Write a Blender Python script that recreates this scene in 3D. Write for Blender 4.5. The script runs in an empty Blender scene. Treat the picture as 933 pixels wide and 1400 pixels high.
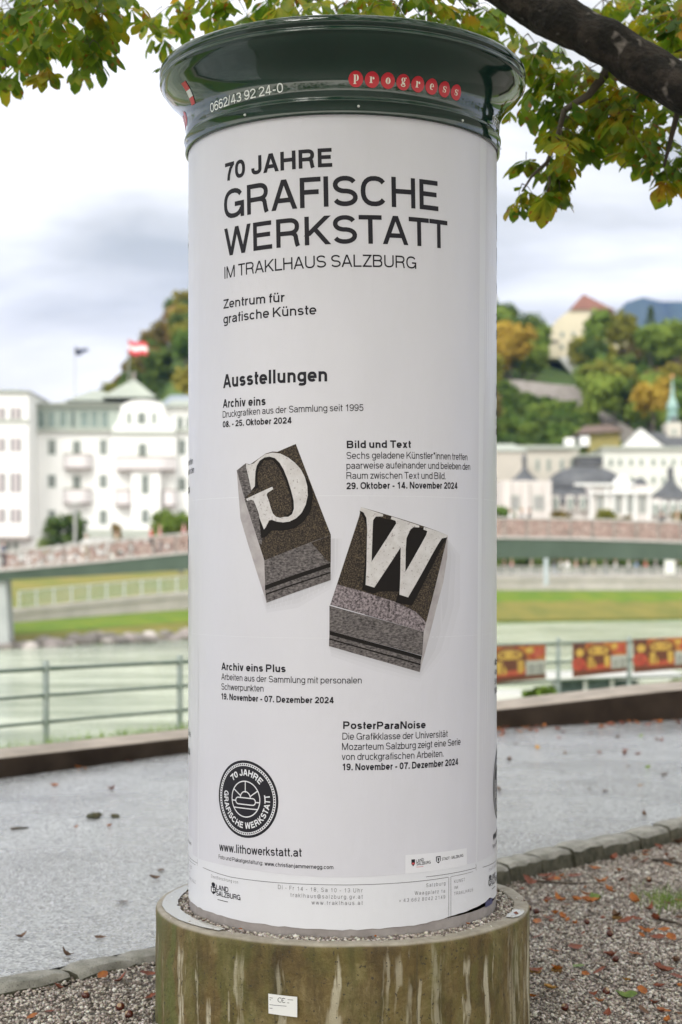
import bpy, bmesh, math, random
import numpy as np
from mathutils import Vector, Matrix, noise as mnoise

scene = bpy.context.scene
C = scene.collection
R = math.radians

# ---------------------------------------------------------------- camera, sky, sun, exposure
FPX, HORIZON, MIDX, EYE = 2139.0, 775.0, 466.5, 1.7      # 55 mm lens, level camera with a little rising shift
cam = bpy.data.cameras.new('camera'); cam_ob = bpy.data.objects.new('camera', cam); C.objects.link(cam_ob)
cam.sensor_fit = 'VERTICAL'; cam.sensor_height = 36; cam.sensor_width = 24; cam.lens = 55.0
cam_ob.location = (0, 0, EYE); cam_ob.rotation_euler = (R(90), 0, 0)
cam.shift_y = 75 / 1400
cam.clip_start = .1; cam.clip_end = 20000
cam.dof.use_dof = True; cam.dof.focus_distance = 5.56; cam.dof.aperture_fstop = 2.25
scene.camera = cam_ob
scene.view_settings.view_transform = 'Standard'; scene.view_settings.look = 'None'
scene.view_settings.exposure = 0.64; scene.view_settings.gamma = 1
scene.cycles.max_bounces = 7; scene.cycles.transparent_max_bounces = 8; scene.cycles.volume_bounces = 0
scene.cycles.caustics_reflective = False; scene.cycles.caustics_refractive = False

SUN_EL, SUN_ROT = R(42), R(205)
world = bpy.data.worlds.new('World'); scene.world = world; world.use_nodes = True
nt = world.node_tree; bg = nt.nodes['Background']; bg.inputs['Strength'].default_value = .1
def wn(t, **k):
    n = nt.nodes.new(t)
    for a, b in k.items(): setattr(n, a, b)
    return n
sky = wn('ShaderNodeTexSky', sky_type='NISHITA', sun_disc=False, sun_elevation=SUN_EL, sun_rotation=SUN_ROT)
tc = wn('ShaderNodeTexCoord'); sep = wn('ShaderNodeSeparateXYZ'); nt.links.new(tc.outputs['Generated'], sep.inputs[0])
add = wn('ShaderNodeMath', operation='MAXIMUM'); add.inputs[1].default_value = 0.0; nt.links.new(sep.outputs[2], add.inputs[0])
add2 = wn('ShaderNodeMath', operation='ADD'); add2.inputs[1].default_value = .22; nt.links.new(add.outputs[0], add2.inputs[0])
comb = wn('ShaderNodeCombineXYZ')
for i in (0, 1):
    dv = wn('ShaderNodeMath', operation='DIVIDE'); nt.links.new(sep.outputs[i], dv.inputs[0]); nt.links.new(add2.outputs[0], dv.inputs[1])
    nt.links.new(dv.outputs[0], comb.inputs[i])
mp = wn('ShaderNodeMapping'); mp.inputs['Location'].default_value = (3.7, 1.2, 0); mp.inputs['Scale'].default_value = (1.1, 1.5, 1); mp.inputs['Rotation'].default_value = (0, 0, R(14))
nt.links.new(comb.outputs[0], mp.inputs[0])
nz = wn('ShaderNodeTexNoise'); nz.inputs['Scale'].default_value = 1.15; nz.inputs['Detail'].default_value = 6; nz.inputs['Roughness'].default_value = .52; nz.inputs['Distortion'].default_value = .25
nt.links.new(mp.outputs[0], nz.inputs['Vector'])
rp = wn('ShaderNodeValToRGB'); nt.links.new(nz.outputs[0], rp.inputs[0])
cr = rp.color_ramp; cr.elements[0].position = .40; cr.elements[0].color = (4.75, 4.75, 4.1, 1); cr.elements[1].position = .60; cr.elements[1].color = (9.9, 9.75, 9.4, 1)
e = cr.elements.new(.49); e.color = (6.7, 6.6, 5.9, 1)
mx = wn('ShaderNodeMix', data_type='RGBA'); mx.inputs[0].default_value = .955
nt.links.new(sky.outputs[0], mx.inputs[6]); 
hzn = wn('ShaderNodeMapRange'); nt.links.new(sep.outputs[2], hzn.inputs[0]); hzn.inputs[1].default_value = .07; hzn.inputs[2].default_value = .20; hzn.inputs[3].default_value = .8; hzn.inputs[4].default_value = 0   # white band over the hills
hm_ = wn('ShaderNodeMix', data_type='RGBA'); nt.links.new(hzn.outputs[0], hm_.inputs[0]); nt.links.new(rp.outputs[0], hm_.inputs[6]); hm_.inputs[7].default_value = (10.6, 10.0, 9.0, 1)
nt.links.new(hm_.outputs[2], mx.inputs[7]); 
dt = wn('ShaderNodeVectorMath', operation='DOT_PRODUCT'); nt.links.new(tc.outputs['Generated'], dt.inputs[0])     # the cloud is brightest round the hidden sun
dt.inputs[1].default_value = (math.sin(SUN_ROT) * math.cos(SUN_EL), math.cos(SUN_ROT) * math.cos(SUN_EL), math.sin(SUN_EL))
gl_ = wn('ShaderNodeMapRange'); nt.links.new(dt.outputs['Value'], gl_.inputs[0]); gl_.inputs[1].default_value = -.1; gl_.inputs[2].default_value = 1; gl_.inputs[3].default_value = 1; gl_.inputs[4].default_value = 2.1
vs_ = wn('ShaderNodeVectorMath', operation='SCALE'); nt.links.new(mx.outputs[2], vs_.inputs[0]); nt.links.new(gl_.outputs[0], vs_.inputs['Scale']); nt.links.new(vs_.outputs[0], bg.inputs['Color'])

sun = bpy.data.lights.new('sun', 'SUN'); sun.energy = 1.5; sun.angle = R(24); sun.color = (1, .97, .92)
sun_ob = bpy.data.objects.new('sun', sun); C.objects.link(sun_ob)
sd = Vector((math.sin(SUN_ROT) * math.cos(SUN_EL), math.cos(SUN_ROT) * math.cos(SUN_EL), math.sin(SUN_EL)))
sun_ob.rotation_euler = sd.to_track_quat('Z', 'Y').to_euler()

# ---------------------------------------------------------------- helpers
def tag(o, label=None, cat=None, group=None, kind=None):
    if label: o['label'] = label
    if cat: o['category'] = cat
    if group: o['group'] = group
    if kind: o['kind'] = kind
    return o

def thing(name, loc, label, cat, group=None, rz=0):
    o = bpy.data.objects.new(name, None); C.objects.link(o); o.location = loc; o.rotation_euler = (0, 0, rz)
    o.empty_display_size = .2
    return tag(o, label, cat, group)

def origin(o):
    p = Vector((0, 0, 0))
    while o is not None: p += Vector(o.location); o = o.parent
    return p

class MB:
    """collects shapes given in world metres; build() links them as ONE mesh object"""
    def __init__(self): self.v = []; self.f = []; self.m = []; self.mi = 0
    def add(self, vs, fs):
        b = len(self.v); self.v += [tuple(p) for p in vs]
        for f in fs: self.f.append([b + i for i in f]); self.m.append(self.mi)
        return self
    def box(self, x0, y0, z0, x1, y1, z1, rz=0, about=None):
        p = [(x0,y0,z0),(x1,y0,z0),(x1,y1,z0),(x0,y1,z0),(x0,y0,z1),(x1,y0,z1),(x1,y1,z1),(x0,y1,z1)]
        if rz:
            ax, ay = about or ((x0+x1)/2, (y0+y1)/2); c, s = math.cos(rz), math.sin(rz)
            p = [(ax+(x-ax)*c-(y-ay)*s, ay+(x-ax)*s+(y-ay)*c, z) for x, y, z in p]
        return self.add(p, [(3,2,1,0),(4,5,6,7),(0,1,5,4),(1,2,6,5),(2,3,7,6),(3,0,4,7)])
    def prism(self, pts, y0, y1):
        """outline in x,z pushed back from y0 to y1"""
        n = len(pts)
        vs = [(x, y0, z) for x, z in pts] + [(x, y1, z) for x, z in pts]
        return self.add(vs, [list(range(n)), list(range(2*n-1, n-1, -1))] + [(i, n+i, n+(i+1) % n, (i+1) % n) for i in range(n)])
    def slab(self, pts, z0, z1):
        n = len(pts)
        vs = [(x, y, z0) for x, y in pts] + [(x, y, z1) for x, y in pts]
        return self.add(vs, [list(range(n-1, -1, -1)), list(range(n, 2*n))] + [(i, (i+1) % n, n+(i+1) % n, n+i) for i in range(n)])
    def tube(self, pts, rad, seg=8, cap=True):
        pts = [Vector(p) for p in pts]; n = len(pts)
        if not isinstance(rad, (list, tuple)): rad = [rad] * n
        vs, fs = [], []
        up = None
        for i, p in enumerate(pts):
            t = (pts[min(i+1, n-1)] - pts[max(i-1, 0)]).normalized()
            if up is None: up = t.orthogonal().normalized()
            up = (up - t * up.dot(t)).normalized(); bn = t.cross(up)
            for k in range(seg):
                a = 2*math.pi*k/seg; vs.append(p + (up*math.cos(a) + bn*math.sin(a)) * rad[i])
        for i in range(n-1):
            for k in range(seg): fs.append((i*seg+k, i*seg+(k+1) % seg, (i+1)*seg+(k+1) % seg, (i+1)*seg+k))
        if cap: fs += [list(range(seg-1, -1, -1)), list(range((n-1)*seg, n*seg))]
        return self.add(vs, fs)
    def lathe(self, prof, cx, cy, seg=64, a0=0, a1=360, squash=1):
        full = abs(a1-a0) >= 360; n = len(prof); m = seg if full else seg+1; vs, fs = [], []
        for k in range(m):
            a = R(a0 + (a1-a0)*k/seg); c, s = math.cos(a), math.sin(a)
            vs += [(cx + r*c, cy + r*s*squash, z) for r, z in prof]
        for k in range(seg):
            b = (k+1) % m
            for i in range(n-1): fs.append((k*n+i, b*n+i, b*n+i+1, k*n+i+1))
        return self.add(vs, fs)
    def build(self, name, mats, parent=None, smooth=False):
        me = bpy.data.meshes.new(name); o = Vector((0, 0, 0)) if parent is None else origin(parent)
        me.from_pydata([(x-o.x, y-o.y, z-o.z) for x, y, z in self.v], [], self.f)
        for m in (mats if isinstance(mats, (list, tuple)) else [mats]): me.materials.append(m)
        if any(self.m): me.polygons.foreach_set('material_index', self.m)
        if smooth: me.polygons.foreach_set('use_smooth', [True]*len(me.polygons))
        me.update()
        ob = bpy.data.objects.new(name, me); C.objects.link(ob)
        if parent is not None: ob.parent = parent
        if smooth == 'edges':
            me.set_sharp_from_angle(angle=R(35))
        return ob

def copy_tree(o, parent=None):
    c = o.copy(); C.objects.link(c); c.parent = parent
    for ch in o.children: copy_tree(ch, c)
    return c

def bevel(o, width=.01, seg=2):
    bm = bmesh.new(); bm.from_mesh(o.data); bmesh.ops.remove_doubles(bm, verts=bm.verts, dist=1e-5)
    bmesh.ops.bevel(bm, geom=[e for e in bm.edges if len(e.link_faces) == 2 and e.calc_face_angle(0) > .5], offset=width, segments=seg, affect='EDGES', profile=.5)
    bm.to_mesh(o.data); bm.free(); return o

def at(u, v, y):
    """the point y metres in front of the camera seen at this place of the photograph"""
    return Vector(((u - MIDX) / FPX * y, y, EYE - (v - HORIZON) / FPX * y))

def lerp_tab(tab, x):
    if x <= tab[0][0]: return tab[0][1]
    for (a, p), (b, q) in zip(tab, tab[1:]):
        if x <= b: return p + (q - p) * (x - a) / (b - a)
    return tab[-1][1]

# ---------------------------------------------------------------- materials
def mat(name, base, base2=None, scale=5.0, rough=.7, rough2=None, detail=4, lo=.35, hi=.65, bump=0, bscale=None, metal=0, spec=.5,
        stretch=(1, 1, 1), hue=0, speck=None, transl=0, coat=0, alpha=None, dist=.02):
    m = bpy.data.materials.new(name); m.use_nodes = True; t = m.node_tree; b = t.nodes['Principled BSDF']
    N = lambda k: t.nodes.new(k); L = t.links.new
    b.inputs['Base Color'].default_value = (*base, 1); b.inputs['Roughness'].default_value = rough; b.inputs['Metallic'].default_value = metal
    b.inputs['Specular IOR Level'].default_value = spec
    if coat: b.inputs['Coat Weight'].default_value = coat; b.inputs['Coat Roughness'].default_value = .06
    tcn = N('ShaderNodeTexCoord'); mpn = N('ShaderNodeMapping'); L(tcn.outputs['Object'], mpn.inputs[0]); mpn.inputs['Scale'].default_value = stretch
    vec = mpn.outputs[0]; col = None
    if base2 is not None:
        n = N('ShaderNodeTexNoise'); n.inputs['Scale'].default_value = scale; n.inputs['Detail'].default_value = detail; n.inputs['Roughness'].default_value = .6; L(vec, n.inputs['Vector'])
        r = N('ShaderNodeValToRGB'); L(n.outputs[0], r.inputs[0]); r.color_ramp.elements[0].position = lo; r.color_ramp.elements[1].position = hi
        r.color_ramp.elements[0].color = (*base, 1); r.color_ramp.elements[1].color = (*base2, 1); col = r.outputs[0]
        if rough2 is not None:
            mr = N('ShaderNodeMapRange'); L(n.outputs[0], mr.inputs[0]); mr.inputs[1].default_value = lo; mr.inputs[2].default_value = hi; mr.inputs[3].default_value = rough; mr.inputs[4].default_value = rough2; L(mr.outputs[0], b.inputs['Roughness'])
    if speck:
        sc, sl, sh, scol = speck
        n = N('ShaderNodeTexNoise'); n.inputs['Scale'].default_value = sc; n.inputs['Detail'].default_value = 2; L(vec, n.inputs['Vector'])
        r = N('ShaderNodeMapRange'); L(n.outputs[0], r.inputs[0]); r.inputs[1].default_value = sl; r.inputs[2].default_value = sh
        x = N('ShaderNodeMix'); x.data_type = 'RGBA'; L(r.outputs[0], x.inputs[0])
        if col: L(col, x.inputs[6])
        else: x.inputs[6].default_value = (*base, 1)
        x.inputs[7].default_value = (*scol, 1); col = x.outputs[2]
    if hue:
        oi = N('ShaderNodeObjectInfo'); hs = N('ShaderNodeHueSaturation')
        a = N('ShaderNodeMapRange'); L(oi.outputs['Random'], a.inputs[0]); a.inputs[3].default_value = .5 - hue; a.inputs[4].default_value = .5 + hue; L(a.outputs[0], hs.inputs['Hue'])
        a2 = N('ShaderNodeMapRange'); L(oi.outputs['Random'], a2.inputs[0]); a2.inputs[3].default_value = 1.25; a2.inputs[4].default_value = .75; L(a2.outputs[0], hs.inputs['Value'])
        if col: L(col, hs.inputs['Color'])
        else: hs.inputs['Color'].default_value = (*base, 1)
        col = hs.outputs[0]
    if col: L(col, b.inputs['Base Color'])
    if bump:
        n = N('ShaderNodeTexNoise'); n.inputs['Scale'].default_value = bscale or scale; n.inputs['Detail'].default_value = 5; L(vec, n.inputs['Vector'])
        bp = N('ShaderNodeBump'); bp.inputs['Strength'].default_value = bump; bp.inputs['Distance'].default_value = dist; L(n.outputs[0], bp.inputs['Height']); L(bp.outputs[0], b.inputs['Normal'])
    if transl:
        tr = N('ShaderNodeBsdfTranslucent'); ms = N('ShaderNodeMixShader'); ms.inputs[0].default_value = transl
        out = t.nodes['Material Output']; L(b.outputs[0], ms.inputs[1]); L(tr.outputs[0], ms.inputs[2]); L(ms.outputs[0], out.inputs['Surface'])
        if col: L(col, tr.inputs[0])
        else: tr.inputs[0].default_value = (*base, 1)
    if alpha is not None: b.inputs['Alpha'].default_value = alpha
    m['nodes_ready'] = True
    return m
# ---------------------------------------------------------------- lettering: a grotesque drawn as pen strokes
def arc(cx, cy, rx, ry, a0, a1, n=2.35, k=None):
    k = k or max(4, int(abs(a1 - a0) / 15))
    out = []
    for i in range(k + 1):
        a = math.radians(a0 + (a1 - a0) * i / k); c, s = math.cos(a), math.sin(a)
        out.append((cx + rx * math.copysign(abs(c) ** (2 / n), c), cy + ry * math.copysign(abs(s) ** (2 / n), s)))
    return out

def glyph(ch, w):
    """strokes of one letter, cap height 1, pen width w: ('P', points, closed) ribbon | ('D', x0,y0,x1,y1) slanted bar cut level"""
    h = w / 2; T = 1 - h; X = .735; XT = X - h; D = -.25
    P = lambda *seg, closed=False: ('P', [p for s in seg for p in (s if isinstance(s, list) else [s])], closed)
    Dg = lambda x0, y0, x1, y1: ('D', x0, y0, x1, y1)
    dot = lambda x, y: ('P', [(x, y - h * 1.1), (x, y + h * 1.1)], False)
    if ch == ' ': return [], .30
    if ch == 'A': W = .94; return [Dg(h*1.1, 0, W/2 - h*.12, 1), Dg(W - h*1.1, 0, W/2 + h*.12, 1), P((.2, .31), (W - .2, .31))], W
    if ch == 'B': W = .84; return [P((h, 0), (h, 1)), P((h, T), (W*.5, T), arc(W*.55, (T+.53)/2, W*.45-h-.03, (T-.53)/2, 90, -90), (h, .53)), P((W*.5, .53), arc(W*.55, (.53+h)/2, W*.45-h, (.53-h)/2, 90, -90), (h, h))], W
    if ch == 'C': W = .92; return [P(arc(W/2, .5, W/2-h, .5-h, 38, 322))], W
    if ch == 'D': W = .88; return [P((h, 0), (h, 1)), P((h, T), (W*.42, T), arc(W*.42, .5, W*.58-h, .5-h, 90, -90), (h, h))], W
    if ch == 'E': W = .76; return [P((h, 0), (h, 1)), P((h, T), (W-.02, T)), P((h, .53), (W-.07, .53)), P((h, h), (W, h))], W
    if ch == 'F': W = .71; return [P((h, 0), (h, 1)), P((h, T), (W, T)), P((h, .51), (W-.07, .51))], W
    if ch == 'G': W = .96; return [P(arc(W/2, .5, W/2-h, .5-h, 36, 335)), P((.54, .46), (W-h, .46), (W-h, 0))], W
    if ch == 'H': W = .86; return [P((h, 0), (h, 1)), P((W-h, 0), (W-h, 1)), P((h, .53), (W-h, .53))], W
    if ch == 'I': return [P((h, 0), (h, 1))], w
    if ch == 'J': W = .66; return [P((W-h, 1), (W-h, .3), arc(W/2, .3, W/2-h, .3-h, 0, -180), (h, .36))], W
    if ch == 'K': W = .90; return [P((h, 0), (h, 1)), Dg(h, .32, W-h*1.2, 1), Dg(.36, .55, W-h*1.1, 0)], W
    if ch == 'L': W = .69; return [P((h, 0), (h, 1)), P((h, h), (W, h))], W
    if ch == 'M': W = 1.04; return [P((h, 0), (h, 1)), P((W-h, 0), (W-h, 1)), Dg(h*1.2, 1, W/2, 0), Dg(W-h*1.2, 1, W/2, 0)], W
    if ch == 'N': W = .87; return [P((h, 0), (h, 1)), P((W-h, 0), (W-h, 1)), Dg(h*1.2, 1, W-h*1.2, 0)], W
    if ch == 'O': W = .98; return [P(arc(W/2, .5, W/2-h, .5-h, 0, 345), closed=True)], W
    if ch == 'P': W = .82; return [P((h, 0), (h, 1)), P((h, T), (W*.52, T), arc(W*.55, (T+.44)/2, W*.45-h, (T-.44)/2, 90, -90), (h, .44))], W
    if ch == 'R': W = .87; return [P((h, 0), (h, 1)), P((h, T), (W*.5, T), arc(W*.55, (T+.47)/2, W*.42-h, (T-.47)/2, 90, -90), (h, .47)), P((W*.5, .47), arc(W*.58, .28, W*.34-h, .19, 90, 0), (W-h-.035, .1), (W-h, 0))], W
    if ch == 'S':
        W = .84; q = (1 - w) / 4
        return [P(arc(W/2, .5+q, W/2-h-.02, q, 22, 262, 2.1), arc(W/2, .5-q, W/2-h, q, 82, -158, 2.1))], W
    if ch == 'T': W = .80; return [P((W/2, 0), (W/2, 1)), P((0, T), (W, T))], W
    if ch == 'U': W = .86; return [P((h, 1), (h, .36), arc(W/2, .36, W/2-h, .36-h, 180, 360), (W-h, 1))], W
    if ch == 'V': W = .88; return [Dg(h*1.1, 1, W/2 - h*.1, 0), Dg(W-h*1.1, 1, W/2 + h*.1, 0)], W
    if ch == 'W': W = 1.28; return [Dg(h*1.1, 1, W*.275, 0), Dg(W*.5, 1, W*.275, 0), Dg(W*.5, 1, W*.725, 0), Dg(W-h*1.1, 1, W*.725, 0)], W
    if ch == 'Z': W = .80; return [P((.02, T), (W-.01, T)), P((0, h), (W, h)), Dg(W-h*1.5, T, h*1.5, h)], W
    if ch == '/': W = .38; return [Dg(h, -.02, W-h, 1)], W
    # figures
    W = .72
    if ch == '0': return [P(arc(W/2, .49, W/2-h, .49-h, 0, 345), closed=True)], W
    if ch == '1': return [P((.42, 0), (.42, .98)), P((.12, .74), (.3, .76), (.42, .9))], .62
    if ch == '2': return [P(arc(W/2, .98-h-.23, W/2-h, .23, 170, -20, 2.1), (W*.62, .42), (W*.3, .24), (h+.02, h)), P((.0, h), (W, h))], W
    if ch == '3': return [P(arc(W/2-.02, .755-h/2, W/2-h-.02, .225-h/2, 165, -90, 2.1)), P(arc(W/2-.02, .27+h/4, W/2-h, .25-h*.75, 90, -168, 2.1))], W
    if ch == '4': return [P((W*.7, 0), (W*.7, .97)), P((0, .25), (W, .25)), Dg(h*1.1, .25, W*.7-h*.3, .97)], W
    if ch == '5': return [P((W-.06, .98-h), (.17, .98-h), (.11, .46)), P((.11, .46), arc(W/2, .33, W/2-h, .33-h, 140, -165, 2.1))], W
    if ch == '6': return [P(arc(W/2, .32, W/2-h, .32-h, 0, 345, 2.1), closed=True), P(arc(W/2+.03, .55, W/2-h+.03, .43-h, 35, 180, 2.1), (h, .32))], W
    if ch == '7': return [P((0, .98-h), (W, .98-h)), P((W-h*.9, .98-h), (W*.6, .62), (W*.43, .3), (W*.38, 0))], W
    if ch == '8': return [P(arc(W/2, .735, W/2-h-.04, .245-h, 0, 345, 2.1), closed=True), P(arc(W/2, .27, W/2-h, .27-h, 0, 345, 2.1), closed=True)], W
    if ch == '9': return [P(arc(W/2, .66, W/2-h, .32-h, 0, 345, 2.1), closed=True), P((W-h, .66), arc(W/2-.03, .43, W/2-h+.03, .43-h, 0, -145, 2.1))], W
    # lower case
    ry = X/2 - h
    if ch in 'aä':
        W = .70; s = [P((W-h-.03, 0), (W-h-.03, .5), arc(W/2-.02, .5, W/2-h-.02, .235-h, 0, 160, 2.1)), P((W-h-.03, .42), (W*.5, .40), arc(W*.42, .2+h*.3, W*.42-h, .2-h*.6, 90, 290, 2.1), (W-h-.03, .2))]
        return s + ([dot(.2, .93), dot(.46, .93)] if ch == 'ä' else []), W
    if ch == 'b': W = .70; return [P((h, 0), (h, 1)), P(arc(W/2, X/2, W/2-h, ry, 0, 345), closed=True)], W
    if ch == 'c': W = .66; return [P(arc(W/2, X/2, W/2-h, ry, 38, 322))], W
    if ch == 'd': W = .70; return [P((W-h, 0), (W-h, 1)), P(arc(W/2, X/2, W/2-h, ry, 0, 345), closed=True)], W
    if ch == 'e': W = .70; return [P((h, X/2-.01), (W-h, X/2-.01), arc(W/2, X/2, W/2-h, ry, 5, 318))], W
    if ch == 'f': W = .36; return [P((.15, 0), (.15, .78), arc(.15+.16, .78, .16, .22-h, 180, 95)), P((0, XT), (W-.01, XT))], W
    if ch == 'g': W = .69; return [P(arc(W/2, X/2+.01, W/2-h, ry-.01, 0, 345), closed=True), P((W-h, X), (W-h, -.05), arc(W/2, -.05, W/2-h, .21-h, 0, -150))], W
    if ch == 'h': W = .65; return [P((h, 0), (h, 1)), P((h, .42), arc(W/2, .42, W/2-h, XT-.42, 180, 0), (W-h, 0))], W
    if ch == 'i': return [P((h, 0), (h, X)), ('P', [(h, .86), (h, 1)], False)], w
    if ch == 'j': return [P((.1+h, X), (.1+h, -.1), (.06, -.25+h), (0, -.25+h)), ('P', [(.1+h, .86), (.1+h, 1)], False)], .1 + w
    if ch == 'k': W = .64; return [P((h, 0), (h, 1)), Dg(h, .26, W-h*1.4, X), Dg(.26, .42, W-h*1.1, 0)], W
    if ch == 'l': return [P((h, 0), (h, 1))], w
    if ch == 'm': W = 1.03; m = W/2; q = (m-h)/2; return [P((h, 0), (h, X)), P((h, .45), arc(h+q, .45, q, XT-.45, 180, 0), (m, 0)), P((m, .45), arc(m+q, .45, q, XT-.45, 180, 0), (W-h, 0))], W
    if ch == 'n': W = .65; return [P((h, 0), (h, X)), P((h, .42), arc(W/2, .42, W/2-h, XT-.42, 180, 0), (W-h, 0))], W
    if ch == 'o': W = .72; return [P(arc(W/2, X/2, W/2-h, ry, 0, 345), closed=True)], W
    if ch == 'p': W = .70; return [P((h, D), (h, X)), P(arc(W/2, X/2, W/2-h, ry, 0, 345), closed=True)], W
    if ch == 'r': W = .41; return [P((h, 0), (h, X)), P((h, .40), arc(W-.02, .40, W-.02-h, XT-.40, 180, 92))], W
    if ch == 's':
        W = .62; q = (X - w) / 4
        return [P(arc(W/2, X/2+q, W/2-h-.01, q, 22, 262, 2.1), arc(W/2, X/2-q, W/2-h, q, 82, -158, 2.1))], W
    if ch == 't': W = .36; return [P((.14, .94), (.14, .17), arc(.14+.14, .17, .14, .17-h, 180, 275)), P((0, XT), (W-.01, XT))], W
    if ch in 'uü':
        W = .65; s = [P((W-h, 0), (W-h, X)), P((h, X), (h, .31), arc(W/2, .31, W/2-h, .31-h, 180, 360))]
        return s + ([dot(.18, .93), dot(.46, .93)] if ch == 'ü' else []), W
    if ch == 'v': W = .66; return [Dg(h*1.1, X, W/2-h*.1, 0), Dg(W-h*1.1, X, W/2+h*.1, 0)], W
    if ch == 'w': W = .98; return [Dg(h*1.1, X, W*.28, 0), Dg(W*.5, X, W*.28, 0), Dg(W*.5, X, W*.72, 0), Dg(W-h*1.1, X, W*.72, 0)], W
    if ch == 'x': W = .64; return [Dg(h*1.1, X, W-h*1.1, 0), Dg(W-h*1.1, X, h*1.1, 0)], W
    if ch == 'z': W = .60; return [P((.02, XT), (W-.01, XT)), P((0, h), (W, h)), Dg(W-h*1.5, XT, h*1.5, h)], W
    # points
    if ch == '.': return [P((h*1.1, 0), (h*1.1, w*1.1))], w * 1.2
    if ch == ',': return [P((h*1.1, w*1.1), (h*1.1, 0), (h*.6, -.14))], w * 1.2
    if ch == ':': return [P((h*1.1, 0), (h*1.1, w*1.1)), P((h*1.1, .55), (h*1.1, .55 + w*1.1))], w * 1.2
    if ch == '-': return [P((.02, .36), (.38, .36))], .40
    if ch == '+': return [P((0, .35), (.6, .35)), P((.3, .05), (.3, .65))], .6
    if ch == '*': return [('P', [(.16, .66), (.16, 1)], False), ('P', [(.02, .92), (.30, .74)], False), ('P', [(.02, .74), (.30, .92)], False)], .32
    if ch == '@': return [P(arc(.55, .4, .52, .5, -60, 285, 2.1)), P(arc(.53, .38, .22, .24, 0, 345, 2.1), closed=True), P((.76, .62), (.74, .25), (.85, .16))], 1.1
    return [], .3

PEN = {'l': .09, 'r': .126, 'm': .158, 'b': .205}
def side(ch, right):
    if ch in 'AVWTvwyYk/' or (ch in 'KLZzrftF7' and right): return .012
    if ch in 'OCGDQSoceSsabdgpq0689235' : return .05
    return .082

def ribbon(pts, w, closed):
    """left and right edge of a pen stroke with mitred corners"""
    q = [pts[0]]
    for p in pts[1:]:
        if math.hypot(p[0]-q[-1][0], p[1]-q[-1][1]) > 1e-4: q.append(p)
    n = len(q); L, R = [], []
    for i in range(n):
        a = q[(i-1) % n] if (closed or i > 0) else None
        b = q[(i+1) % n] if (closed or i < n-1) else None
        def nrm(p0, p1):
            dx, dy = p1[0]-p0[0], p1[1]-p0[1]; l = math.hypot(dx, dy) or 1
            return (-dy/l, dx/l)
        n1 = nrm(a, q[i]) if a else None; n2 = nrm(q[i], b) if b else None
        if n1 and n2:
            mx, my = n1[0]+n2[0], n1[1]+n2[1]; l2 = mx*mx+my*my
            if l2 < .5: l2 = .5
            k = 2 / l2; nx, ny = mx*k, my*k
        else: nx, ny = n1 or n2
        L.append((q[i][0]+nx*w/2, q[i][1]+ny*w/2)); R.append((q[i][0]-nx*w/2, q[i][1]-ny*w/2))
    return L, R

def letters(text, wt, tracking=0.0):
    """all stroke quads of a line of text in cap units -> list of (quads, stroke number), total width"""
    w = PEN[wt]; x = 0; out = []
    for i, ch in enumerate(text):
        st, W = glyph(ch, w)
        if i: x += side(text[i-1], True) + side(ch, False) + tracking if ch != ' ' and text[i-1] != ' ' else .06 + tracking * .8
        for j, s in enumerate(st):
            if s[0] == 'D':
                _, x0, y0, x1, y1 = s
                hw = w / 2 * min(1.6, math.hypot(x1-x0, y1-y0) / max(.01, abs(y1-y0)))
                quads = []
                k = 4
                for m in range(k):
                    a, b = m/k, (m+1)/k
                    ax, ay, bx, by = x0+(x1-x0)*a, y0+(y1-y0)*a, x0+(x1-x0)*b, y0+(y1-y0)*b
                    quads.append([(x+ax-hw, ay), (x+ax+hw, ay), (x+bx+hw, by), (x+bx-hw, by)])
            else:
                pts = s[1]; q = [pts[0]]
                for p in pts[1:]:
                    l = math.hypot(p[0]-q[-1][0], p[1]-q[-1][1]); k = max(1, int(l / .16)); a = q[-1]
                    for m in range(1, k+1): q.append((a[0]+(p[0]-a[0])*m/k, a[1]+(p[1]-a[1])*m/k))
                L, R = ribbon(q, w, s[2]); n = len(L)
                quads = [[(x+L[m][0], L[m][1]), (x+R[m][0], R[m][1]), (x+R[(m+1) % n][0], R[(m+1) % n][1]), (x+L[(m+1) % n][0], L[(m+1) % n][1])] for m in range(n if s[2] else n-1)]
            out.append((quads, j))
        x += W
    return out, x

def text_faces(text, p0, p1, cap, wt, tracking=0.0):
    """quads of the text set between two points of a plane (x along, y up); the width is made to fit"""
    quads, W = letters(text, wt, tracking)
    dx, dy = p1[0]-p0[0], p1[1]-p0[1]; l = math.hypot(dx, dy); sx = l / W; ux, uy = dx/l, dy/l
    return [([(p0[0] + ux*x*sx - uy*y*cap, p0[1] + uy*x*sx + ux*y*cap) for x, y in qd], j) for qs, j in quads for qd in qs], sx / cap
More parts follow.
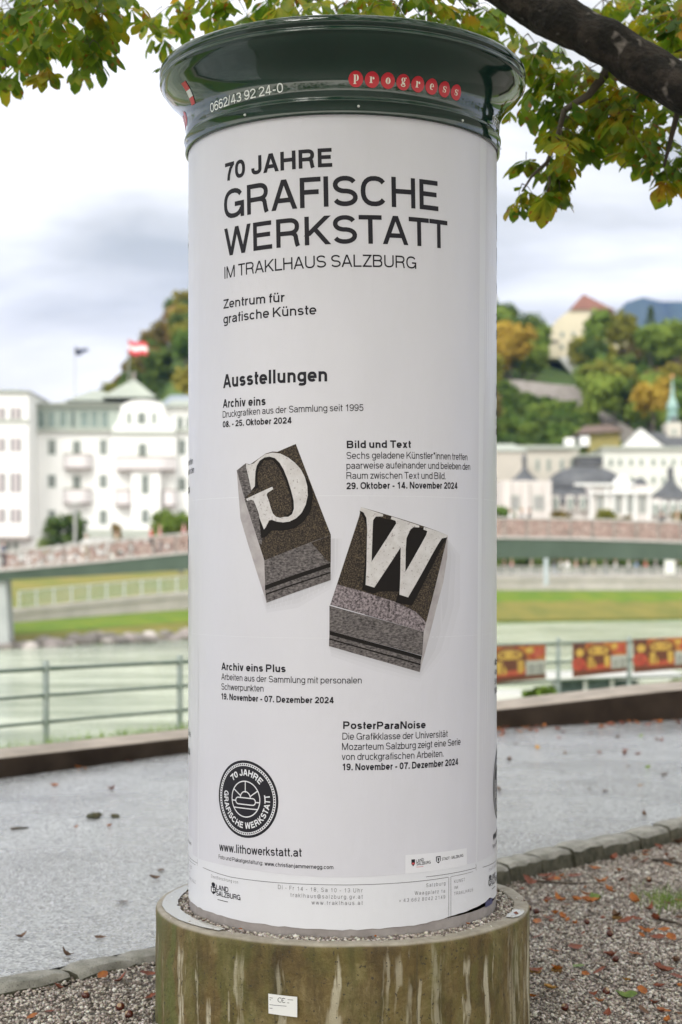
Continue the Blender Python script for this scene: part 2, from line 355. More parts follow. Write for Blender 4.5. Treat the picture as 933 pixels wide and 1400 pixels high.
# ---------------------------------------------------------------- measured tables (metres)
POSTER_TEXT = [  # words, start (round the shaft, height), end, cap height in metres, weight
    ('70 JAHRE', -0.4751, 3.1030, -0.0366, 3.1116, 0.0668, 'b'),
    ('GRAFISCHE', -0.4809, 2.9632, 0.3661, 2.9790, 0.1074, 'm'),
    ('WERKSTATT', -0.4790, 2.8296, 0.4104, 2.8479, 0.1014, 'm'),
    ('IM TRAKLHAUS SALZBURG', -0.4790, 2.7492, 0.2712, 2.7626, 0.0435, 'r'),
    ('Zentrum für', -0.4849, 2.6405, -0.2087, 2.6416, 0.0335, 'm'),
    ('grafische Künste', -0.4849, 2.5852, -0.0930, 2.5916, 0.0347, 'm'),
    ('Ausstellungen', -0.4869, 2.3512, -0.0549, 2.3545, 0.0495, 'b'),
    ('Archiv eins', -0.4888, 2.2796, -0.2852, 2.2771, 0.0311, 'b'),
    ('Druckgrafiken aus der Sammlung seit 1995', -0.4888, 2.2431, 0.0732, 2.2500, 0.0248, 'r'),
    ('08. - 25. Oktober 2024', -0.4888, 2.2079, -0.1839, 2.2083, 0.0236, 'b'),
    ('Bild und Text', 0.0146, 2.1181, 0.2505, 2.1232, 0.0269, 'b'),
    ('Sechs geladene Künstler*innen treffen', 0.0134, 2.0804, 0.5184, 2.0898, 0.0248, 'r'),
    ('paarweise aufeinander und beleben den', 0.0134, 2.0451, 0.5360, 2.0553, 0.0248, 'r'),
    ('Raum zwischen Text und Bild.', 0.0134, 2.0098, 0.4003, 2.0158, 0.0246, 'r'),
    ('29. Oktober - 14. November 2024', 0.0134, 1.9733, 0.4604, 1.9829, 0.0247, 'b'),
    ('Archiv eins Plus', -0.4969, 1.3235, -0.2061, 1.3254, 0.0273, 'b'),
    ('Arbeiten aus der Sammlung mit personalen', -0.4969, 1.2882, 0.0671, 1.2885, 0.0235, 'r'),
    ('Schwerpunkten', -0.4969, 1.2517, -0.2938, 1.2540, 0.0237, 'r'),
    ('19. November - 07. Dezember 2024', -0.4989, 1.2163, -0.0317, 1.2182, 0.0235, 'b'),
    ('PosterParaNoise', 0.0012, 1.1282, 0.3099, 1.1225, 0.0270, 'b'),
    ('Die Grafikklasse der Universität', -0.0012, 1.0905, 0.4104, 1.0855, 0.0246, 'r'),
    ('Mozarteum Salzburg zeigt eine Serie', -0.0025, 1.0539, 0.4776, 1.0517, 0.0247, 'r'),
    ('von druckgrafischen Arbeiten.', -0.0037, 1.0187, 0.3903, 1.0160, 0.0246, 'r'),
    ('19. November - 07. Dezember 2024', -0.0025, 0.9821, 0.4641, 0.9800, 0.0247, 'b'),
    ('www.lithowerkstatt.at', -0.5093, 0.6621, -0.1455, 0.6738, 0.0310, 'm'),
    ('Foto und Plakatgestaltung:', -0.5135, 0.6325, -0.2967, 0.6342, 0.0150, 'r'),
    ('www.christianjammernegg.com', -0.2895, 0.6336, -0.0329, 0.6331, 0.0147, 'm'),
    ('Eine Einrichtung von', -0.5632, 0.5553, -0.4084, 0.5551, 0.0113, 'l'),
    ('LAND', -0.5286, 0.5165, -0.4580, 0.5171, 0.0189, 'm'),
    ('SALZBURG', -0.5286, 0.4950, -0.3966, 0.4968, 0.0188, 'm'),
    ('Di - Fr 14 - 18, Sa 10 - 13 Uhr', -0.2354, 0.5545, 0.0708, 0.5509, 0.0147, 'l'),
    ('traklhaus@salzburg.gv.at', -0.1878, 0.5298, 0.0708, 0.5289, 0.0146, 'l'),
    ('www.traklhaus.at', -0.1104, 0.5070, 0.0708, 0.5070, 0.0146, 'l'),
    ('Salzburg', 0.3123, 0.5538, 0.3984, 0.5520, 0.0127, 'l'),
    ('Waagplatz 1a', 0.2646, 0.5306, 0.3972, 0.5246, 0.0127, 'l'),
    ('+ 43 662 8042 2149', 0.2038, 0.5096, 0.3972, 0.5033, 0.0126, 'l'),
    ('KUNST', 0.4427, 0.5526, 0.5025, 0.5513, 0.0120, 'l'),
    ('IM', 0.4440, 0.5307, 0.4622, 0.5306, 0.0103, 'l'),
    ('TRAKLHAUS', 0.4427, 0.5078, 0.5552, 0.5068, 0.0120, 'l'),
    ('LAND', 0.2717, 0.6449, 0.3028, 0.6489, 0.0109, 'm'),
    ('SALZBURG', 0.2717, 0.6348, 0.3315, 0.6365, 0.0109, 'm'),
    ('STADT : SALZBURG', 0.3815, 0.6418, 0.4928, 0.6421, 0.0102, 'm'),
]
G_TOP = [(-0.4145,2.0486), (-0.3717,2.0729), (-0.3523,2.0678), (-0.3127,2.0889), (-0.2849,2.1046), (-0.2578,2.1109), (-0.2378,2.1094), (-0.1682,2.1355), (-0.0417,1.8130), (-0.2904,1.7225)]
G_SIDE = [(-0.4145,2.0486), (-0.2904,1.7225), (-0.2810,1.5717), (-0.3969,1.8757)]
G_BEVEL = [(-0.4145,2.0486), (-0.3717,2.0719), (-0.3416,1.9728), (-0.3779,1.9474)]
G_BEVEL_LOW = [(-0.3779,1.9450), (-0.3346,1.9367), (-0.2959,1.8335), (-0.3015,1.7788), (-0.3127,1.7860)]
G_FRONT = [(-0.2904,1.7225), (-0.0417,1.8130), (-0.0426,1.7142), (-0.2876,1.6335)]
G_FRONT_DARK = [(-0.1121,1.7849), (-0.0417,1.8116), (-0.0421,1.7152), (-0.0596,1.7260), (-0.0834,1.7543)]
G_GROOVE = [(-0.2876,1.6335), (-0.0426,1.7142), (-0.0426,1.6997), (-0.2876,1.6168)]
G_BAND = [(-0.2876,1.6168), (-0.0426,1.6997), (-0.0426,1.6827), (-0.2849,1.6045)]
G_GROOVE_LOW = [(-0.2849,1.6045), (-0.0426,1.6827), (-0.0426,1.6776), (-0.2849,1.5988)]
G_FOOT = [(-0.2849,1.5988), (-0.0426,1.6776), (-0.0426,1.6531), (-0.2810,1.5717)]
G_LETTER = [(-0.3687,2.0718), (-0.3547,2.0665), (-0.3358,2.0706), (-0.3127,2.0865), (-0.2876,2.1014), (-0.2578,2.1071), (-0.2263,2.1029), (-0.1957,2.0879), (-0.1706,2.0685), (-0.1485,2.0445), (-0.1338,2.0160), (-0.1256,1.9853), (-0.1241,1.9523), (-0.1314,1.9194), (-0.1460,1.8912), (-0.1657,1.8725), (-0.1906,1.8609), (-0.2160,1.8578), (-0.2420,1.8614), (-0.2605,1.8678), (-0.2713,1.8651), (-0.2767,1.8547), (-0.2849,1.8405), (-0.2915,1.8335), (-0.2987,1.8502), (-0.3099,1.8742), (-0.3127,1.8886), (-0.3184,1.9030), (-0.3271,1.9222), (-0.3346,1.9367), (-0.3476,1.9409), (-0.3644,1.9374), (-0.3687,1.9447), (-0.2578,1.9851), (-0.2536,1.9769), (-0.2767,1.9641), (-0.2805,1.9570), (-0.2713,1.9354), (-0.2632,1.9092), (-0.2552,1.8900), (-0.2420,1.8780), (-0.2263,1.8740), (-0.2109,1.8776), (-0.1957,1.8775), (-0.1816,1.8868), (-0.1746,1.9056), (-0.1756,1.9340), (-0.1856,1.9719), (-0.1982,2.0099), (-0.2135,2.0457), (-0.2289,2.0698), (-0.2472,2.0869), (-0.2686,2.0932), (-0.2904,2.0905), (-0.3099,2.0793), (-0.3213,2.0629), (-0.3271,2.0416), (-0.3288,2.0178), (-0.3299,1.9892), (-0.3446,1.9752), (-0.3505,1.9945), (-0.3595,2.0283), (-0.3687,2.0574)]
G_SHADE = [(-0.2367,1.8779), (-0.1756,1.8773), (-0.1363,1.9241), (-0.1241,1.9759), (-0.1363,2.0231), (-0.1121,1.9899), (-0.1049,1.9521), (-0.1121,1.9004), (-0.1363,1.8628), (-0.1706,1.8371), (-0.2160,1.8280), (-0.2578,1.8307), (-0.2849,1.8072), (-0.3026,1.8026), (-0.3127,1.8790), (-0.2876,1.8334), (-0.2686,1.8632)]
G_SHADE_IN = [(-0.3446,1.9743), (-0.3299,2.0417), (-0.3127,2.0818), (-0.2686,2.0946), (-0.2367,2.0842), (-0.2007,2.0242), (-0.1731,1.9339), (-0.1756,1.8962), (-0.1906,1.8751), (-0.2109,1.8776), (-0.1816,1.8962), (-0.1856,1.9436), (-0.2058,2.0054), (-0.2315,2.0533), (-0.2578,2.0824), (-0.2904,2.0810), (-0.3127,2.0555), (-0.3213,2.0176), (-0.3127,1.9840)]
W_TOP = [(0.0585,1.8789), (0.0641,1.9110), (0.4102,1.8151), (0.3017,1.4674), (-0.0440,1.5662)]
W_BEVEL = [(-0.0191,1.6381), (0.0697,1.6132), (0.1957,1.5738), (0.2693,1.5396), (0.3136,1.4997), (0.3017,1.4674), (-0.0440,1.5662)]
W_FRONT = [(-0.0468,1.5634), (0.3017,1.4674), (0.2951,1.3824), (-0.0468,1.4749)]
W_GROOVE = [(-0.0468,1.4749), (0.2938,1.3813), (0.2912,1.3679), (-0.0468,1.4605)]
W_BAND = [(-0.0468,1.4605), (0.2912,1.3679), (0.2892,1.3534), (-0.0473,1.4483)]
W_GROOVE_LOW = [(-0.0473,1.4483), (0.2892,1.3534), (0.2886,1.3478), (-0.0479,1.4433)]
W_FOOT = [(-0.0479,1.4433), (0.2886,1.3478), (0.2853,1.3239), (-0.0485,1.4206)]
W_SIDE = [(0.4102,1.8151), (0.4079,1.7358), (0.3890,1.6453), (0.3598,1.5609), (0.2853,1.3239), (0.2951,1.3824), (0.3017,1.4674)]
W_LETTER = [(0.0641,1.9110), (0.1443,1.8860), (0.1432,1.8782), (0.1175,1.8780), (0.1078,1.8652), (0.1061,1.8348), (0.1022,1.7184), (0.1928,1.8547), (0.1898,1.8631), (0.1721,1.8696), (0.1751,1.8785), (0.2834,1.8473), (0.2821,1.8406), (0.2598,1.8415), (0.2473,1.8330), (0.2319,1.8021), (0.2289,1.7631), (0.2276,1.6823), (0.3116,1.8140), (0.3163,1.8281), (0.3003,1.8335), (0.3017,1.8431), (0.4102,1.8151), (0.4056,1.8066), (0.3815,1.8024), (0.3634,1.7807), (0.3353,1.7411), (0.2381,1.5913), (0.2047,1.6016), (0.2077,1.6572), (0.2095,1.7697), (0.1118,1.6269), (0.0808,1.6364), (0.0836,1.6962), (0.0864,1.8347), (0.0836,1.8734), (0.0724,1.8928), (0.0613,1.8983)]
W_SHADE = [(0.0585,1.8982), (0.0864,1.8845), (0.1898,1.8631), (0.3217,1.8338), (0.4079,1.8066), (0.3852,1.7809), (0.2536,1.5622), (0.1898,1.5738), (0.2017,1.6127), (0.1317,1.6130), (0.1090,1.6048), (0.0685,1.6187), (0.0780,1.7073), (0.0864,1.8347), (0.0708,1.8789)]
LEAVES_GRAVEL = [(1.105, 8.367), (1.167, 8.367), (1.253, 8.367), (1.713, 9.848), (1.66, 9.541), (1.784, 9.526), (1.835, 9.467), (2.028, 10.009), (1.501, 9.252), (1.632, 9.183), (1.025, 9.014), (1.069, 8.832), (1.221, 8.948), (1.285, 8.981), (1.473, 8.838), (1.326, 8.322), (1.407, 7.985), (1.427, 7.867), (1.5, 7.918), (1.597, 7.908), (1.492, 7.637), (1.586, 7.684), (1.518, 7.519), (1.588, 7.51), (0.986, 7.857), (1.103, 8.038), (0.946, 7.542), (1.099, 7.339), (0.988, 7.274), (0.856, 6.904), (0.955, 6.924), (1.14, 6.904), (1.172, 6.971), (1.229, 6.752), (0.889, 6.617), (0.796, 6.494), (1.215, 6.294), (1.299, 6.294), (1.509, 7.064), (1.42, 6.904), (1.465, 6.808), (1.264, 6.571), (1.177, 9.014), (1.187, 8.883), (2.171, 10.091), (1.916, 9.808), (1.345, 9.027), (1.484, 8.602), (1.331, 8.513), (1.057, 7.959), (1.127, 7.959), (1.36, 7.209), (1.561, 8.339), (1.959, 9.358), (1.609, 8.145), (1.237, 7.167)]
LEAVES_GREEN = [(1.061, 6.983), (1.174, 6.474), (0.996, 7.985), (1.37, 8.367)]
CONKERS = [(1.234, 7.857), (1.304, 7.589), (1.754, 8.915), (1.247, 7.105), (1.114, 6.571), (0.906, 6.333), (1.009, 8.091), (0.983, 8.172)]
CONKERS_LEFT = [(-1.019, 6.249), (-0.859, 6.085), (-0.81, 5.981)]
LEAVES_GRAVEL_LEFT = [(-1.15, 6.374), (-0.917, 6.481), (-1.179, 5.964), (-0.761, 6.23), (-1.126, 6.032), (-1.031, 6.402), (-0.81, 6.583)]
LEAVES_ROAD = [(1.674, 15.012), (1.847, 14.857), (1.833, 14.576), (2.035, 14.218), (2.155, 15.453), (2.551, 15.943), (2.283, 16.031), (2.348, 14.218), (2.563, 14.131), (2.687, 14.131), (2.439, 13.287), (2.593, 13.226), (2.63, 12.703), (1.893, 11.917), (1.997, 11.808), (2.071, 10.684), (1.194, 11.881), (3.001, 15.662), (3.124, 15.249), (2.325, 12.13), (3.087, 15.289), (2.753, 15.557), (2.621, 14.395), (1.479, 13.712)]
LEAVES_WALL = [(1.645, 16.372), (1.725, 16.442), (1.942, 16.442), (1.965, 16.326), (2.108, 16.8), (2.166, 16.679), (2.895, 16.923), (2.919, 16.849), (3.045, 16.998), (3.217, 17.048), (3.392, 17.174), (3.453, 17.098), (3.498, 17.2), (3.672, 17.303), (1.608, 15.769)]
LEAVES_ROAD_LEFT = [(-2.135, 13.059), (-2.223, 12.092), (-1.75, 11.91), (-1.728, 10.207), (-1.514, 10.207), (-1.002, 8.733), (-1.107, 7.913), (-1.461, 7.163), (-1.097, 7.143), (-1.197, 6.825), (-1.846, 13.631), (-0.991, 6.489), (-1.668, 10.596), (-1.531, 10.618), (-1.011, 8.502), (-2.223, 13.194)]
TWIGS = [(1.265, 8.838), (1.654, 7.847), (2.003, 9.504), (1.747, 14.605)]
# ---------------------------------------------------------------- ground, road, river, banks, hill, mountain
KERB = [(-9, .3), (-6, 2.75), (-3, 5.12), (-1.86, 6.03), (-1.40, 6.42), (-1.22, 6.59), (-1.02, 6.83), (-.83, 6.93), (.0, 7.95), (.894, 9.04), (1.435, 9.64), (1.80, 10.02), (2.305, 10.57), (4, 12.35), (8, 16.4), (10, 18.3)]
WALL = [(-14, -1), (-9, 5.2), (-6, 8.7), (-2.73, 12.54), (-1.41, 14.26), (.1, 15.55), (1.62, 16.4), (3.79, 17.4), (8, 19), (16, 21)]
WALL_Z = [(-14, .2), (-2.73, .176), (-1.41, .15), (1.62, .205), (3.79, .35), (16, .75)]
RAIL = [(-10.5, 8.4), (-8.6, 10.9), (-6.0, 14.2), (-4.64, 15.84), (-3.32, 17.6), (-2.0, 19.4), (-.35, 21.35), (1.5, 23.4), (3.5, 25.2), (4.78, 25.95), (6.3, 26.8), (8.2, 27.6)]
DW = [(-500, 82), (0, 98.4), (258, 111), (676, 144), (933, 152), (1500, 166)]
DP = [(-500, 95), (0, 110), (258, 122), (676, 158), (933, 166), (1500, 182)]
PZ0 = [(-500, -2.0), (0, -1.9), (258, -1.2), (676, -.25), (933, -.4), (1500, -.4)]
PZ1 = [(-500, -1.6), (0, -1.44), (258, -.3), (676, .66), (933, .6), (1500, .6)]
RIDGE = [(-300, 15), (60, 20), (100, 23), (150, 29), (200, 44), (258, 56), (470, 60), (690, 51), (740, 47), (820, 44), (933, 41), (1300, 41)]
WATER = -3.5
def gravel_z(x): return lerp_tab([(-.6, -.03), (.6, -.1)], x)

def terrain(x, y):
    u = MIDX + FPX * x / max(y, 6.0)
    if y < lerp_tab(WALL, x) + .25: return -.17
    dr = y - lerp_tab(RAIL, x)
    if y < 60:
        return lerp_tab([(-12, -.16), (-4.2, -.2), (-.6, -.36), (.5, -.45), (7, -4.6), (60, -5.4)], dr)
    dw, dp, z0, z1 = lerp_tab(DW, u), lerp_tab(DP, u), lerp_tab(PZ0, u), lerp_tab(PZ1, u)
    if y < dp:
        return lerp_tab([(60, -5.4), (dw - 6, -5.0), (dw, WATER), (dp - 5, z0 - .75), (dp, z0 - .5)], y)
    if y < 215:
        emb = lerp_tab([(0, .8), (258, 1.2), (676, .75), (933, .65)], u)
        return lerp_tab([(dp, z0 - .5), (dp + 2.5, z0 - .4), (dp + 5.5, z1 - .1), (dp + 20, max(emb, z1 + .05)), (195, 2.6), (215, 5)], y)
    rg = lerp_tab(RIDGE, u)
    if y < 340:
        t = (y - 215) / 125
        return 5 + (rg - 5) * t ** .62 + mnoise.noise(Vector((x * .03, y * .03, 0))) * 2.0 * min(1, t * 4)
    return lerp_tab([(340, rg), (480, rg * .6), (900, 14), (2500, 10), (12000, 0)], y)

ys = [-60, -30, -15, -6, 0] + [i * .75 for i in range(1, 60)] + [46, 48, 51, 55, 60, 66, 74, 82] + [84 + 1.5 * i for i in range(88)] + [218 + 5 * i for i in range(25)] + [350, 370, 400, 440, 480, 560, 700, 900, 1400, 2500, 5000, 11000]
us = sorted(set([-4200, -3000, -2200, -1600, -1200] + list(range(-900, 1920, 24)) + [2200, 2700, 3400, 4200]))
V, F, MI = [], [], []
for y in ys:
    for u in us:
        x = (u - MIDX) / FPX * max(y, 22); V.append((x, y, terrain(x, y)))
nu = len(us)
for i in range(len(ys) - 1):
    for j in range(nu - 1):
        F.append((i*nu+j, i*nu+j+1, (i+1)*nu+j+1, (i+1)*nu+j))
        y = (ys[i] + ys[i+1]) / 2; u = (us[j] + us[j+1]) / 2; x = (u - MIDX) / FPX * max(y, 22); ua = MIDX + FPX * x / max(y, 6)
        k = 0
        if y > lerp_tab(WALL, x): k = 1
        if y > 60:
            dp, dw = lerp_tab(DP, ua), lerp_tab(DW, ua)
            k = 2 if y < dw - 1 else 1
            if dp <= y < dp + 4.6: k = 4
            if y >= dp + 4.6: k = 3 if ua < 300 and y < dp + 26 else 4
            if y > 212: k = 5
        MI.append(k)
me = bpy.data.meshes.new('ground'); me.from_pydata(V, [], F); me.polygons.foreach_set('material_index', MI); me.polygons.foreach_set('use_smooth', [True] * len(F))
for m in (mat('packed_earth', (.16, .14, .12), (.09, .08, .07), 3, .9),
          mat('grass', (.085, .165, .006), (.15, .20, .012), .55, .9, bump=.6, bscale=3, dist=.2),
          mat('river_bed', (.16, .17, .14), (.1, .1, .09), 1, .9),
          mat('dry_grass', (.24, .20, .045), (.15, .17, .025), .35, .9, bump=.6, bscale=3, dist=.2),
          mat('pale_paving', (.42, .39, .37), (.34, .32, .30), .4, .85),
          mat('hill_floor', (.05, .11, .02), (.10, .15, .03), .12, .95, bump=.8, bscale=.5, dist=1.0)):
    me.materials.append(m)
tag_ground = bpy.data.objects.new('ground', me); C.objects.link(tag_ground); tag(tag_ground, kind='structure')

# river: one sheet, pale glacial green, wind ripples as bump
wm = bpy.data.materials.new('river_water'); wm.use_nodes = True; t = wm.node_tree; b = t.nodes['Principled BSDF']
b.inputs['Base Color'].default_value = (.30, .36, .27, 1); b.inputs['Roughness'].default_value = .12; b.inputs['IOR'].default_value = 1.33
c1 = t.nodes.new('ShaderNodeTexCoord'); m1 = t.nodes.new('ShaderNodeMapping'); m1.inputs['Scale'].default_value = (.35, 1.0, 1); m1.inputs['Rotation'].default_value = (0, 0, R(-40)); t.links.new(c1.outputs['Object'], m1.inputs[0])
n1 = t.nodes.new('ShaderNodeTexNoise'); n1.inputs['Scale'].default_value = .8; n1.inputs['Detail'].default_value = 7; n1.inputs['Roughness'].default_value = .62; t.links.new(m1.outputs[0], n1.inputs['Vector'])
b1 = t.nodes.new('ShaderNodeBump'); b1.inputs['Strength'].default_value = .8; b1.inputs['Distance'].default_value = .8; t.links.new(n1.outputs[0], b1.inputs['Height']); t.links.new(b1.outputs[0], b.inputs['Normal'])
r1 = t.nodes.new('ShaderNodeValToRGB'); n2 = t.nodes.new('ShaderNodeTexNoise'); n2.inputs['Scale'].default_value = .42; n2.inputs['Detail'].default_value = 4; t.links.new(m1.outputs[0], n2.inputs['Vector']); t.links.new(n2.outputs[0], r1.inputs[0])
r1.color_ramp.elements[0].position = .35; r1.color_ramp.elements[0].color = (.24, .285, .22, 1); r1.color_ramp.elements[1].position = .65; r1.color_ramp.elements[1].color = (.58, .63, .53, 1); t.links.new(r1.outputs[0], b.inputs['Base Color'])
w = MB(); w.add([(-260, 12, WATER), (420, 12, WATER), (420, 260, WATER), (-260, 260, WATER)], [(0, 1, 2, 3)])
tag(w.build('river', wm), kind='structure')

# road: wet granite-coloured asphalt
rm = bpy.data.materials.new('wet_asphalt'); rm.use_nodes = True; t = rm.node_tree; b = t.nodes['Principled BSDF']
c1 = t.nodes.new('ShaderNodeTexCoord')
def tn(scale, detail, rough=.5, vec=None):
    n = t.nodes.new('ShaderNodeTexNoise'); n.inputs['Scale'].default_value = scale; n.inputs['Detail'].default_value = detail; n.inputs['Roughness'].default_value = rough
    t.links.new(vec or c1.outputs['Object'], n.inputs['Vector']); return n
grit = t.nodes.new('ShaderNodeTexVoronoi'); grit.inputs['Scale'].default_value = 80; t.links.new(c1.outputs['Object'], grit.inputs['Vector'])
big = tn(.8, 6, .62)
rr = t.nodes.new('ShaderNodeValToRGB'); t.links.new(grit.outputs['Color'], rr.inputs[0])
rr.color_ramp.elements[0].position = .1; rr.color_ramp.elements[0].color = (.07, .073, .078, 1); rr.color_ramp.elements[1].position = .9; rr.color_ramp.elements[1].color = (.60, .615, .65, 1)
mb = t.nodes.new('ShaderNodeMix'); mb.data_type = 'RGBA'; mb.blend_type = 'MULTIPLY'; mb.inputs[0].default_value = .5
rb = t.nodes.new('ShaderNodeValToRGB'); t.links.new(big.outputs[0], rb.inputs[0]); rb.color_ramp.elements[0].position = .35; rb.color_ramp.elements[0].color = (.55, .55, .55, 1); rb.color_ramp.elements[1].position = .62; rb.color_ramp.elements[1].color = (1, 1, 1, 1)
t.links.new(rr.outputs[0], mb.inputs[6]); t.links.new(rb.outputs[0], mb.inputs[7]); t.links.new(mb.outputs[2], b.inputs['Base Color'])
ro = t.nodes.new('ShaderNodeMapRange'); t.links.new(big.outputs[0], ro.inputs[0]); ro.inputs[1].default_value = .36; ro.inputs[2].default_value = .62; ro.inputs[3].default_value = .16; ro.inputs[4].default_value = .36; t.links.new(ro.outputs[0], b.inputs['Roughness'])
bp = t.nodes.new('ShaderNodeBump'); bp.inputs['Strength'].default_value = .55; bp.inputs['Distance'].default_value = .006; t.links.new(grit.outputs['Distance'], bp.inputs['Height'])
bp2 = t.nodes.new('ShaderNodeBump'); bp2.inputs['Strength'].default_value = .3; bp2.inputs['Distance'].default_value = .03; t.links.new(big.outputs[0], bp2.inputs['Height']); t.links.new(bp.outputs[0], bp2.inputs['Normal']); t.links.new(bp2.outputs[0], b.inputs['Normal']); t.links.new(bp2.outputs[0], b.inputs['Coat Normal'])
b.inputs['Specular IOR Level'].default_value = .8; b.inputs['Coat Weight'].default_value = .55; b.inputs['Coat Roughness'].default_value = .14; b.inputs['Coat IOR'].default_value = 1.5
xs = [-9 + .5 * i for i in range(39)]
rv = MB(); vs = []
for x in xs:
    k, wl = lerp_tab(KERB, x), lerp_tab(WALL, x) + .1
    for i in range(9): vs.append((x, k + (wl - k) * i / 8, 0))
rv.add(vs, [(i*9+j, (i+1)*9+j, (i+1)*9+j+1, i*9+j+1) for i in range(len(xs)-1) for j in range(8)])
tag(rv.build('road', rm), kind='structure')

# kerb: rough granite setts along the edge of the road
rng = random.Random(3)
def along(poly, s):
    for (x0, y0), (x1, y1) in zip(poly, poly[1:]):
        l = math.hypot(x1-x0, y1-y0)
        if s <= l: return x0+(x1-x0)*s/l, y0+(y1-y0)*s/l, (x1-x0)/l, (y1-y0)/l
        s -= l
    return None
kb = MB(); s = .5
while True:
    ln = rng.uniform(.24, .42); a = along(KERB, s); b_ = along(KERB, s + ln)
    if not a or not b_: break
    w_ = .135 if a[0] < 0 else .15
    top = rng.uniform(.008, .022); nx, ny = a[3], -a[2]; nx2, ny2 = b_[3], -b_[2]
    jt = lambda k=.008: rng.uniform(-k, k)
    g = .005
    ax, ay = a[0] + a[2]*g, a[1] + a[3]*g; bx, by = b_[0] - b_[2]*g, b_[1] - b_[3]*g
    n = 5; rows = []
    for i in range(n + 1):
        f = i / n; x, y = ax+(bx-ax)*f, ay+(by-ay)*f; e = .012 if i in (0, n) else 0
        ww = w_ + jt(.012)
        rows.append([(x - nx*.01, y - ny*.01, -.02), (x + nx*.008, y + ny*.008, top - e + jt(.004)), (x + nx*ww*.5, y + ny*ww*.5, top - e + .004 + jt(.005)), (x + nx*(ww-.02), y + ny*(ww-.02), top - e - .004 + jt(.005)), (x + nx*(ww+jt(.006)), y + ny*ww, top - .03 + jt()), (x + nx*(ww + .012 + jt(.012)), y + ny*(ww+.01), -.11), (x + nx*ww, y + ny*ww, -.2)])
    vs = [p for r_ in rows for p in r_]; m = 7
    kb.add(vs, [(i*m+j, i*m+j+1, (i+1)*m+j+1, (i+1)*m+j) for i in range(n) for j in range(m-1)] + [list(range(m)), list(range(n*m+m-1, n*m-1, -1))])
    s += ln
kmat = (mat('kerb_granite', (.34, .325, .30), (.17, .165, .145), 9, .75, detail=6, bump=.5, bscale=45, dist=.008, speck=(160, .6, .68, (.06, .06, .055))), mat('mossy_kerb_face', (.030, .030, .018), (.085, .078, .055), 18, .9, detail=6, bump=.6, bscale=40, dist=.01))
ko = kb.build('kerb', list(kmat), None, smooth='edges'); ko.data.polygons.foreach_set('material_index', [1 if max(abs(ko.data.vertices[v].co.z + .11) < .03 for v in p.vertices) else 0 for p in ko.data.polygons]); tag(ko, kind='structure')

# gravel bed: the base sheet under the loose stones
gv = MB(); vs = []; xs2 = [-9 + .4 * i for i in range(47)]
for x in xs2:
    k = lerp_tab(KERB, x + .05) - .06
    for i in range(13): vs.append((x, k - (k + 14) * (i / 12) ** 1.6, gravel_z(x) - .012))
gv.add(vs, [(i*13+j, i*13+j+1, (i+1)*13+j+1, (i+1)*13+j) for i in range(len(xs2)-1) for j in range(12)])
gm = mat('fine_gravel', (.30, .27, .25), (.12, .105, .095), 60, .85, detail=5, lo=.4, hi=.6, bump=1, bscale=70, dist=.012)
tag(gv.build('gravel_bed', gm), kind='structure')

# low concrete wall along the far side of the road
wv = MB(); vs = []; wx = [-14 + .5 * i for i in range(61)]
for i, x in enumerate(wx):
    y = lerp_tab(WALL, x); z = lerp_tab(WALL_Z, x); dx = .25
    tx, ty = 1, (lerp_tab(WALL, x+dx) - lerp_tab(WALL, x-dx)) / (2*dx); l = math.hypot(tx, ty); nx, ny = -ty/l, tx/l
    th = lerp_tab([(-2, .42), (2, .62), (6, .7)], x)
    for d_, zz in ((.02, -.2), (0, 0), (0, z - .035), (.012, z - .012), (.035, z), (th - .03, z + .015), (th, z - .01), (th, -.45)):
        vs.append((x + nx*d_, y + ny*d_, zz))
wv.add(vs, [(i*8+j, (i+1)*8+j, (i+1)*8+j+1, i*8+j+1) for i in range(len(wx)-1) for j in range(7)])
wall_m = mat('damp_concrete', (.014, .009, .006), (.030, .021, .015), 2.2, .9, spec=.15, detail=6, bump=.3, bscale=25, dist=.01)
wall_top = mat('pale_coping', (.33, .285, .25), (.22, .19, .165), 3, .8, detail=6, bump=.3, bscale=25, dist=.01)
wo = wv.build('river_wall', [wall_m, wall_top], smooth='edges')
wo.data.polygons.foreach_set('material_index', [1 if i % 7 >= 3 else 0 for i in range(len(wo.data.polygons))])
tag(wo, 'low dark concrete wall with pale coping along the far side of the wet road', 'wall')

# far retaining wall under the promenade
fw = MB(); vs = []; fu = list(range(-300, 1400, 20))
for u in fu:
    y = lerp_tab(DP, u); z0, z1 = lerp_tab(PZ0, u), lerp_tab(PZ1, u)
    x = (u - MIDX) / FPX * y
    vs += [(x, y, z0 - .9), (x, y, z1 - .35), (x, y - .12, z1 - .33), (x, y - .12, z1 + .06), (x, y + 7, z1 + .07)]
fw.add(vs, [(i*5+j, (i+1)*5+j, (i+1)*5+j+1, i*5+j+1) for i in range(len(fu)-1) for j in range(4)])
tag(fw.build('quay_wall', mat('pale_stone', (.50, .46, .44), (.40, .37, .35), .8, .85)), 'pale stone quay wall holding the promenade above the far grass bank', 'wall')

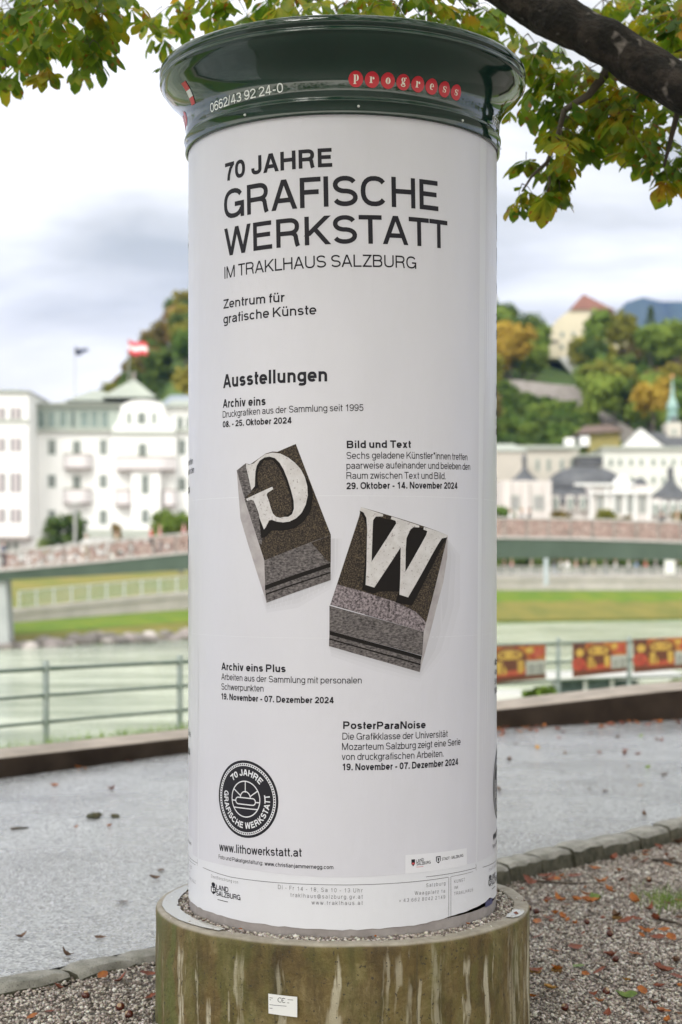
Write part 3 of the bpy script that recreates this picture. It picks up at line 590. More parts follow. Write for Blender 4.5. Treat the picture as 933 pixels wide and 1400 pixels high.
# the far bank's grass: lush green above, dry and yellow towards the water
lush = mat('lush_grass', (.085, .165, .006), (.15, .20, .012), .5, .9, bump=.6, bscale=3, dist=.2); dry = mat('dry_grass_strip', (.20, .175, .035), (.13, .14, .025), .35, .9, bump=.6, bscale=3, dist=.2)
gu = list(range(-320, 1420, 6))
for name, fa, fb, m_ in (('dry_meadow', .02, .45, dry), ('green_meadow', .45, 1.0, lush)):
    gm_ = MB(); vs = []
    for u in gu:
        a, b_ = lerp_tab(DW, u), lerp_tab(DP, u); wob = .09 * mnoise.noise(Vector((u * .013, 2, 0))) + .05 * mnoise.noise(Vector((u * .05, 7, 0))) - lerp_tab([(0, .25), (250, .18), (600, 0)], u)
        for j in range(6):
            f = fa + (fb - fa) * j / 5
            if (j == 5 and fb < 1) or (j == 0 and fa > .1): f += wob
            y = a + (b_ - a) * f; x = (u - MIDX) / FPX * y; vs.append((x, y, terrain(x, y) + .10 + (.03 if fb < 1 else 0)))
    gm_.add(vs, [(i*6+j, (i+1)*6+j, (i+1)*6+j+1, i*6+j+1) for i in range(len(gu)-1) for j in range(5)]); tag(gm_.build(name, m_, None, smooth=True), kind='structure')

# distant mountain
mv = MB(); vs = []; MD = 4200.0
sky_line = [(-1400, 760), (-300, 740), (0, 700), (300, 640), (600, 480), (780, 455), (820, 440), (838, 432), (846, 425), (856, 415), (864, 412.5), (872, 411.5), (880, 409), (886, 410), (892, 408.5), (899, 411), (906, 413.5), (920, 415), (933, 416), (980, 420), (1100, 445), (1300, 520), (1700, 660), (2400, 750)]
mu = list(range(-1400, 2420, 12))
for u in mu:
    top = at(u, lerp_tab(sky_line, u) + mnoise.noise(Vector((u * .07, 0, 0))) * 1.5, MD)
    for j, f in enumerate((0, .25, .5, .75, 1)):
        vs.append((top.x + mnoise.noise(Vector((u*.03, j*3., 1))) * 60, MD - (1-f) * 900 + mnoise.noise(Vector((u*.02, j*2., 5))) * 120, -20 + (top.z + 20) * f))
    vs.append((top.x, MD + 900, -30))
mv.add(vs, [(i*6+j, (i+1)*6+j, (i+1)*6+j+1, i*6+j+1) for i in range(len(mu)-1) for j in range(5)])
mo = mv.build('mountain', mat('mountain_forest', (.035, .06, .03), (.06, .085, .05), .012, 1, detail=8), smooth=True)
tag(mo, kind='structure')

# the air between: far things fade to blue
hz = MB(); hz.box(-5200, -80, -34, 5200, 5400, 900)
hm = bpy.data.materials.new('haze_air'); hm.use_nodes = True; t = hm.node_tree; t.nodes.remove(t.nodes['Principled BSDF'])
pv = t.nodes.new('ShaderNodeVolumePrincipled'); pv.inputs['Color'].default_value = (.24, .42, 1.0, 1); pv.inputs['Density'].default_value = .00009; pv.inputs['Anisotropy'].default_value = .0
t.links.new(pv.outputs[0], t.nodes['Material Output'].inputs['Volume'])
HAZE = hz.build('haze', hm); tag(HAZE, kind='stuff')
# ---------------------------------------------------------------- the advertising column
CX, CY, CR = .006, 6.12, .60
def on_shaft(s, z, lift=0.0, s0=0.0):
    a = (s + s0) / CR; r = CR + lift
    return (CX + r*math.sin(a), CY - r*math.cos(a), z)

def decal(parent, name, faces, material, lift, step=3e-5, wrap=on_shaft, cut=.02):
    """flat faces (polygons in metres round / up the shaft) cut into narrow strips and wrapped on the shaft"""
    bm = bmesh.new()
    for poly, j in faces:
        vv = [bm.verts.new((x, y, j * step)) for x, y in poly]
        try: bm.faces.new(vv)
        except ValueError: pass
    xs = [v.co.x for v in bm.verts]
    big = max((max(p[0] for p in f) - min(p[0] for p in f)) for f, _ in faces)
    if big > cut:
        bmesh.ops.triangulate(bm, faces=[f for f in bm.faces if len(f.verts) > 4])
        x = min(xs) + cut
        while x < max(xs):
            bmesh.ops.bisect_plane(bm, geom=bm.verts[:] + bm.edges[:] + bm.faces[:], plane_co=(x, 0, 0), plane_no=(1, 0, 0)); x += cut
    o = origin(parent)
    for f in bm.faces:
        if f.normal.z == 0: f.normal_update()
        if f.normal.z < 0: f.normal_flip()
    for v in bm.verts: v.co = Vector(wrap(v.co.x, v.co.y, lift + v.co.z)) - o
    me = bpy.data.meshes.new(name); bm.to_mesh(me); bm.free(); me.materials.append(material)
    ob = bpy.data.objects.new(name, me); C.objects.link(ob); ob.parent = parent
    return ob

paper_white = mat('pasted_paper', (.67, .675, .74), (.64, .645, .71), 2.2, .33, detail=5, bump=.3, bscale=7, stretch=(1, 1, .35), dist=.014)
poster_tone = mat('poster_print', (.61, .605, .68), (.58, .575, .65), 1.6, .30, detail=5, bump=.32, bscale=9, stretch=(1, 1, .35), dist=.014)
ink = mat('printing_ink', (.012, .011, .018), rough=.55, spec=.25)
ink_soft = mat('grey_printing_ink', (.07, .065, .085), rough=.55, spec=.25)
print_white = mat('unprinted_paper', (.68, .68, .745), rough=.35)
cap_green = mat('dark_green_enamel', (.003, .022, .016), (.006, .032, .023), 3, .05, rough2=.12, detail=6, coat=.5, bump=.03, bscale=9, dist=.01)
bare_concrete = mat('grey_pink_concrete', (.33, .30, .30), (.24, .215, .215), 12, .85, detail=6, bump=.3, bscale=60, dist=.004)

col = thing('advertising_column', (CX, CY, .34), 'round white advertising column covered in exhibition posters under a flared dark green cap', 'advertising column')
sh = MB(); sh.lathe([(.585, .30), (.597, .33), (.597, .43)], CX, CY, 96); sh.build('foot', bare_concrete, col, smooth=True)
sh = MB(); prof = [(CR, .40 + i * .1) for i in range(29)] + [(CR, 3.305)]
sh.lathe(prof, CX, CY, 144)
shaft = sh.build('shaft', paper_white, col, smooth=True)
# ragged lower hem of the pasted paper
rng = random.Random(5)
for v in shaft.data.vertices:
    if abs(v.co.z + .34 - .40) < 1e-3:
        a = math.atan2(v.co.x, -v.co.y) * CR
        v.co.z = lerp_tab([(-1.9, .425), (-.84, .4257), (-.585, .4262), (-.33, .423), (0, .419), (.24, .4213), (.5227, .4395), (.66, .449), (.70, .455), (.75, .44), (1.9, .43)], a) + rng.uniform(-.002, .002) - .34
sh = MB(); sh.add([on_shaft(.655 + .0105 * i, z, .0012) for z in (.4275, .449) for i in range(9)], [(i, i+1, 10+i, 9+i) for i in range(8)])
sh.build('torn_paper_strip', mat('dark_blue_paper', (.05, .05, .14), rough=.5), col)

# flared cap
cap_prof = [(.604, 3.296), (.612, 3.297), (.613, 3.301), (.612, 3.338), (.616, 3.3405), (.617, 3.3455), (.612, 3.350), (.605, 3.354), (.605, 3.361), (.609, 3.368), (.6105, 3.39), (.612, 3.41), (.617, 3.432), (.627, 3.454), (.641, 3.477), (.660, 3.499), (.684, 3.522), (.697, 3.538), (.702, 3.549),
            (.704, 3.553), (.709, 3.555), (.7115, 3.560), (.710, 3.566), (.705, 3.571), (.703, 3.575), (.706, 3.579), (.711, 3.583), (.7125, 3.592), (.711, 3.603), (.706, 3.611), (.698, 3.615), (.66, 3.617), (.4, 3.66), (.15, 3.70), (.0, 3.705)]
cp = MB(); cp.lathe(cap_prof, CX, CY, 144); cap = cp.build('cap', cap_green, col, smooth=True)
cap_tab = [(z, r) for r, z in cap_prof[9:20]]
def on_cap(s, z, lift=0.0):                     # s in metres at radius .652
    a = s / .652; r = lerp_tab(cap_tab, z) + lift
    return (CX + r*math.sin(a), CY - r*math.cos(a), z)
red = mat('red_enamel', (.52, .014, .03), rough=.3); cream = mat('cream_lettering', (.78, .74, .66), rough=.4)
white_let = mat('white_lettering', (.72, .74, .74), rough=.4)
# heavy didone letters, drawn in a unit box (x-height 1)
def ell(cx, cy, rx, ry, a0=0, a1=360, n=2.0, k=20): return arc(cx, cy, rx, ry, a0, a1, n, k)
def ring_quads(o_, i_): return [[o_[k], o_[k+1], i_[k+1], i_[k]] for k in range(len(o_)-1)]
def didone(ch):
    if ch == 'p': return [[(.1,-.45),(.42,-.45),(.42,.92),(.1,.92)], [(-.02,.92),(.42,.92),(.42,1.),(-.02,1.)], [(-.04,-.5),(.56,-.5),(.56,-.42),(-.04,-.42)]] + ring_quads(ell(.55,.5,.4,.5,-100,100), ell(.52,.5,.12,.44,-100,100))
    if ch == 'r': return [[(.1,0),(.42,0),(.42,.92),(.1,.92)], [(-.02,.92),(.42,.92),(.42,1.),(-.02,1.)], [(-.04,-.02),(.56,-.02),(.56,.07),(-.04,.07)], ell(.70,.74,.17,.17), [(.42,.7),(.62,.97),(.8,.97),(.62,.88)]]
    if ch == 'o': return ring_quads(ell(.46,.5,.46,.52), ell(.46,.5,.11,.45))
    if ch == 'e': return ring_quads(ell(.46,.5,.44,.52,5,310), ell(.5,.5,.16,.45,5,310)) + [[(.3,.47),(.86,.47),(.86,.55),(.3,.55)]]
    if ch == 'g': return ring_quads(ell(.42,.68,.38,.36), ell(.42,.68,.11,.30)) + [ell(.86,.98,.12,.1)] + ring_quads(ell(.42,-.18,.46,.28), ell(.42,-.18,.28,.12)) + [[(.12,.28),(.3,.36),(.78,.16),(.7,-.02),(.2,.08)]]
    q = .26   # s
    return ring_quads(ell(.42,.72,.36,.30,20,270), ell(.46,.74,.16,.22,20,270)) + ring_quads(ell(.42,.28,.38,.30,90,-160), ell(.38,.26,.17,.22,90,-160)) + [[(.1,.62),(.36,.40),(.72,.42),(.74,.30),(.5,.52),(.2,.72)], [(.02,0),(.08,0),(.12,.38),(.02,.38)], [(.72,.66),(.8,.66),(.8,1.),(.74,1.)]]
tel_start, tel_end = (-.5987, 3.3686), (-.2296, 3.3829)
for rep in range(3):
    off = rep * 2*math.pi/3*.652
    w_off = lambda s, z, lift, o_=off: on_cap(s + o_, z, lift)
    for i, ch in enumerate('progress'):
        s0 = .0491 + .06109 * i; z0 = 3.4165
        badge = decal(cap, 'lettering_badge', [([(s0 + .0275*math.cos(R(12*k)), z0 + .0275*math.sin(R(12*k))) for k in range(30)], 0)], red, .0012, wrap=w_off)
        k = .021
        decal(badge, 'letter', [([(s0 - .44*k + x*k, z0 - .5*k*(.9 if ch in 'pg' else 1) + (.008*.45 if ch in 'pg' else 0) + y*k) for x, y in poly], j) for j, poly in enumerate(didone(ch))], cream, .0022, wrap=w_off)
    tf, _ = text_faces('0662/43 92 24-0', tel_start, tel_end, .034, 'r'); decal(cap, 'telephone_number', tf, white_let, .0014, wrap=w_off)
    if rep: continue
    def band(z0, z1):
        q = lambda z: (-.755 + (z - 3.43) * .25, -.716 + (z - 3.43) * .25); out = []
        for k in range(4):
            a, b_ = z0 + (z1 - z0)*k/4, z0 + (z1 - z0)*(k + 1)/4; out.append(([(q(a)[0], a), (q(a)[1], a), (q(b_)[1], b_), (q(b_)[0], b_)], 0))
        return out
    flag = decal(cap, 'small_flag_sticker', band(3.43, 3.455) + band(3.478, 3.502), red, .0022, wrap=w_off)
    decal(flag, 'white_band', band(3.4552, 3.4778), white_let, .0022, wrap=w_off)
# rivets round the collar
for k in range(9):
    a = (k + .13) * 2*math.pi/9; rb = MB(); c0 = Vector((CX + .614*math.sin(a), CY - .614*math.cos(a), 3.322))
    rb.tube([c0, c0 + Vector((math.sin(a), -math.cos(a), 0)) * .004], [.005, .0035], 8); rb.build('rivet', white_let, cap)

# ---------------------------------------------------------------- poster contents (one poster, then two copies round the shaft)
type_dark = mat('printed_type_metal_dark', (.014, .010, .010), (.15, .11, .07), 210, .6, detail=6, lo=.45, hi=.72, spec=.25)
type_purple = mat('printed_type_metal_worn', (.05, .040, .046), (.33, .28, .31), 120, .6, detail=8, lo=.38, hi=.62, spec=.25)
type_front = mat('printed_type_metal_front', (.026, .022, .024), (.20, .178, .183), 85, .6, detail=10, lo=.34, hi=.66, stretch=(1, 1, 2), spec=.25)
type_black = mat('printed_type_groove', (.008, .006, .006), rough=.65, spec=.2)
type_pale = mat('printed_type_side', (.44, .41, .43), (.30, .27, .29), 14, .45, detail=5)
type_face = mat('printed_letter_metal', (.60, .58, .605), (.50, .475, .49), 30, .42, detail=6, speck=(140, .63, .68, (.3, .27, .28)))
crest_red = mat('crest_red', (.55, .08, .10), rough=.4)

def grid_face(s0, z0, s1, z1): return [(s0, z0), (s1, z0), (s1, z1), (s0, z1)]
panel = thing('poster', (CX, CY, .34), None, None); panel.parent = col; panel.location = (0, 0, 0)
pm = MB(); n = 60; sb = -.668; st = -.668
vs = []
for i in range(n + 1):
    f = i / n
    vs.append(on_shaft(sb + (.5765 - sb) * f, .6085 + .004*math.sin(f*9), .0006)); vs.append(on_shaft(st + (.594 - st) * f, 1.9, .0006)); vs.append(on_shaft(st + (.6116 - st) * f, 3.294, .0006))
pm.add(vs, [(i*3+j, i*3+3+j, i*3+4+j, i*3+1+j) for i in range(n) for j in range(2)])
sheet_ = pm.build('poster', poster_tone, col, smooth=True)
bpy.data.objects.remove(panel)
poster = sheet_
def block(name, names, mats_):
    o = None
    for k, (pts, m) in enumerate(zip(names, mats_)):
        d_ = decal(poster, name if o is None else 'printed_face', [(pts, 0)], m, .0009 + .00012 * k)
        if o is None: o = d_
        else: parts_.append(d_)
    return o
def join(obs, name):
    bm = bmesh.new(); me = bpy.data.meshes.new(name); mats_ = []
    for o in obs:
        b0 = len(bm.faces); bm.from_mesh(o.data); bm.faces.ensure_lookup_table()
        m = o.data.materials[0]
        if m not in mats_: mats_.append(m)
        for f in bm.faces[b0:]: f.material_index = mats_.index(m)
    bm.to_mesh(me); bm.free()
    for m in mats_: me.materials.append(m)
    p = obs[0].parent
    for o in obs: bpy.data.objects.remove(o)
    ob = bpy.data.objects.new(name, me); C.objects.link(ob); ob.parent = p
    return ob
def picture(name, layers):
    return join([decal(poster, 'printed_face', [(pts, 0)], m, .0009 + .00012 * k) for k, (pts, m) in enumerate(layers)], name)
for k, (grow, tone) in enumerate(((1.0, .955), (.66, .90), (.34, .84))):        # the soft grey the blocks' photograph was printed with
    sm = mat('printed_soft_grey', tuple(c*tone for c in (.61, .605, .68)), tuple(c*tone for c in (.58, .575, .65)), 1.6, .3)
    gp_ = [(-.2849 - .02*grow, 1.60), (-.2810, 1.5717 - .035*grow), (-.16, 1.605 - .05*grow), (-.0426, 1.6531 - .03*grow), (-.0417 + .035*grow, 1.70), (-.0417 + .04*grow, 1.80), (-.06, 1.80), (-.06, 1.68)]
    wp_ = [(-.0485, 1.4206), (-.04, 1.42 - .035*grow), (.12, 1.375 - .045*grow), (.2853, 1.3239 - .035*grow), (.32 + .09*grow, 1.40), (.375 + .10*grow, 1.56), (.405 + .07*grow, 1.74), (.4102, 1.80), (.38, 1.70), (.28, 1.36)]
    for q_ in (gp_, wp_): decal(poster, 'printed_soft_grey', [(q_, 0)], sm, .0007 + .00005*k)
decal(poster, 'paper_seam', [(grid_face(-.66, 1.950, .602, 1.9522), 0), (grid_face(-.66, 1.4475, .600, 1.4490), 0)], paper_white, .0008)
tag(picture('type_block_picture', [(G_TOP, type_dark), (G_SIDE, type_pale), (G_BEVEL, type_front), (G_BEVEL_LOW, type_front), (G_FRONT, type_front), (G_FRONT_DARK, type_dark), (G_GROOVE, type_black), (G_BAND, type_front), (G_GROOVE_LOW, type_black), (G_FOOT, type_front), (G_SHADE_IN, type_black), (G_SHADE, type_black), (G_LETTER, type_face)]), 'printed picture of a metal type block with a mirrored letter G')
tag(picture('type_block_picture', [(W_TOP, type_dark), (W_BEVEL, type_purple), (W_SIDE, type_pale), (W_FRONT, type_front), (W_GROOVE, type_black), (W_BAND, type_front), (W_GROOVE_LOW, type_black), (W_FOOT, type_front), (W_SHADE, type_black), (W_LETTER, type_face)]), 'printed picture of a metal type block with a letter W')

KIND = {'70 JAHRE': 'headline', 'GRAFISCHE': 'headline', 'WERKSTATT': 'headline', 'IM TRAKLHAUS SALZBURG': 'subheading', 'Ausstellungen': 'subheading', 'Zentrum für': 'subheading', 'grafische Künste': 'subheading', 'www.lithowerkstatt.at': 'web_address'}
for words, s0, z0, s1, z1, cap_h, wt in POSTER_TEXT:
    tf, _ = text_faces(words, (s0, z0), (s1, z1), cap_h, wt, .34 if wt == 'l' else 0)
    low = z0 < .66 and wt != 'm' or words in ('LAND', 'SALZBURG', 'STADT : SALZBURG')
    if s0 > .2 and words in ('LAND', 'SALZBURG', 'STADT : SALZBURG'): continue
    decal(poster, KIND.get(words, 'heading' if wt == 'b' else 'small_print'), tf, ink_soft if wt == 'l' else ink, .0012)
# white box with the two sponsors' marks
box = decal(poster, 'sponsor_box', [([(.2282, .6754), (.514, .671), (.515, .609), (.2276, .609)], 0)], print_white, .0010)
for words, s0, z0, s1, z1, cap_h, wt in POSTER_TEXT:
    if s0 > .2 and words in ('LAND', 'SALZBURG', 'STADT : SALZBURG'):
        tf, _ = text_faces(words, (s0, z0), (s1, z1), cap_h, wt); decal(box, 'sponsor_name', tf, ink, .0014)
decal(box, 'underline', [(grid_face(.2717, .6285, .300, .6300), 0)], crest_red, .0014)
shield = lambda s0, z0, s1, z1: [(s0, z1), (s1, z1), (s1, z0 + (z1-z0)*.35), ((s0+s1)/2, z0), (s0, z0 + (z1-z0)*.35)]
decal(box, 'crest', [(shield(.2514, .633, .266, .658), 0)], ink, .0014)
decal(box, 'crest', [([(.2535, .640), (.264, .640), (.264, .646), (.2535, .646)], 0)], crest_red, .0018)
decal(box, 'crest', [(shield(.3547, .633, .3762, .6592), 0)], ink, .0014)
decal(box, 'crest', [([(.3585, .640), (.3725, .640), (.3725, .6555), (.3585, .6555)], 0)], print_white, .0018)
decal(box, 'crest', [([(.363, .642), (.368, .642), (.3695, .653), (.3615, .653)], 0)], ink, .0021)
# left crest, bar and the rules of the lower band
cr = decal(poster, 'crest', [(shield(-.5639, .496, -.5312, .524), 0), (ell(-.5475, .532, .012, .008), 1)], ink, .0012)
decal(cr, 'crest_charge', [([(-.558, .506), (-.548, .506), (-.548, .520), (-.558, .520)], 0), ([(-.545, .508), (-.536, .508), (-.536, .5125), (-.545, .5125)], 0), ([(-.545, .5155), (-.536, .5155), (-.536, .520), (-.545, .520)], 0)], print_white, .0016)
decal(poster, 'underline', [(grid_face(-.5203, .4805, -.4609, .4828), 0)], ink, .0012)
def rule(p0, p1, w_=.0016):
    return [(p0[0], p0[1]-w_/2), (p1[0], p1[1]-w_/2), (p1[0], p1[1]+w_/2), (p0[0], p0[1]+w_/2)]
decal(poster, 'rule', [(rule((-.6266, .582), (-.4452, .5745)), 0), (rule((-.4452, .5745), (-.08, .578)), 0), (rule((-.08, .578), (.4134, .578)), 0), (rule((.3117, .5905), (.5763, .589)), 0), (rule((.4262, .5785), (.5563, .5785), .0012), 0)], ink_soft, .0012)
decal(poster, 'rule', [([(.4145, .425), (.4158, .425), (.4158, .577), (.4145, .577)], 0), ([(.4255, .425), (.4268, .425), (.4268, .577), (.4255, .577)], 0), ([(.5757, .579), (.5772, .579), (.5772, .604), (.5757, .604)], 0)], ink_soft, .0012)
# the seal
SX, SZ, SR = -.3735, .8640, .1395
def disc(r, k=48): return [(SX + r*math.cos(2*math.pi*i/k), SZ + r*math.sin(2*math.pi*i/k)) for i in range(k)]
def annulus(r0, r1, a0=0, a1=360, k=72, cx=None, cz=None, squash=1):
    cx = SX if cx is None else cx; cz = SZ if cz is None else cz
    p = lambda r, a: (cx + r*math.cos(R(a)), cz + r*math.sin(R(a)) * squash)
    return [([p(r1, a0+(a1-a0)*i/k), p(r1, a0+(a1-a0)*(i+1)/k), p(r0, a0+(a1-a0)*(i+1)/k), p(r0, a0+(a1-a0)*i/k)], 0) for i in range(k)]
seal = decal(poster, 'seal', [(disc(SR), 0)], ink, .0010)
decal(seal, 'white_ring', annulus(SR*.855, SR*.93), print_white, .0014)
dots = []
for i in range(84):
    a = 360*i/84; dots += annulus(SR*.872, SR*.912, a, a + 2.3, 1)
decal(seal, 'ring_dots', dots, ink, .0017)
def ring_text(words, centre, span, r, cap_h, inward):
    quads, W = letters(words, 'b'); out = []
    for qs, j in quads:
        for qd in qs:
            pts = []
            for x, y in qd:
                if not inward: a = centre + span/2 - span*x/W; rr_ = r + y*cap_h
                else: a = centre - span/2 + span*x/W; rr_ = r - y*cap_h
                pts.append((SX + rr_*math.cos(R(a)), SZ + rr_*math.sin(R(a))))
            out.append((pts, j))
    return out
decal(seal, 'ring_lettering', ring_text('70 JAHRE', 88, 92, SR*.605, SR*.165, False), print_white, .0015)
decal(seal, 'ring_lettering', ring_text('GRAFISCHE WERKSTATT', 270, 207, SR*.765, SR*.165, True), print_white, .0015)
lw = SR*.028
em = annulus(SR*.475-lw, SR*.475)
def bar(a, b_, w_=lw):
    dx, dy = b_[0]-a[0], b_[1]-a[1]; l = math.hypot(dx, dy); nx, ny = -dy/l*w_/2, dx/l*w_/2
    P_ = lambda p, k: (SX + (p[0])*SR + nx*k, SZ + p[1]*SR + ny*k)
    return ([P_(a, 1), P_(b_, 1), P_(b_, -1), P_(a, -1)], 1)
em += [bar((0, .17), (0, .46)), bar((-.16, .08), (-.40, .24)), bar((.16, .08), (.40, .24)), bar((-.47, -.06), (-.32, -.06)), bar((.32, -.06), (.47, -.06)), bar((-.40, -.24), (.40, -.24)), bar((-.24, .03), (.24, .03)), bar((-.24, -.14), (.24, -.14))]
em += annulus(SR*.15, SR*.15+lw, 0, 180, 16, SX, SZ + .03*SR) + annulus(SR*.085-lw/2, SR*.085+lw/2, 90, 270, 12, SX - .24*SR, SZ - .055*SR) + annulus(SR*.085-lw/2, SR*.085+lw/2, -90, 90, 12, SX + .24*SR, SZ - .055*SR)
decal(seal, 'sun_and_roller_mark', em, print_white, .0015)
tag(poster, 'poster facing the viewer')
for k in (1, 2):
    p2 = copy_tree(poster, col); p2.rotation_euler = (0, 0, k * 2*math.pi/3)
    if k == 1:                                   # that sheet was pasted a little askew
        for o_ in [p2] + list(p2.children_recursive):
            o_.data = o_.data.copy()
            co = np.empty(len(o_.data.vertices)*3, np.float32); o_.data.vertices.foreach_get('co', co); co = co.reshape(-1, 3)
            da = (co[:, 2] - .26) * .030 / CR; c_, s_ = np.cos(da), np.sin(da); x_, y_ = co[:, 0].copy(), co[:, 1].copy()
            co[:, 0] = x_*c_ - y_*s_; co[:, 1] = x_*s_ + y_*c_
            o_.data.vertices.foreach_set('co', co.ravel()); o_.data.update()
    p2['label'] = 'poster continuing round the right edge of the column' if k == 1 else 'poster continuing round the left edge of the column'

# ---------------------------------------------------------------- concrete ring round the foot
rm_ = bpy.data.materials.new('stained_concrete'); rm_.use_nodes = True; t = rm_.node_tree; b = t.nodes['Principled BSDF']; b.inputs['Roughness'].default_value = .62
tcn = t.nodes.new('ShaderNodeTexCoord'); sp = t.nodes.new('ShaderNodeSeparateXYZ'); t.links.new(tcn.outputs['Object'], sp.inputs[0])
def mapped(sx, sy, sz, off=(0, 0, 0)):
    m = t.nodes.new('ShaderNodeMapping'); m.inputs['Scale'].default_value = (sx, sy, sz); m.inputs['Location'].default_value = off; t.links.new(tcn.outputs['Object'], m.inputs[0]); return m.outputs[0]
def warped(vec, amt, sc):
    n = t.nodes.new('ShaderNodeTexNoise'); n.inputs['Scale'].default_value = sc; n.inputs['Detail'].default_value = 3; t.links.new(tcn.outputs['Object'], n.inputs['Vector'])
    v = t.nodes.new('ShaderNodeVectorMath'); v.operation = 'SCALE'; t.links.new(n.outputs['Color'], v.inputs[0]); v.inputs['Scale'].default_value = amt
    a = t.nodes.new('ShaderNodeVectorMath'); a.operation = 'ADD'; t.links.new(vec, a.inputs[0]); t.links.new(v.outputs[0], a.inputs[1]); return a.outputs[0]
def noise_(vec, scale, detail=4, rough=.55):
    n = t.nodes.new('ShaderNodeTexNoise'); n.inputs['Scale'].default_value = scale; n.inputs['Detail'].default_value = detail; n.inputs['Roughness'].default_value = rough; t.links.new(vec, n.inputs['Vector']); return n.outputs[0]
def ramp(fac, stops):
    r = t.nodes.new('ShaderNodeValToRGB'); t.links.new(fac, r.inputs[0]); e = r.color_ramp.elements
    e[0].position, e[0].color = stops[0][0], (*stops[0][1], 1); e[1].position, e[1].color = stops[1][0], (*stops[1][1], 1)
    for p, c in stops[2:]: q = e.new(p); q.color = (*c, 1)
    return r.outputs[0]
def mixc(f, a, c):
    x = t.nodes.new('ShaderNodeMix'); x.data_type = 'RGBA'; t.links.new(f, x.inputs[0]); t.links.new(a, x.inputs[6])
    if isinstance(c, tuple): x.inputs[7].default_value = (*c, 1)
    else: t.links.new(c, x.inputs[7])
    return x.outputs[2]
def math_(op, a, c):
    m = t.nodes.new('ShaderNodeMath'); m.operation = op
    for i, v in enumerate((a, c)):
        if isinstance(v, (int, float)): m.inputs[i].default_value = v
        else: t.links.new(v, m.inputs[i])
    return m.outputs[0]
base = ramp(noise_(warped(mapped(1, 1, .8), .25, 6), 5.5, 10, .72), [(.30, (.060, .036, .008)), (.72, (.27, .215, .105)), (.50, (.125, .085, .024))])
drip = ramp(noise_(warped(mapped(16, 16, .8, (4, 2, 0)), .8, 8), 1.2, 6, .65), [(.46, (1, 1, 1)), (.66, (.50, .46, .36))])
dm = t.nodes.new('ShaderNodeMix'); dm.data_type = 'RGBA'; dm.blend_type = 'MULTIPLY'; dm.inputs[0].default_value = 1; t.links.new(base, dm.inputs[6]); t.links.new(drip, dm.inputs[7]); base = dm.outputs[2]
algae = ramp(noise_(warped(mapped(6, 6, .9, (2, 0, 0)), .9, 5), 1.5, 5), [(.42, (0, 0, 0)), (.62, (1, 1, 1))])
leftness = t.nodes.new('ShaderNodeMapRange'); t.links.new(sp.outputs[0], leftness.inputs[0]); leftness.inputs[1].default_value = -.45; leftness.inputs[2].default_value = -.70; leftness.inputs[3].default_value = .38; leftness.inputs[4].default_value = .9
c0 = mixc(math_('MULTIPLY', algae, leftness.outputs[0]), base, (.085, .105, .018))
streak = ramp(noise_(warped(mapped(13, 13, .6, (.3, 1, .5)), .55, 5), 1.0, 4, .6), [(.545, (0, 0, 0)), (.60, (1, 1, 1))])
low = t.nodes.new('ShaderNodeMapRange'); t.links.new(math_('ADD', sp.outputs[2], math_('MULTIPLY', noise_(mapped(22, 22, 1), 1.0, 2), .34)), low.inputs[0]); low.inputs[1].default_value = .52; low.inputs[2].default_value = .47; low.inputs[3].default_value = 0; low.inputs[4].default_value = .95
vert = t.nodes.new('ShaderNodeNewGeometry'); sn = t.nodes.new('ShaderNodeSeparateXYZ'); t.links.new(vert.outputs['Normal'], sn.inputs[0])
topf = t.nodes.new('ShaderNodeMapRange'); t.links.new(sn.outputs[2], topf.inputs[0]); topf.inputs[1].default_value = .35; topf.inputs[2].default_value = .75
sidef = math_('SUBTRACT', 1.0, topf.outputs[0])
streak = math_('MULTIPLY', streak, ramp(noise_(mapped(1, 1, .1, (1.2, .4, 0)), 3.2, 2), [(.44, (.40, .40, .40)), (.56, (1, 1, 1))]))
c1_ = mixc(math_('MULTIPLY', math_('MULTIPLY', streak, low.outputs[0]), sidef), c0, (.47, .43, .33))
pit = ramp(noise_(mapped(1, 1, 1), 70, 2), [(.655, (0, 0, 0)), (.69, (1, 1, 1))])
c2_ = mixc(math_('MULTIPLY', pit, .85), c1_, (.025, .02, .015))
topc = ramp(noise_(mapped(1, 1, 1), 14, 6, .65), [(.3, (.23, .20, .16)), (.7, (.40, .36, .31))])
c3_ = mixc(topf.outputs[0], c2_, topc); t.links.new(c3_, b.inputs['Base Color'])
bpn = t.nodes.new('ShaderNodeBump'); bpn.inputs['Strength'].default_value = .7; bpn.inputs['Distance'].default_value = .008; t.links.new(noise_(mapped(1, 1, 1), 45, 6, .7), bpn.inputs['Height']); t.links.new(bpn.outputs[0], b.inputs['Normal'])
ring = MB(); RT = .397
ring.lathe([(.730, -.20)] + [(.7265, RT - .018 - .02*k) for k in range(18, -1, -1)] + [(.7245, RT - .010), (.719, RT - .003), (.711, RT), (.668, RT - .001), (.664, RT - .005), (.662, RT - .06)], CX, CY, 144)
for i in range(3): pass
ro_ = ring.build('concrete_ring', rm_, None, smooth='edges')
for v in ro_.data.vertices:
    k = mnoise.noise(v.co * 9) * .004 + mnoise.noise(v.co * 30) * .002
    v.co.x += (v.co.x - CX) * k; v.co.y += (v.co.y - CY) * k
    if v.co.z > .3: v.co.z += mnoise.noise(v.co * 7) * .003
ring_ob = tag(ro_, 'round stained concrete ring filled with gravel around the foot of the column', 'concrete ring')
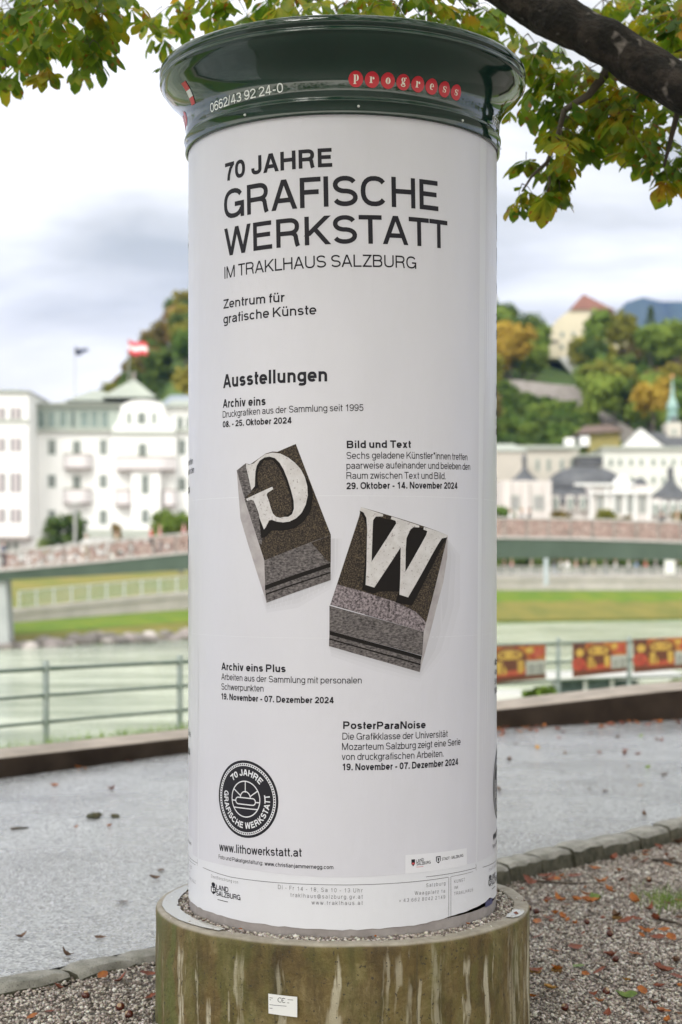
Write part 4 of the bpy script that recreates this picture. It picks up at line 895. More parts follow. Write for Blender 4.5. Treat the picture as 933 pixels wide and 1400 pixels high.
# steel-free joint lines and the small white plate
def on_ring(s, z, lift=0.0): a = s/.73; r = .73 + lift; return (CX + r*math.sin(a), CY - r*math.cos(a), z)
jm = mat('dark_joint', (.09, .075, .04), (.05, .042, .025), 40, .9)
for s0 in (-.238, .262):
    decal(ring_ob, 'mould_seam', [([(s0-.001, -.1), (s0+.001, -.1), (s0+.0022, .1), (s0+.0012, .25), (s0+.0016, .385), (s0-.001, .385), (s0-.0018, .24), (s0-.0006, .1)], 0)], jm, .0045, wrap=on_ring)
plate_w = mat('white_label_plate', (.72, .72, .73), rough=.35)
pl = decal(ring_ob, 'label_plate', [([(-.262, .2185), (-.157, .2155), (-.157, .145), (-.261, .150)], 0)], plate_w, .0062, wrap=on_ring)
gf = annulus(.0065, .0085, 50, 310, 20, -.2185, .2005) + annulus(.0065, .0085, 50, 310, 20, -.2045, .2000) + [([(-.211, .1992), (-.205, .1992), (-.205, .2008), (-.211, .2008)], 1)]
decal(pl, 'approval_mark', gf, ink, .0072, wrap=on_ring)
fine = [([(-.257 + x, z), (-.257 + x + l, z), (-.257 + x + l, z + .0018), (-.257 + x, z + .0018)], 0) for x, z, l in ((0, .204, .012), (0, .197, .006), (.066, .203, .02), (.064, .192, .008), (0, .180, .062), (0, .168, .011))]
decal(pl, 'fine_print', fine, ink_soft, .0070, wrap=on_ring)
# ---------------------------------------------------------------- railing, banners, boat
steel = mat('grey_green_steel', (.17, .21, .20), (.25, .28, .27), 6, .45, metal=.2)
steel_dark = mat('weathered_green_steel', (.09, .13, .115), (.15, .18, .165), 6, .5, metal=.2)
def dense(poly, step=.5):
    out = []; s = 0
    while True:
        a = along(poly, s)
        if not a: break
        out.append(a); s += step
    return out
rail_root = thing('railing', (RAIL[0][0], RAIL[0][1], -.4), 'grey green steel railing with three thin rails along the river bank', 'railing')
def rail_top(x): return lerp_tab([(-8, .60), (-3.32, .555), (-2, .52), (3.5, .47), (4.8, .46), (9, .42)], x)
for k in range(3):
    m = MB(); m.tube([(x, y, rail_top(x) - .30 * k) for x, y in RAIL], .019 if k else .024, 8); m.build('rail', steel_dark, rail_root, smooth=True)
for i, (x, y) in enumerate(RAIL):
    m = MB(); z1 = rail_top(x) + .09
    m.tube([(x, y, -.9 if x > -1 else -.62), (x, y, z1 - .015), (x, y, z1)], [.036, .036, .026], 10)
    for k in range(3): m.tube([(x, y, rail_top(x) - .3*k - .03), (x, y, rail_top(x) - .3*k + .03)], .046, 10)
    m.build('post', steel, rail_root, smooth='edges')

# three printed banners tied to the rails
bn_orange = mat('banner_orange_print', (.42, .17, .035), (.30, .05, .022), 7, .45, detail=6, lo=.4, hi=.6)
bn_dark = mat('banner_dark_print', (.07, .022, .018), (.16, .05, .03), 9, .45, detail=5)
bn_brown = mat('banner_brown_print', (.12, .035, .02), rough=.45); bn_gold = mat('banner_gold_print', (.55, .36, .08), (.40, .22, .05), 12, .45)
bn_red = mat('banner_red_print', (.32, .03, .025), (.42, .09, .05), 8, .45); bn_white = mat('banner_grey_print', (.42, .42, .40), (.34, .34, .33), 20, .45)
bn_text = mat('banner_grey_text', (.14, .14, .14), rough=.5)
def banner(u0, u1, v0, v1, v2, v3, label):
    """corners: top left v0, top right v1, bottom right v2, bottom left v3"""
    def rail_point(u):
        lo, hi = -8.0, 8.2
        for _ in range(50):
            mid = (lo + hi) / 2; p = lerp_tab(RAIL, mid)
            if mid / p < (u - MIDX) / FPX: lo = mid
            else: hi = mid
        return mid, lerp_tab(RAIL, mid)
    a, b_ = rail_point(u0), rail_point(u1); d0, d1 = a[1] - .06, b_[1] - .06
    z = lambda v, d: EYE - (v - HORIZON) / FPX * d
    tl, tr, br, bl = z(v0, d0), z(v1, d1), z(v2, d1), z(v3, d0)
    ax, bx = (u0-MIDX)/FPX*d0, (u1-MIDX)/FPX*d1
    root = thing('banner', (ax, d0, bl), label, 'banner', 'advertising banners tied to the railing')
    def P_(p, q, lift):                        # p across 0..1, q up 0..1
        x, y = ax + (bx-ax)*p, d0 + (d1-d0)*p; zz = (bl + (br-bl)*p) * (1-q) + (tl + (tr-tl)*p) * q
        l = math.hypot(bx-ax, d1-d0); nx, ny = (d1-d0)/l, -(bx-ax)/l
        w_ = .010 * math.sin(p*9) * (1 - .4*q); return (x + nx*(lift + w_), y + ny*(lift + w_), zz)
    def flat(name, polys, m, lift, parent):
        o = MB()
        for poly in polys: o.add([P_(p, q, lift) for p, q in poly], [tuple(range(len(poly)))])
        return o.build(name, m, parent)
    o = MB(); n = 24
    o.add([P_(i/n, q, l) for l in (0, -.006) for i in range(n+1) for q in (0, 1)], [(2*i, 2*i+2, 2*i+3, 2*i+1) for i in range(n)] + [(2*(n+1)+2*i+1, 2*(n+1)+2*i+3, 2*(n+1)+2*i+2, 2*(n+1)+2*i) for i in range(n)] + [(2*i+k, 2*i+2+k, 2*(n+1)+2*i+2+k, 2*(n+1)+2*i+k) for i in range(n) for k in (0, 1)])
    o.build('sheet', bn_orange, root)
    strip = lambda p0, q0, p1, q1: [[(p0 + (p1-p0)*i/6, q0), (p0 + (p1-p0)*(i+1)/6, q0), (p0 + (p1-p0)*(i+1)/6, q1), (p0 + (p1-p0)*i/6, q1)] for i in range(6)]
    elp = lambda cx, cy, rx, ry, n=22, a0=0, a1=360: [(cx + rx*math.cos(R(a0+(a1-a0)*i/n)), cy + ry*math.sin(R(a0+(a1-a0)*i/n))) for i in range(n)]
    flat('printed_border', strip(0, 0, 1, .16), bn_brown, .004, root)
    flat('printed_corner', strip(0, .16, .22, 1) , bn_dark, .004, root)
    for e_ in (elp(.1, .38, .12, .2), elp(.45, .24, .34, .1), elp(.86, .80, .1, .16)): flat('printed_food', [e_], bn_red, .006, root)
    for e_ in (elp(.12, .72, .07, .12), elp(.76, .86, .06, .09)): flat('printed_food', [e_], bn_gold, .007, root)
    flat('printed_oval', [elp(.46, .60, .26, .37)], bn_brown, .009, root)
    flat('printed_glasses', [[(.27+.105*i, .22), (.345+.105*i, .22), (.355+.105*i, .58), (.26+.105*i, .58)] for i in range(4)] + [elp(.46, .74, .19, .15)], bn_gold, .013, root)
    flat('printed_title', [[(.33+.045*i, .70+.03*math.sin(i*.5)), (.36+.045*i, .70+.03*math.sin(i*.5)), (.36+.045*i, .80+.03*math.sin(i*.5)), (.33+.045*i, .80+.03*math.sin(i*.5))] for i in range(6)], bn_dark, .016, root)
    wb = flat('printed_box', strip(.70, .15, .99, .56), bn_white, .010, root)
    flat('printed_lines', [[(.73+.13*(i % 2), .20+.07*(i//2)), (.83+.13*(i % 2), .20+.07*(i//2)), (.83+.13*(i % 2), .23+.07*(i//2)), (.73+.13*(i % 2), .23+.07*(i//2))] for i in range(8)], bn_text, .013, wb)
banner(652, 746, 885, 881.5, 927.5, 937, 'dark red and orange printed banner partly hidden behind the right edge of the column')
banner(783.5, 857, 879.8, 877, 918, 926.3, 'dark red and orange printed banner hanging between the two visible railing posts')
banner(866.5, 946, 873.8, 870.5, 913, 920, 'dark red and orange printed banner at the far right beyond the second post')

BY = 46.0
boat = thing('boat', at(800, 1005, BY), 'white moored boat with dark windows seen under the banners', 'boat')
white_paint = mat('white_boat_paint', (.55, .55, .53), rough=.35); dark_glass = mat('dark_glass', (.035, .05, .05), (.10, .13, .13), 3, .12)
m = MB(); hx0, hx1 = at(640, 0, BY).x, at(960, 0, BY).x
m.slab([(hx0, BY + .2), (hx0 + .6, BY - .9), (hx1 - 2.0, BY - .9), (hx1, BY + .2), (hx1 - 2.0, BY + 1.3), (hx0 + .6, BY + 1.3)], WATER - .3, WATER + .65); m.build('hull', white_paint, boat)
m = MB(); cx0, cx1 = at(760, 0, BY).x, at(868, 0, BY).x
m.box(cx0, BY - .6, WATER + .65, cx1, BY + 1.0, WATER + 1.95); m.build('cabin', dark_glass, boat)
for i in range(4):
    m = MB(); x = cx0 + (cx1-cx0)*i/3; m.box(x - .05, BY - .64, WATER + .65, x + .05, BY - .58, WATER + 1.95); m.build('window_post', white_paint, boat)
m = MB(); m.prism([(cx0 - .3, WATER + 1.96), (cx1 + 1.5, WATER + 1.96), (cx1 + 1.4, WATER + 2.06), (cx0 - .2, WATER + 2.04)], BY - 1.0, BY + 1.4); m.build('roof', white_paint, boat)
m = MB(); m.box(hx0 + .3, BY - .7, WATER + .65, cx0 - .9, BY + 1.1, WATER + 1.5); m.build('canopy', white_paint, boat)

# ---------------------------------------------------------------- the footbridge
girder_m = mat('green_grey_girder', (.055, .080, .060), (.08, .112, .088), .4, .5); deck_m = mat('bridge_deck', (.45, .42, .40), (.36, .34, .33), .8, .8)
BRY = [(-600, 100), (0, 98), (258, 95), (933, 93), (1500, 92)]
DTOP = [(-600, 800), (-200, 792), (0, 781.5), (130, 769.5), (257, 756.5), (360, 747), (468, 740), (580, 736.5), (676, 736), (800, 738), (933, 742.5), (1200, 760), (1500, 790)]
DBOT = [(-600, 810), (-200, 803), (0, 793.5), (130, 786.5), (257, 778.8), (360, 771), (468, 765.5), (580, 763), (676, 762.5), (800, 763), (933, 765.5), (1200, 783), (1500, 812)]
bridge = thing('footbridge', at(468, 790, 95), 'green grey steel footbridge arching across the river with people and padlocked railings', 'bridge')
bu = list(range(-600, 1501, 30))
def bpt(u, v, dy=0): 
    y = lerp_tab(BRY, u); p = at(u, v, y); return (p.x, p.y + dy, p.z)
m = MB(); vs = []
for u in bu: vs += [bpt(u, lerp_tab(DBOT, u), .25), bpt(u, lerp_tab(DTOP, u)), bpt(u, lerp_tab(DTOP, u), 3.6), bpt(u, lerp_tab(DBOT, u), 3.3)]
m.add(vs, [(i*4+j, (i+1)*4+j, (i+1)*4+(j+1) % 4, i*4+(j+1) % 4) for i in range(len(bu)-1) for j in range(4)]); m.build('girder', girder_m, bridge, smooth='edges')
m = MB(); vs = []
for u in bu:
    v = lerp_tab(DTOP, u); p = bpt(u, v)
    vs += [(p[0], p[1] - .10, p[2] + .005), (p[0], p[1] - .10, p[2] + .15), (p[0], p[1] + 3.7, p[2] + .15)]
m.add(vs, [(i*3+j, (i+1)*3+j, (i+1)*3+j+1, i*3+j+1) for i in range(len(bu)-1) for j in range(2)]); m.build('deck_edge', deck_m, bridge)
lock = bpy.data.materials.new('padlocks_on_mesh'); lock.use_nodes = True; t = lock.node_tree; b = t.nodes['Principled BSDF']; b.inputs['Roughness'].default_value = .5
tcn = t.nodes.new('ShaderNodeTexCoord'); vo = t.nodes.new('ShaderNodeTexVoronoi'); vo.inputs['Scale'].default_value = 9; t.links.new(tcn.outputs['Object'], vo.inputs['Vector'])
rp_ = t.nodes.new('ShaderNodeValToRGB'); t.links.new(vo.outputs['Color'], rp_.inputs[0]); e = rp_.color_ramp.elements
e[0].position = 0; e[0].color = (.08, .05, .042, 1); e[1].position = 1; e[1].color = (.46, .39, .36, 1)
q = e.new(.35); q.color = (.22, .16, .14, 1); q = e.new(.65); q.color = (.27, .17, .15, 1)
t.links.new(rp_.outputs[0], b.inputs['Base Color'])
nz_ = t.nodes.new('ShaderNodeTexNoise'); nz_.inputs['Scale'].default_value = 2.2; nz_.inputs['Detail'].default_value = 6; t.links.new(tcn.outputs['Object'], nz_.inputs['Vector'])
sx = t.nodes.new('ShaderNodeSeparateXYZ'); t.links.new(tcn.outputs['Object'], sx.inputs[0])
bias = t.nodes.new('ShaderNodeMapRange'); t.links.new(sx.outputs[0], bias.inputs[0]); bias.inputs[1].default_value = -20; bias.inputs[2].default_value = 8; bias.inputs[3].default_value = -.03; bias.inputs[4].default_value = .22
ad = t.nodes.new('ShaderNodeMath'); ad.operation = 'ADD'; t.links.new(nz_.outputs[0], ad.inputs[0]); t.links.new(bias.outputs[0], ad.inputs[1])
gt = t.nodes.new('ShaderNodeMath'); gt.operation = 'GREATER_THAN'; gt.inputs[1].default_value = .5; t.links.new(ad.outputs[0], gt.inputs[0]); t.links.new(gt.outputs[0], b.inputs['Alpha'])
rail_white = mat('pale_bridge_rail', (.42, .40, .385), rough=.4)
RH = 1.22
for dy in (-.05, 3.6):
    m = MB(); vs = []
    for u in bu: p = bpt(u, lerp_tab(DTOP, u), dy); vs += [(p[0], p[1], p[2] + .18), (p[0], p[1], p[2] + RH - .05)]
    m.add(vs, [(2*i, 2*i+2, 2*i+3, 2*i+1) for i in range(len(bu)-1)]); m.build('railing_mesh', lock, bridge)
    m = MB(); m.tube([Vector(bpt(u, lerp_tab(DTOP, u), dy)) + Vector((0, 0, RH)) for u in bu], .055, 6); m.build('handrail', rail_white, bridge)
for i in range(len(bu)):
    if -250 < bu[i] < 1200:
        p = bpt(bu[i], lerp_tab(DTOP, bu[i]), -.08); m = MB(); m.box(p[0] - .02, p[1] - .03, p[2] + .02, p[0] + .02, p[1] + .03, p[2] + RH); m.build('railing_post', steel, bridge)
pier = MB(); a, b_ = at(-60, 793, 99), at(10, 792, 99); zt = a.z + .1
pier.prism([(a.x, WATER - .5), (b_.x + .25, WATER - .5), (b_.x, zt), (a.x, zt)], 98.6, 100.2); pier.build('pier', mat('pale_pier_concrete', (.40, .42, .42), (.33, .35, .35), .5, .8), bridge)

# low railing along the far promenade
def far_rail(name, u0, u1, step, h, label, panel_m, post_m, inset=.1):
    a = (u0 - MIDX) / FPX * lerp_tab(DP, u0); y = lerp_tab(DP, u0)
    root = thing(name, (a, y, lerp_tab(PZ1, u0)), label, 'railing')
    pts = []
    for u in range(u0, u1 + 1, step):
        y = lerp_tab(DP, u) + inset; pts.append(Vector(((u - MIDX)/FPX*y, y, lerp_tab(PZ1, u) + .07)))
    m = MB(); vs = []
    for p in pts: vs += [p + Vector((0, 0, .08)), p + Vector((0, 0, h - .04))]
    m.add(vs, [(2*i, 2*i+2, 2*i+3, 2*i+1) for i in range(len(pts)-1)]); m.build('infill', panel_m, root)
    m = MB(); m.tube([p + Vector((0, 0, h)) for p in pts], .045, 6); m.build('handrail', post_m, root)
    for p in pts: m = MB(); m.box(p.x - .06, p.y - .05, p.z, p.x + .06, p.y + .05, p.z + h); m.build('post', post_m, root)
pale_green = mat('pale_green_mesh', (.35, .43, .36), rough=.5, alpha=.45); grey_mesh = mat('grey_bar_infill', (.42, .42, .41), rough=.5, alpha=.5)
far_rail('railing', 26, 674, 24, 1.2, 'pale railing with green tinted panels climbing along the far bank on the left', pale_green, mat('white_post', (.48, .50, .50), rough=.5))
far_rail('railing', 676, 1100, 16, 1.0, 'pale grey promenade railing under the bridge on the right', grey_mesh, rail_white)

# boulders at the far water's edge
stone_m = mat('river_boulder', (.34, .30, .285), (.20, .18, .17), 1.4, .85, detail=6, hue=.02)
def boulder(seed):
    bm = bmesh.new(); bmesh.ops.create_icosphere(bm, subdivisions=3, radius=1)
    for v in bm.verts: v.co *= 1 + .30 * mnoise.noise(v.co * .9 + Vector((seed*7, 0, 0))) + .10 * mnoise.noise(v.co * 2.6 + Vector((0, seed*3, 0))); v.co.z *= .7
    me = bpy.data.meshes.new('boulder'); bm.to_mesh(me); bm.free(); me.materials.append(stone_m); me.polygons.foreach_set('use_smooth', [True]*len(me.polygons)); return me
bms = [boulder(k) for k in range(5)]; rng = random.Random(8)
pale_st = mat('pale_boulder', (.55, .50, .48), (.42, .38, .36), 1.6, .85)
for k in range(52):
    u = -40 + 310 * k / 51 + rng.uniform(-4, 4); y = lerp_tab(DW, u) + rng.uniform(-.6, 1.6); x = (u - MIDX)/FPX*y
    o = bpy.data.objects.new('boulder', bms[k % 5]); C.objects.link(o); s_ = rng.uniform(.32, .72); o.scale = (s_*1.3, s_, s_*.85); o.rotation_euler = (rng.uniform(-.2, .2), rng.uniform(-.2, .2), rng.uniform(0, 6))
    o.location = (x, y, max(WATER, terrain(x, y)) + s_*.15)
    if k % 9 == 4: o.data = bms[k % 5].copy(); o.data.materials[0] = pale_st; tag(o, 'pale rounded boulder lying at the water edge below the left grass bank', 'boulder', 'pale boulders at the far water edge')
    else: tag(o, 'grey brown boulder lying at the water edge below the left grass bank', 'boulder', 'boulders along the far water edge')

# ---------------------------------------------------------------- buildings
white_wall = mat('white_render', (.79, .79, .78), (.74, .74, .735), .25, .8); grey_roof = mat('pale_green_roof', (.37, .40, .35), (.32, .35, .31), .4, .6); blue_roof = mat('blue_grey_roof', (.28, .32, .38), rough=.6)
win_dark = mat('window_glass', (.09, .105, .10), (.17, .185, .18), .5, .2); win_teal = mat('teal_window_glass', (.07, .12, .11), (.15, .21, .20), .6, .15); frame_m = mat('window_frame', (.36, .41, .37), rough=.6)
shutter = mat('pink_grey_shutter', (.42, .38, .39), rough=.7); cornice_m = mat('grey_green_cornice', (.36, .385, .345), rough=.7); soffit = mat('brown_grey_soffit', (.28, .24, .23), rough=.8)
HY = 190.0
hx = lambda X: (X/3.4556 - MIDX)/FPX*HY
hz_ = lambda Y: EYE - (440 + Y/3.4556 - HORIZON)/FPX*HY
hotel = thing('hotel', (hx(300), HY, 2), 'large white hotel with balconies, a curved gable and pale green roofs across the river', 'hotel')
def window(parent, x0, z0, x1, z1, y, pair=False, glass=win_dark):
    m = MB(); f = .10; m.box(x0 - f, y - .08, z0 - f, x1 + f, y - .003, z0); m.box(x0 - f, y - .08, z1, x1 + f, y - .003, z1 + f); m.box(x0 - f, y - .08, z0, x0, y - .003, z1); m.box(x1, y - .08, z0, x1 + f, y - .003, z1)
    if pair: xm = (x0+x1)/2; m.box(xm - .35, y - .085, z0, xm + .35, y - .003, z1)
    else: xm = (x0+x1)/2; m.box(xm - .05, y - .07, z0, xm + .05, y - .003, z1)
    w_ = m.build('window', shutter if pair else frame_m, parent)
    g = MB(); g.add([(x0, y - .02, z0), (x1, y - .02, z0), (x1, y - .02, z1), (x0, y - .02, z1)], [(0, 1, 2, 3)]); g.build('pane', glass, w_)
    return w_
def hbox(name, X0, Y0, X1, Y1, y0, y1, m_, parent=None):
    m = MB(); m.box(hx(X0), y0, hz_(Y1), hx(X1), y1, hz_(Y0)); return m.build(name, m_, parent or hotel)
G0 = hz_(0); base_z = 1.0
# left wing stands forward
m = MB(); m.box(hx(-700), HY - 6, hz_(1020), hx(180), HY + 14, hz_(355)); m.build('wall', white_wall, hotel)
m = MB(); m.box(hx(-700), HY - 3.5, base_z, hx(200), HY + 13, hz_(1020) - .01); m.build('ground_floor', white_wall, hotel)
m = MB(); m.box(hx(-700), HY - 6.05, hz_(1032), hx(182), HY - 3.4, hz_(1019)); m.build('overhang', soffit, hotel)
HK = (HY - 6)/HY
wx_ = lambda X: (X/3.4556 - MIDX)/FPX*(HY - 6); wz_ = lambda Y: EYE - (440 + Y/3.4556 - HORIZON)/FPX*(HY - 6)
for Y0, Y1 in ((408, 458), (552, 610), (716, 803), (886, 945)):
    for X0, X1 in ((52, 99), (-24, 23), (-104, -57), (-184, -137), (-264, -217), (-344, -297), (-424, -377), (-504, -457), (-584, -537)):
        window(hotel, wx_(X0), wz_(Y1), wx_(X1), wz_(Y0), HY - 6, pair=True)
hbox('cornice', -700, 484, 186, 496, HY - 6.3, HY - 5.9, cornice_m); hbox('cornice', -700, 352, 190, 362, HY - 6.5, HY - 5.8, cornice_m)
for X0 in (12, 48, -60, -120, -180): window(hotel, wx_(X0), wz_(1100), wx_(X0 + 14), wz_(1040), HY - 3.5)
def hip(name, X0, X1, Ye, Yr, Xr0, Xr1, y0, y1, m_):
    """hipped roof over x0..x1, eaves at Ye, ridge at Yr between Xr0 and Xr1"""
    ze, zr = hz_(Ye), hz_(Yr); ym = (y0+y1)/2; m = MB()
    m.add([(hx(X0), y0, ze), (hx(X1), y0, ze), (hx(X1), y1, ze), (hx(X0), y1, ze), (hx(Xr0), ym, zr), (hx(Xr1), ym, zr)], [(0, 1, 5, 4), (1, 2, 5), (2, 3, 4, 5), (3, 0, 4), (3, 2, 1, 0)])
    return m.build(name, m_, hotel)
hip('roof', -720, 192, 354, 300, -560, 40, HY - 6.6, HY + 15, grey_roof)
# main block
m = MB(); m.box(hx(179), HY - .0, base_z, hx(1500), HY + 16, hz_(400)); m.build('wall', white_wall, hotel)
hbox('attic_band', 182, 405, 565, 508, HY - .30, HY - .01, frame_m)
for X0, X1 in ((184, 212), (230, 264), (284, 316), (332, 348), (352, 364), (384, 418), (434, 464), (482, 512)): window(hotel, hx(X0), hz_(498), hx(X1), hz_(424), HY - .31, glass=win_teal)
hbox('cornice', 180, 505, 1500, 520, HY - .7, HY - .32, cornice_m); hbox('cornice', 180, 388, 575, 404, HY - .9, HY - .02, cornice_m)
hip('roof', 170, 620, 392, 345, 250, 600, HY - 1.2, HY + 17, grey_roof)
hip('pyramid_roof', 285, 560, 360, 285, 380, 430, HY + 3, HY + 15, grey_roof)
for Y0, Y1 in ((560, 625), (726, 780), (893, 952)):
    for X in (232, 474): window(hotel, hx(X), hz_(Y1), hx(X + 30), hz_(Y0), HY)
    window(hotel, hx(348), hz_(Y1 + 8), hx(380), hz_(Y0 + 5), HY)
def balcony(X0, X1, Y0, Y1, d=1.5):
    ro = MB(); x0, x1, z0, z1 = hx(X0), hx(X1), hz_(Y1), hz_(Y0); n = 12; pts = [(x0, HY - .02)] + [(x0 + (x1-x0)*i/n, HY - d*min(1, 1.35*math.sin(math.pi*(.10 + .80*i/n)) )) for i in range(n+1)] + [(x1, HY - .02)]
    ro.slab(pts, z0, z1); o = ro.build('balcony', mat('balcony_render', (.60, .57, .58), rough=.8) if not bpy.data.materials.get('balcony_render') else bpy.data.materials['balcony_render'], hotel)
    h = MB(); h.slab([(x, y - .03 if 0 < i < len(pts)-1 else y) for i, (x, y) in enumerate(pts)], z1 + .003, z1 + .14); h.build('flower_box', mat('balcony_plants', (.10, .15, .06), (.30, .22, .20), 1.5, .9) if not bpy.data.materials.get('balcony_plants') else bpy.data.materials['balcony_plants'], o)
    s_ = MB(); s_.slab([(x, y) for x, y in pts[1:-1]] + [(x1 - .2, HY - .02), (x0 + .2, HY - .02)], z0 - .25, z0 - .004); s_.build('underside', soffit, o)
balcony(305, 440, 632, 690); balcony(304, 436, 795, 853)
# gable bay
GYY = HY - 1.2
gy = lambda Y: hz_(Y)
gp = [(hx(540), base_z), (hx(835), base_z), (hx(835), gy(500)), (hx(812), gy(488)), (hx(798), gy(465)), (hx(785), gy(430)), (hx(780), gy(405)), (hx(768), gy(392)), (hx(730), gy(378)), (hx(680), gy(373)), (hx(630), gy(378)), (hx(592), gy(392)), (hx(578), gy(405)), (hx(575), gy(430)), (hx(566), gy(465)), (hx(554), gy(488)), (hx(540), gy(500))]
m = MB(); m.prism(gp, GYY, HY - .01); m.build('gable', white_wall, hotel)
for X0, X1 in ((610, 624), (660, 692), (728, 742)): window(hotel, hx(X0), gy(484), hx(X1), gy(436), GYY)
hbox('cornice', 536, 522, 838, 536, GYY - .35, GYY - .01, cornice_m)
dome = MB(); dome.lathe([(hx(790)-hx(680), gy(395)), (hx(780)-hx(680), gy(375)), (hx(752)-hx(680), gy(355)), (hx(720)-hx(680), gy(345)), (0.01, gy(340))], hx(665), HY + 3.5, 32, squash=.7); dome.build('rounded_roof', grey_roof, hotel, smooth=True)
m = MB(); zz = gy(352); X = [hx(470), hx(735)]; m.add([(X[0], HY + 1, zz), (X[1], HY + 1, zz), (X[1], HY + 12, zz), (X[0], HY + 12, zz), (hx(600), HY + 6.5, gy(238))], [(0, 1, 4), (1, 2, 4), (2, 3, 4), (3, 0, 4)]); m.build('pyramid_roof', grey_roof, hotel)
m = MB(); m.box(hx(594), HY + 6.3, gy(245), hx(606), HY + 6.7, gy(205)); m.build('chimney', soffit, hotel)
hip('roof', 700, 1500, 400, 300, 760, 1400, HY + 4, HY + 18, blue_roof)
hip('roof', 780, 1500, 402, 352, 800, 1450, HY - 1, HY + 10, grey_roof)
for X in (840, 884, 930, 980): window(hotel, hx(X), hz_(505), hx(X + 24), hz_(452), HY - .0, glass=win_dark)
hbox('tower_bay', 636, 695, 770, 1075, GYY - 1.6, GYY - .01, white_wall)
_hy = HY; HY = GYY - .02; balcony(552, 836, 645, 698, 2.0); balcony(546, 634, 800, 862, 1.4); balcony(772, 840, 800, 866, 1.4); HY = _hy
window(hotel, hx(664), hz_(640), hx(696), hz_(582), GYY)
for Y0, Y1 in ((732, 815), (893, 950)): window(hotel, hx(686), hz_(Y1), hx(716), hz_(Y0), GYY - 1.61)
for Y0, Y1 in ((560, 625), (740, 795), (893, 950)):
    for X in (848, 905, 960): window(hotel, hx(X), hz_(Y1), hx(X + 28), hz_(Y0), HY)
hbox('terrace', 395, 985, 760, 1020, HY - 3.0, HY - 1.3, cornice_m)
for i in range(9): hbox('terrace_pillar', 402 + 40*i, 1020, 412 + 40*i, 1120, HY - 2.8, HY - 2.4, white_wall)

# flags on the roof
pole_m = mat('flag_pole', (.34, .34, .34), rough=.4)
def flag(u, v_top, v_base, y, bands, wid, hgt, label):
    a, b_ = at(u, v_base, y), at(u, v_top, y); root = thing('flag', a, label, 'flag')
    m = MB(); m.tube([a, b_], .06, 6); m.build('pole', pole_m, root)
    n = 8; nb = len(bands)
    for k, mt in enumerate(bands):
        m = MB(); vs = []
        for i in range(n + 1):
            f = i / n; sag = .26 * wid * f + .14*math.sin(f*6)
            for q in (k/nb, (k+1)/nb):
                hh = hgt * (1 - (.75*f if nb == 1 else .12*f))
                vs.append((b_.x + wid*f, y - .1 + .35*math.sin(f*5), b_.z - sag - hh*q))
        m.add(vs, [(2*i, 2*i+2, 2*i+3, 2*i+1) for i in range(n)]); m.build('cloth' if nb == 1 else 'stripe', mt, root)
flag(103, 474, 545, 193, [mat('dark_blue_cloth', (.045, .055, .09), rough=.8)], 1.75, 1.0, 'small dark blue flag flying above the hotel roof')
fr = mat('red_cloth', (.55, .05, .07), rough=.8); flag(176, 464, 525, 194, [fr, mat('white_cloth', (.75, .72, .72), rough=.8), fr], 2.4, 1.7, 'red white red striped flag flying above the hotel gable')

# ---- right bank
PY = 186.0
def pt(u, y): return (u - MIDX)/FPX*y
def pz(v, y): return EYE - (v - HORIZON)/FPX*y
pink = mat('pale_pink_render', (.62, .575, .555), (.56, .52, .50), .3, .8); slate = mat('dark_slate', (.06, .064, .072), (.105, .11, .12), .8, .6); cream_w = mat('cream_render', (.56, .53, .47), (.52, .49, .43), .2, .85); copper = mat('green_copper', (.22, .36, .33), (.30, .43, .40), .8, .5); tile_red = mat('red_brown_tiles', (.22, .095, .07), (.17, .08, .06), .5, .8); tile_brown = mat('brown_tiles', (.13, .09, .075), (.17, .12, .10), .5, .85)
def rbox(name, parent, m_, u0, v0, u1, v1, y, depth):
    m = MB(); m.box(pt(u0, y), y, pz(v1, y), pt(u1, y), y + depth, pz(v0, y)); return m.build(name, m_, parent)
def rwindow(parent, u0, v0, u1, v1, y, glass=win_dark): return window(parent, pt(u0, y), pz(v1, y), pt(u1, y), pz(v0, y), y, glass=glass)
BOT = 740
pal = thing('palace', (pt(800, PY), PY, 2), 'pale pink villa with dark slate domes and finials facing the river', 'building')
def zp(X): return 676 + X/3.630
def zq(Y): return 560 + Y/3.631
def dome_roof(parent, u, v_eave, v_top, half, y, lantern=None, name='dome', bulge=1.0):
    m = MB(); r = (pt(u + half, y) - pt(u, y)); z0, z1 = pz(v_eave, y), pz(v_top, y); h = z1 - z0
    if bulge > 0: prof = [(r*1.04, z0 - .15), (r, z0)] + [(r*math.cos(R(a)) ** .9, z0 + h*math.sin(R(a))) for a in range(8, 91, 8)]
    else: prof = [(r*1.06, z0 - .15), (r, z0), (r*.86, z0 + h*.14), (r*.62, z0 + h*.32), (r*.36, z0 + h*.55), (r*.16, z0 + h*.8), (.12, z1)]
    m.lathe(prof, pt(u, y), y + r, 32); o = m.build(name, slate, parent, smooth='edges')
    if lantern:
        v0, v1, hw = lantern; l = MB(); rr_ = pt(u + hw, y) - pt(u, y); za, zb = pz(v0, y), pz(v1, y)
        l.lathe([(rr_, za - .3), (rr_, za + (zb-za)*.45), (rr_*1.35, za + (zb-za)*.48), (rr_*.9, za + (zb-za)*.7), (.05, zb)], pt(u, y), y + r, 12); l.build('finial', slate, o)
    return o
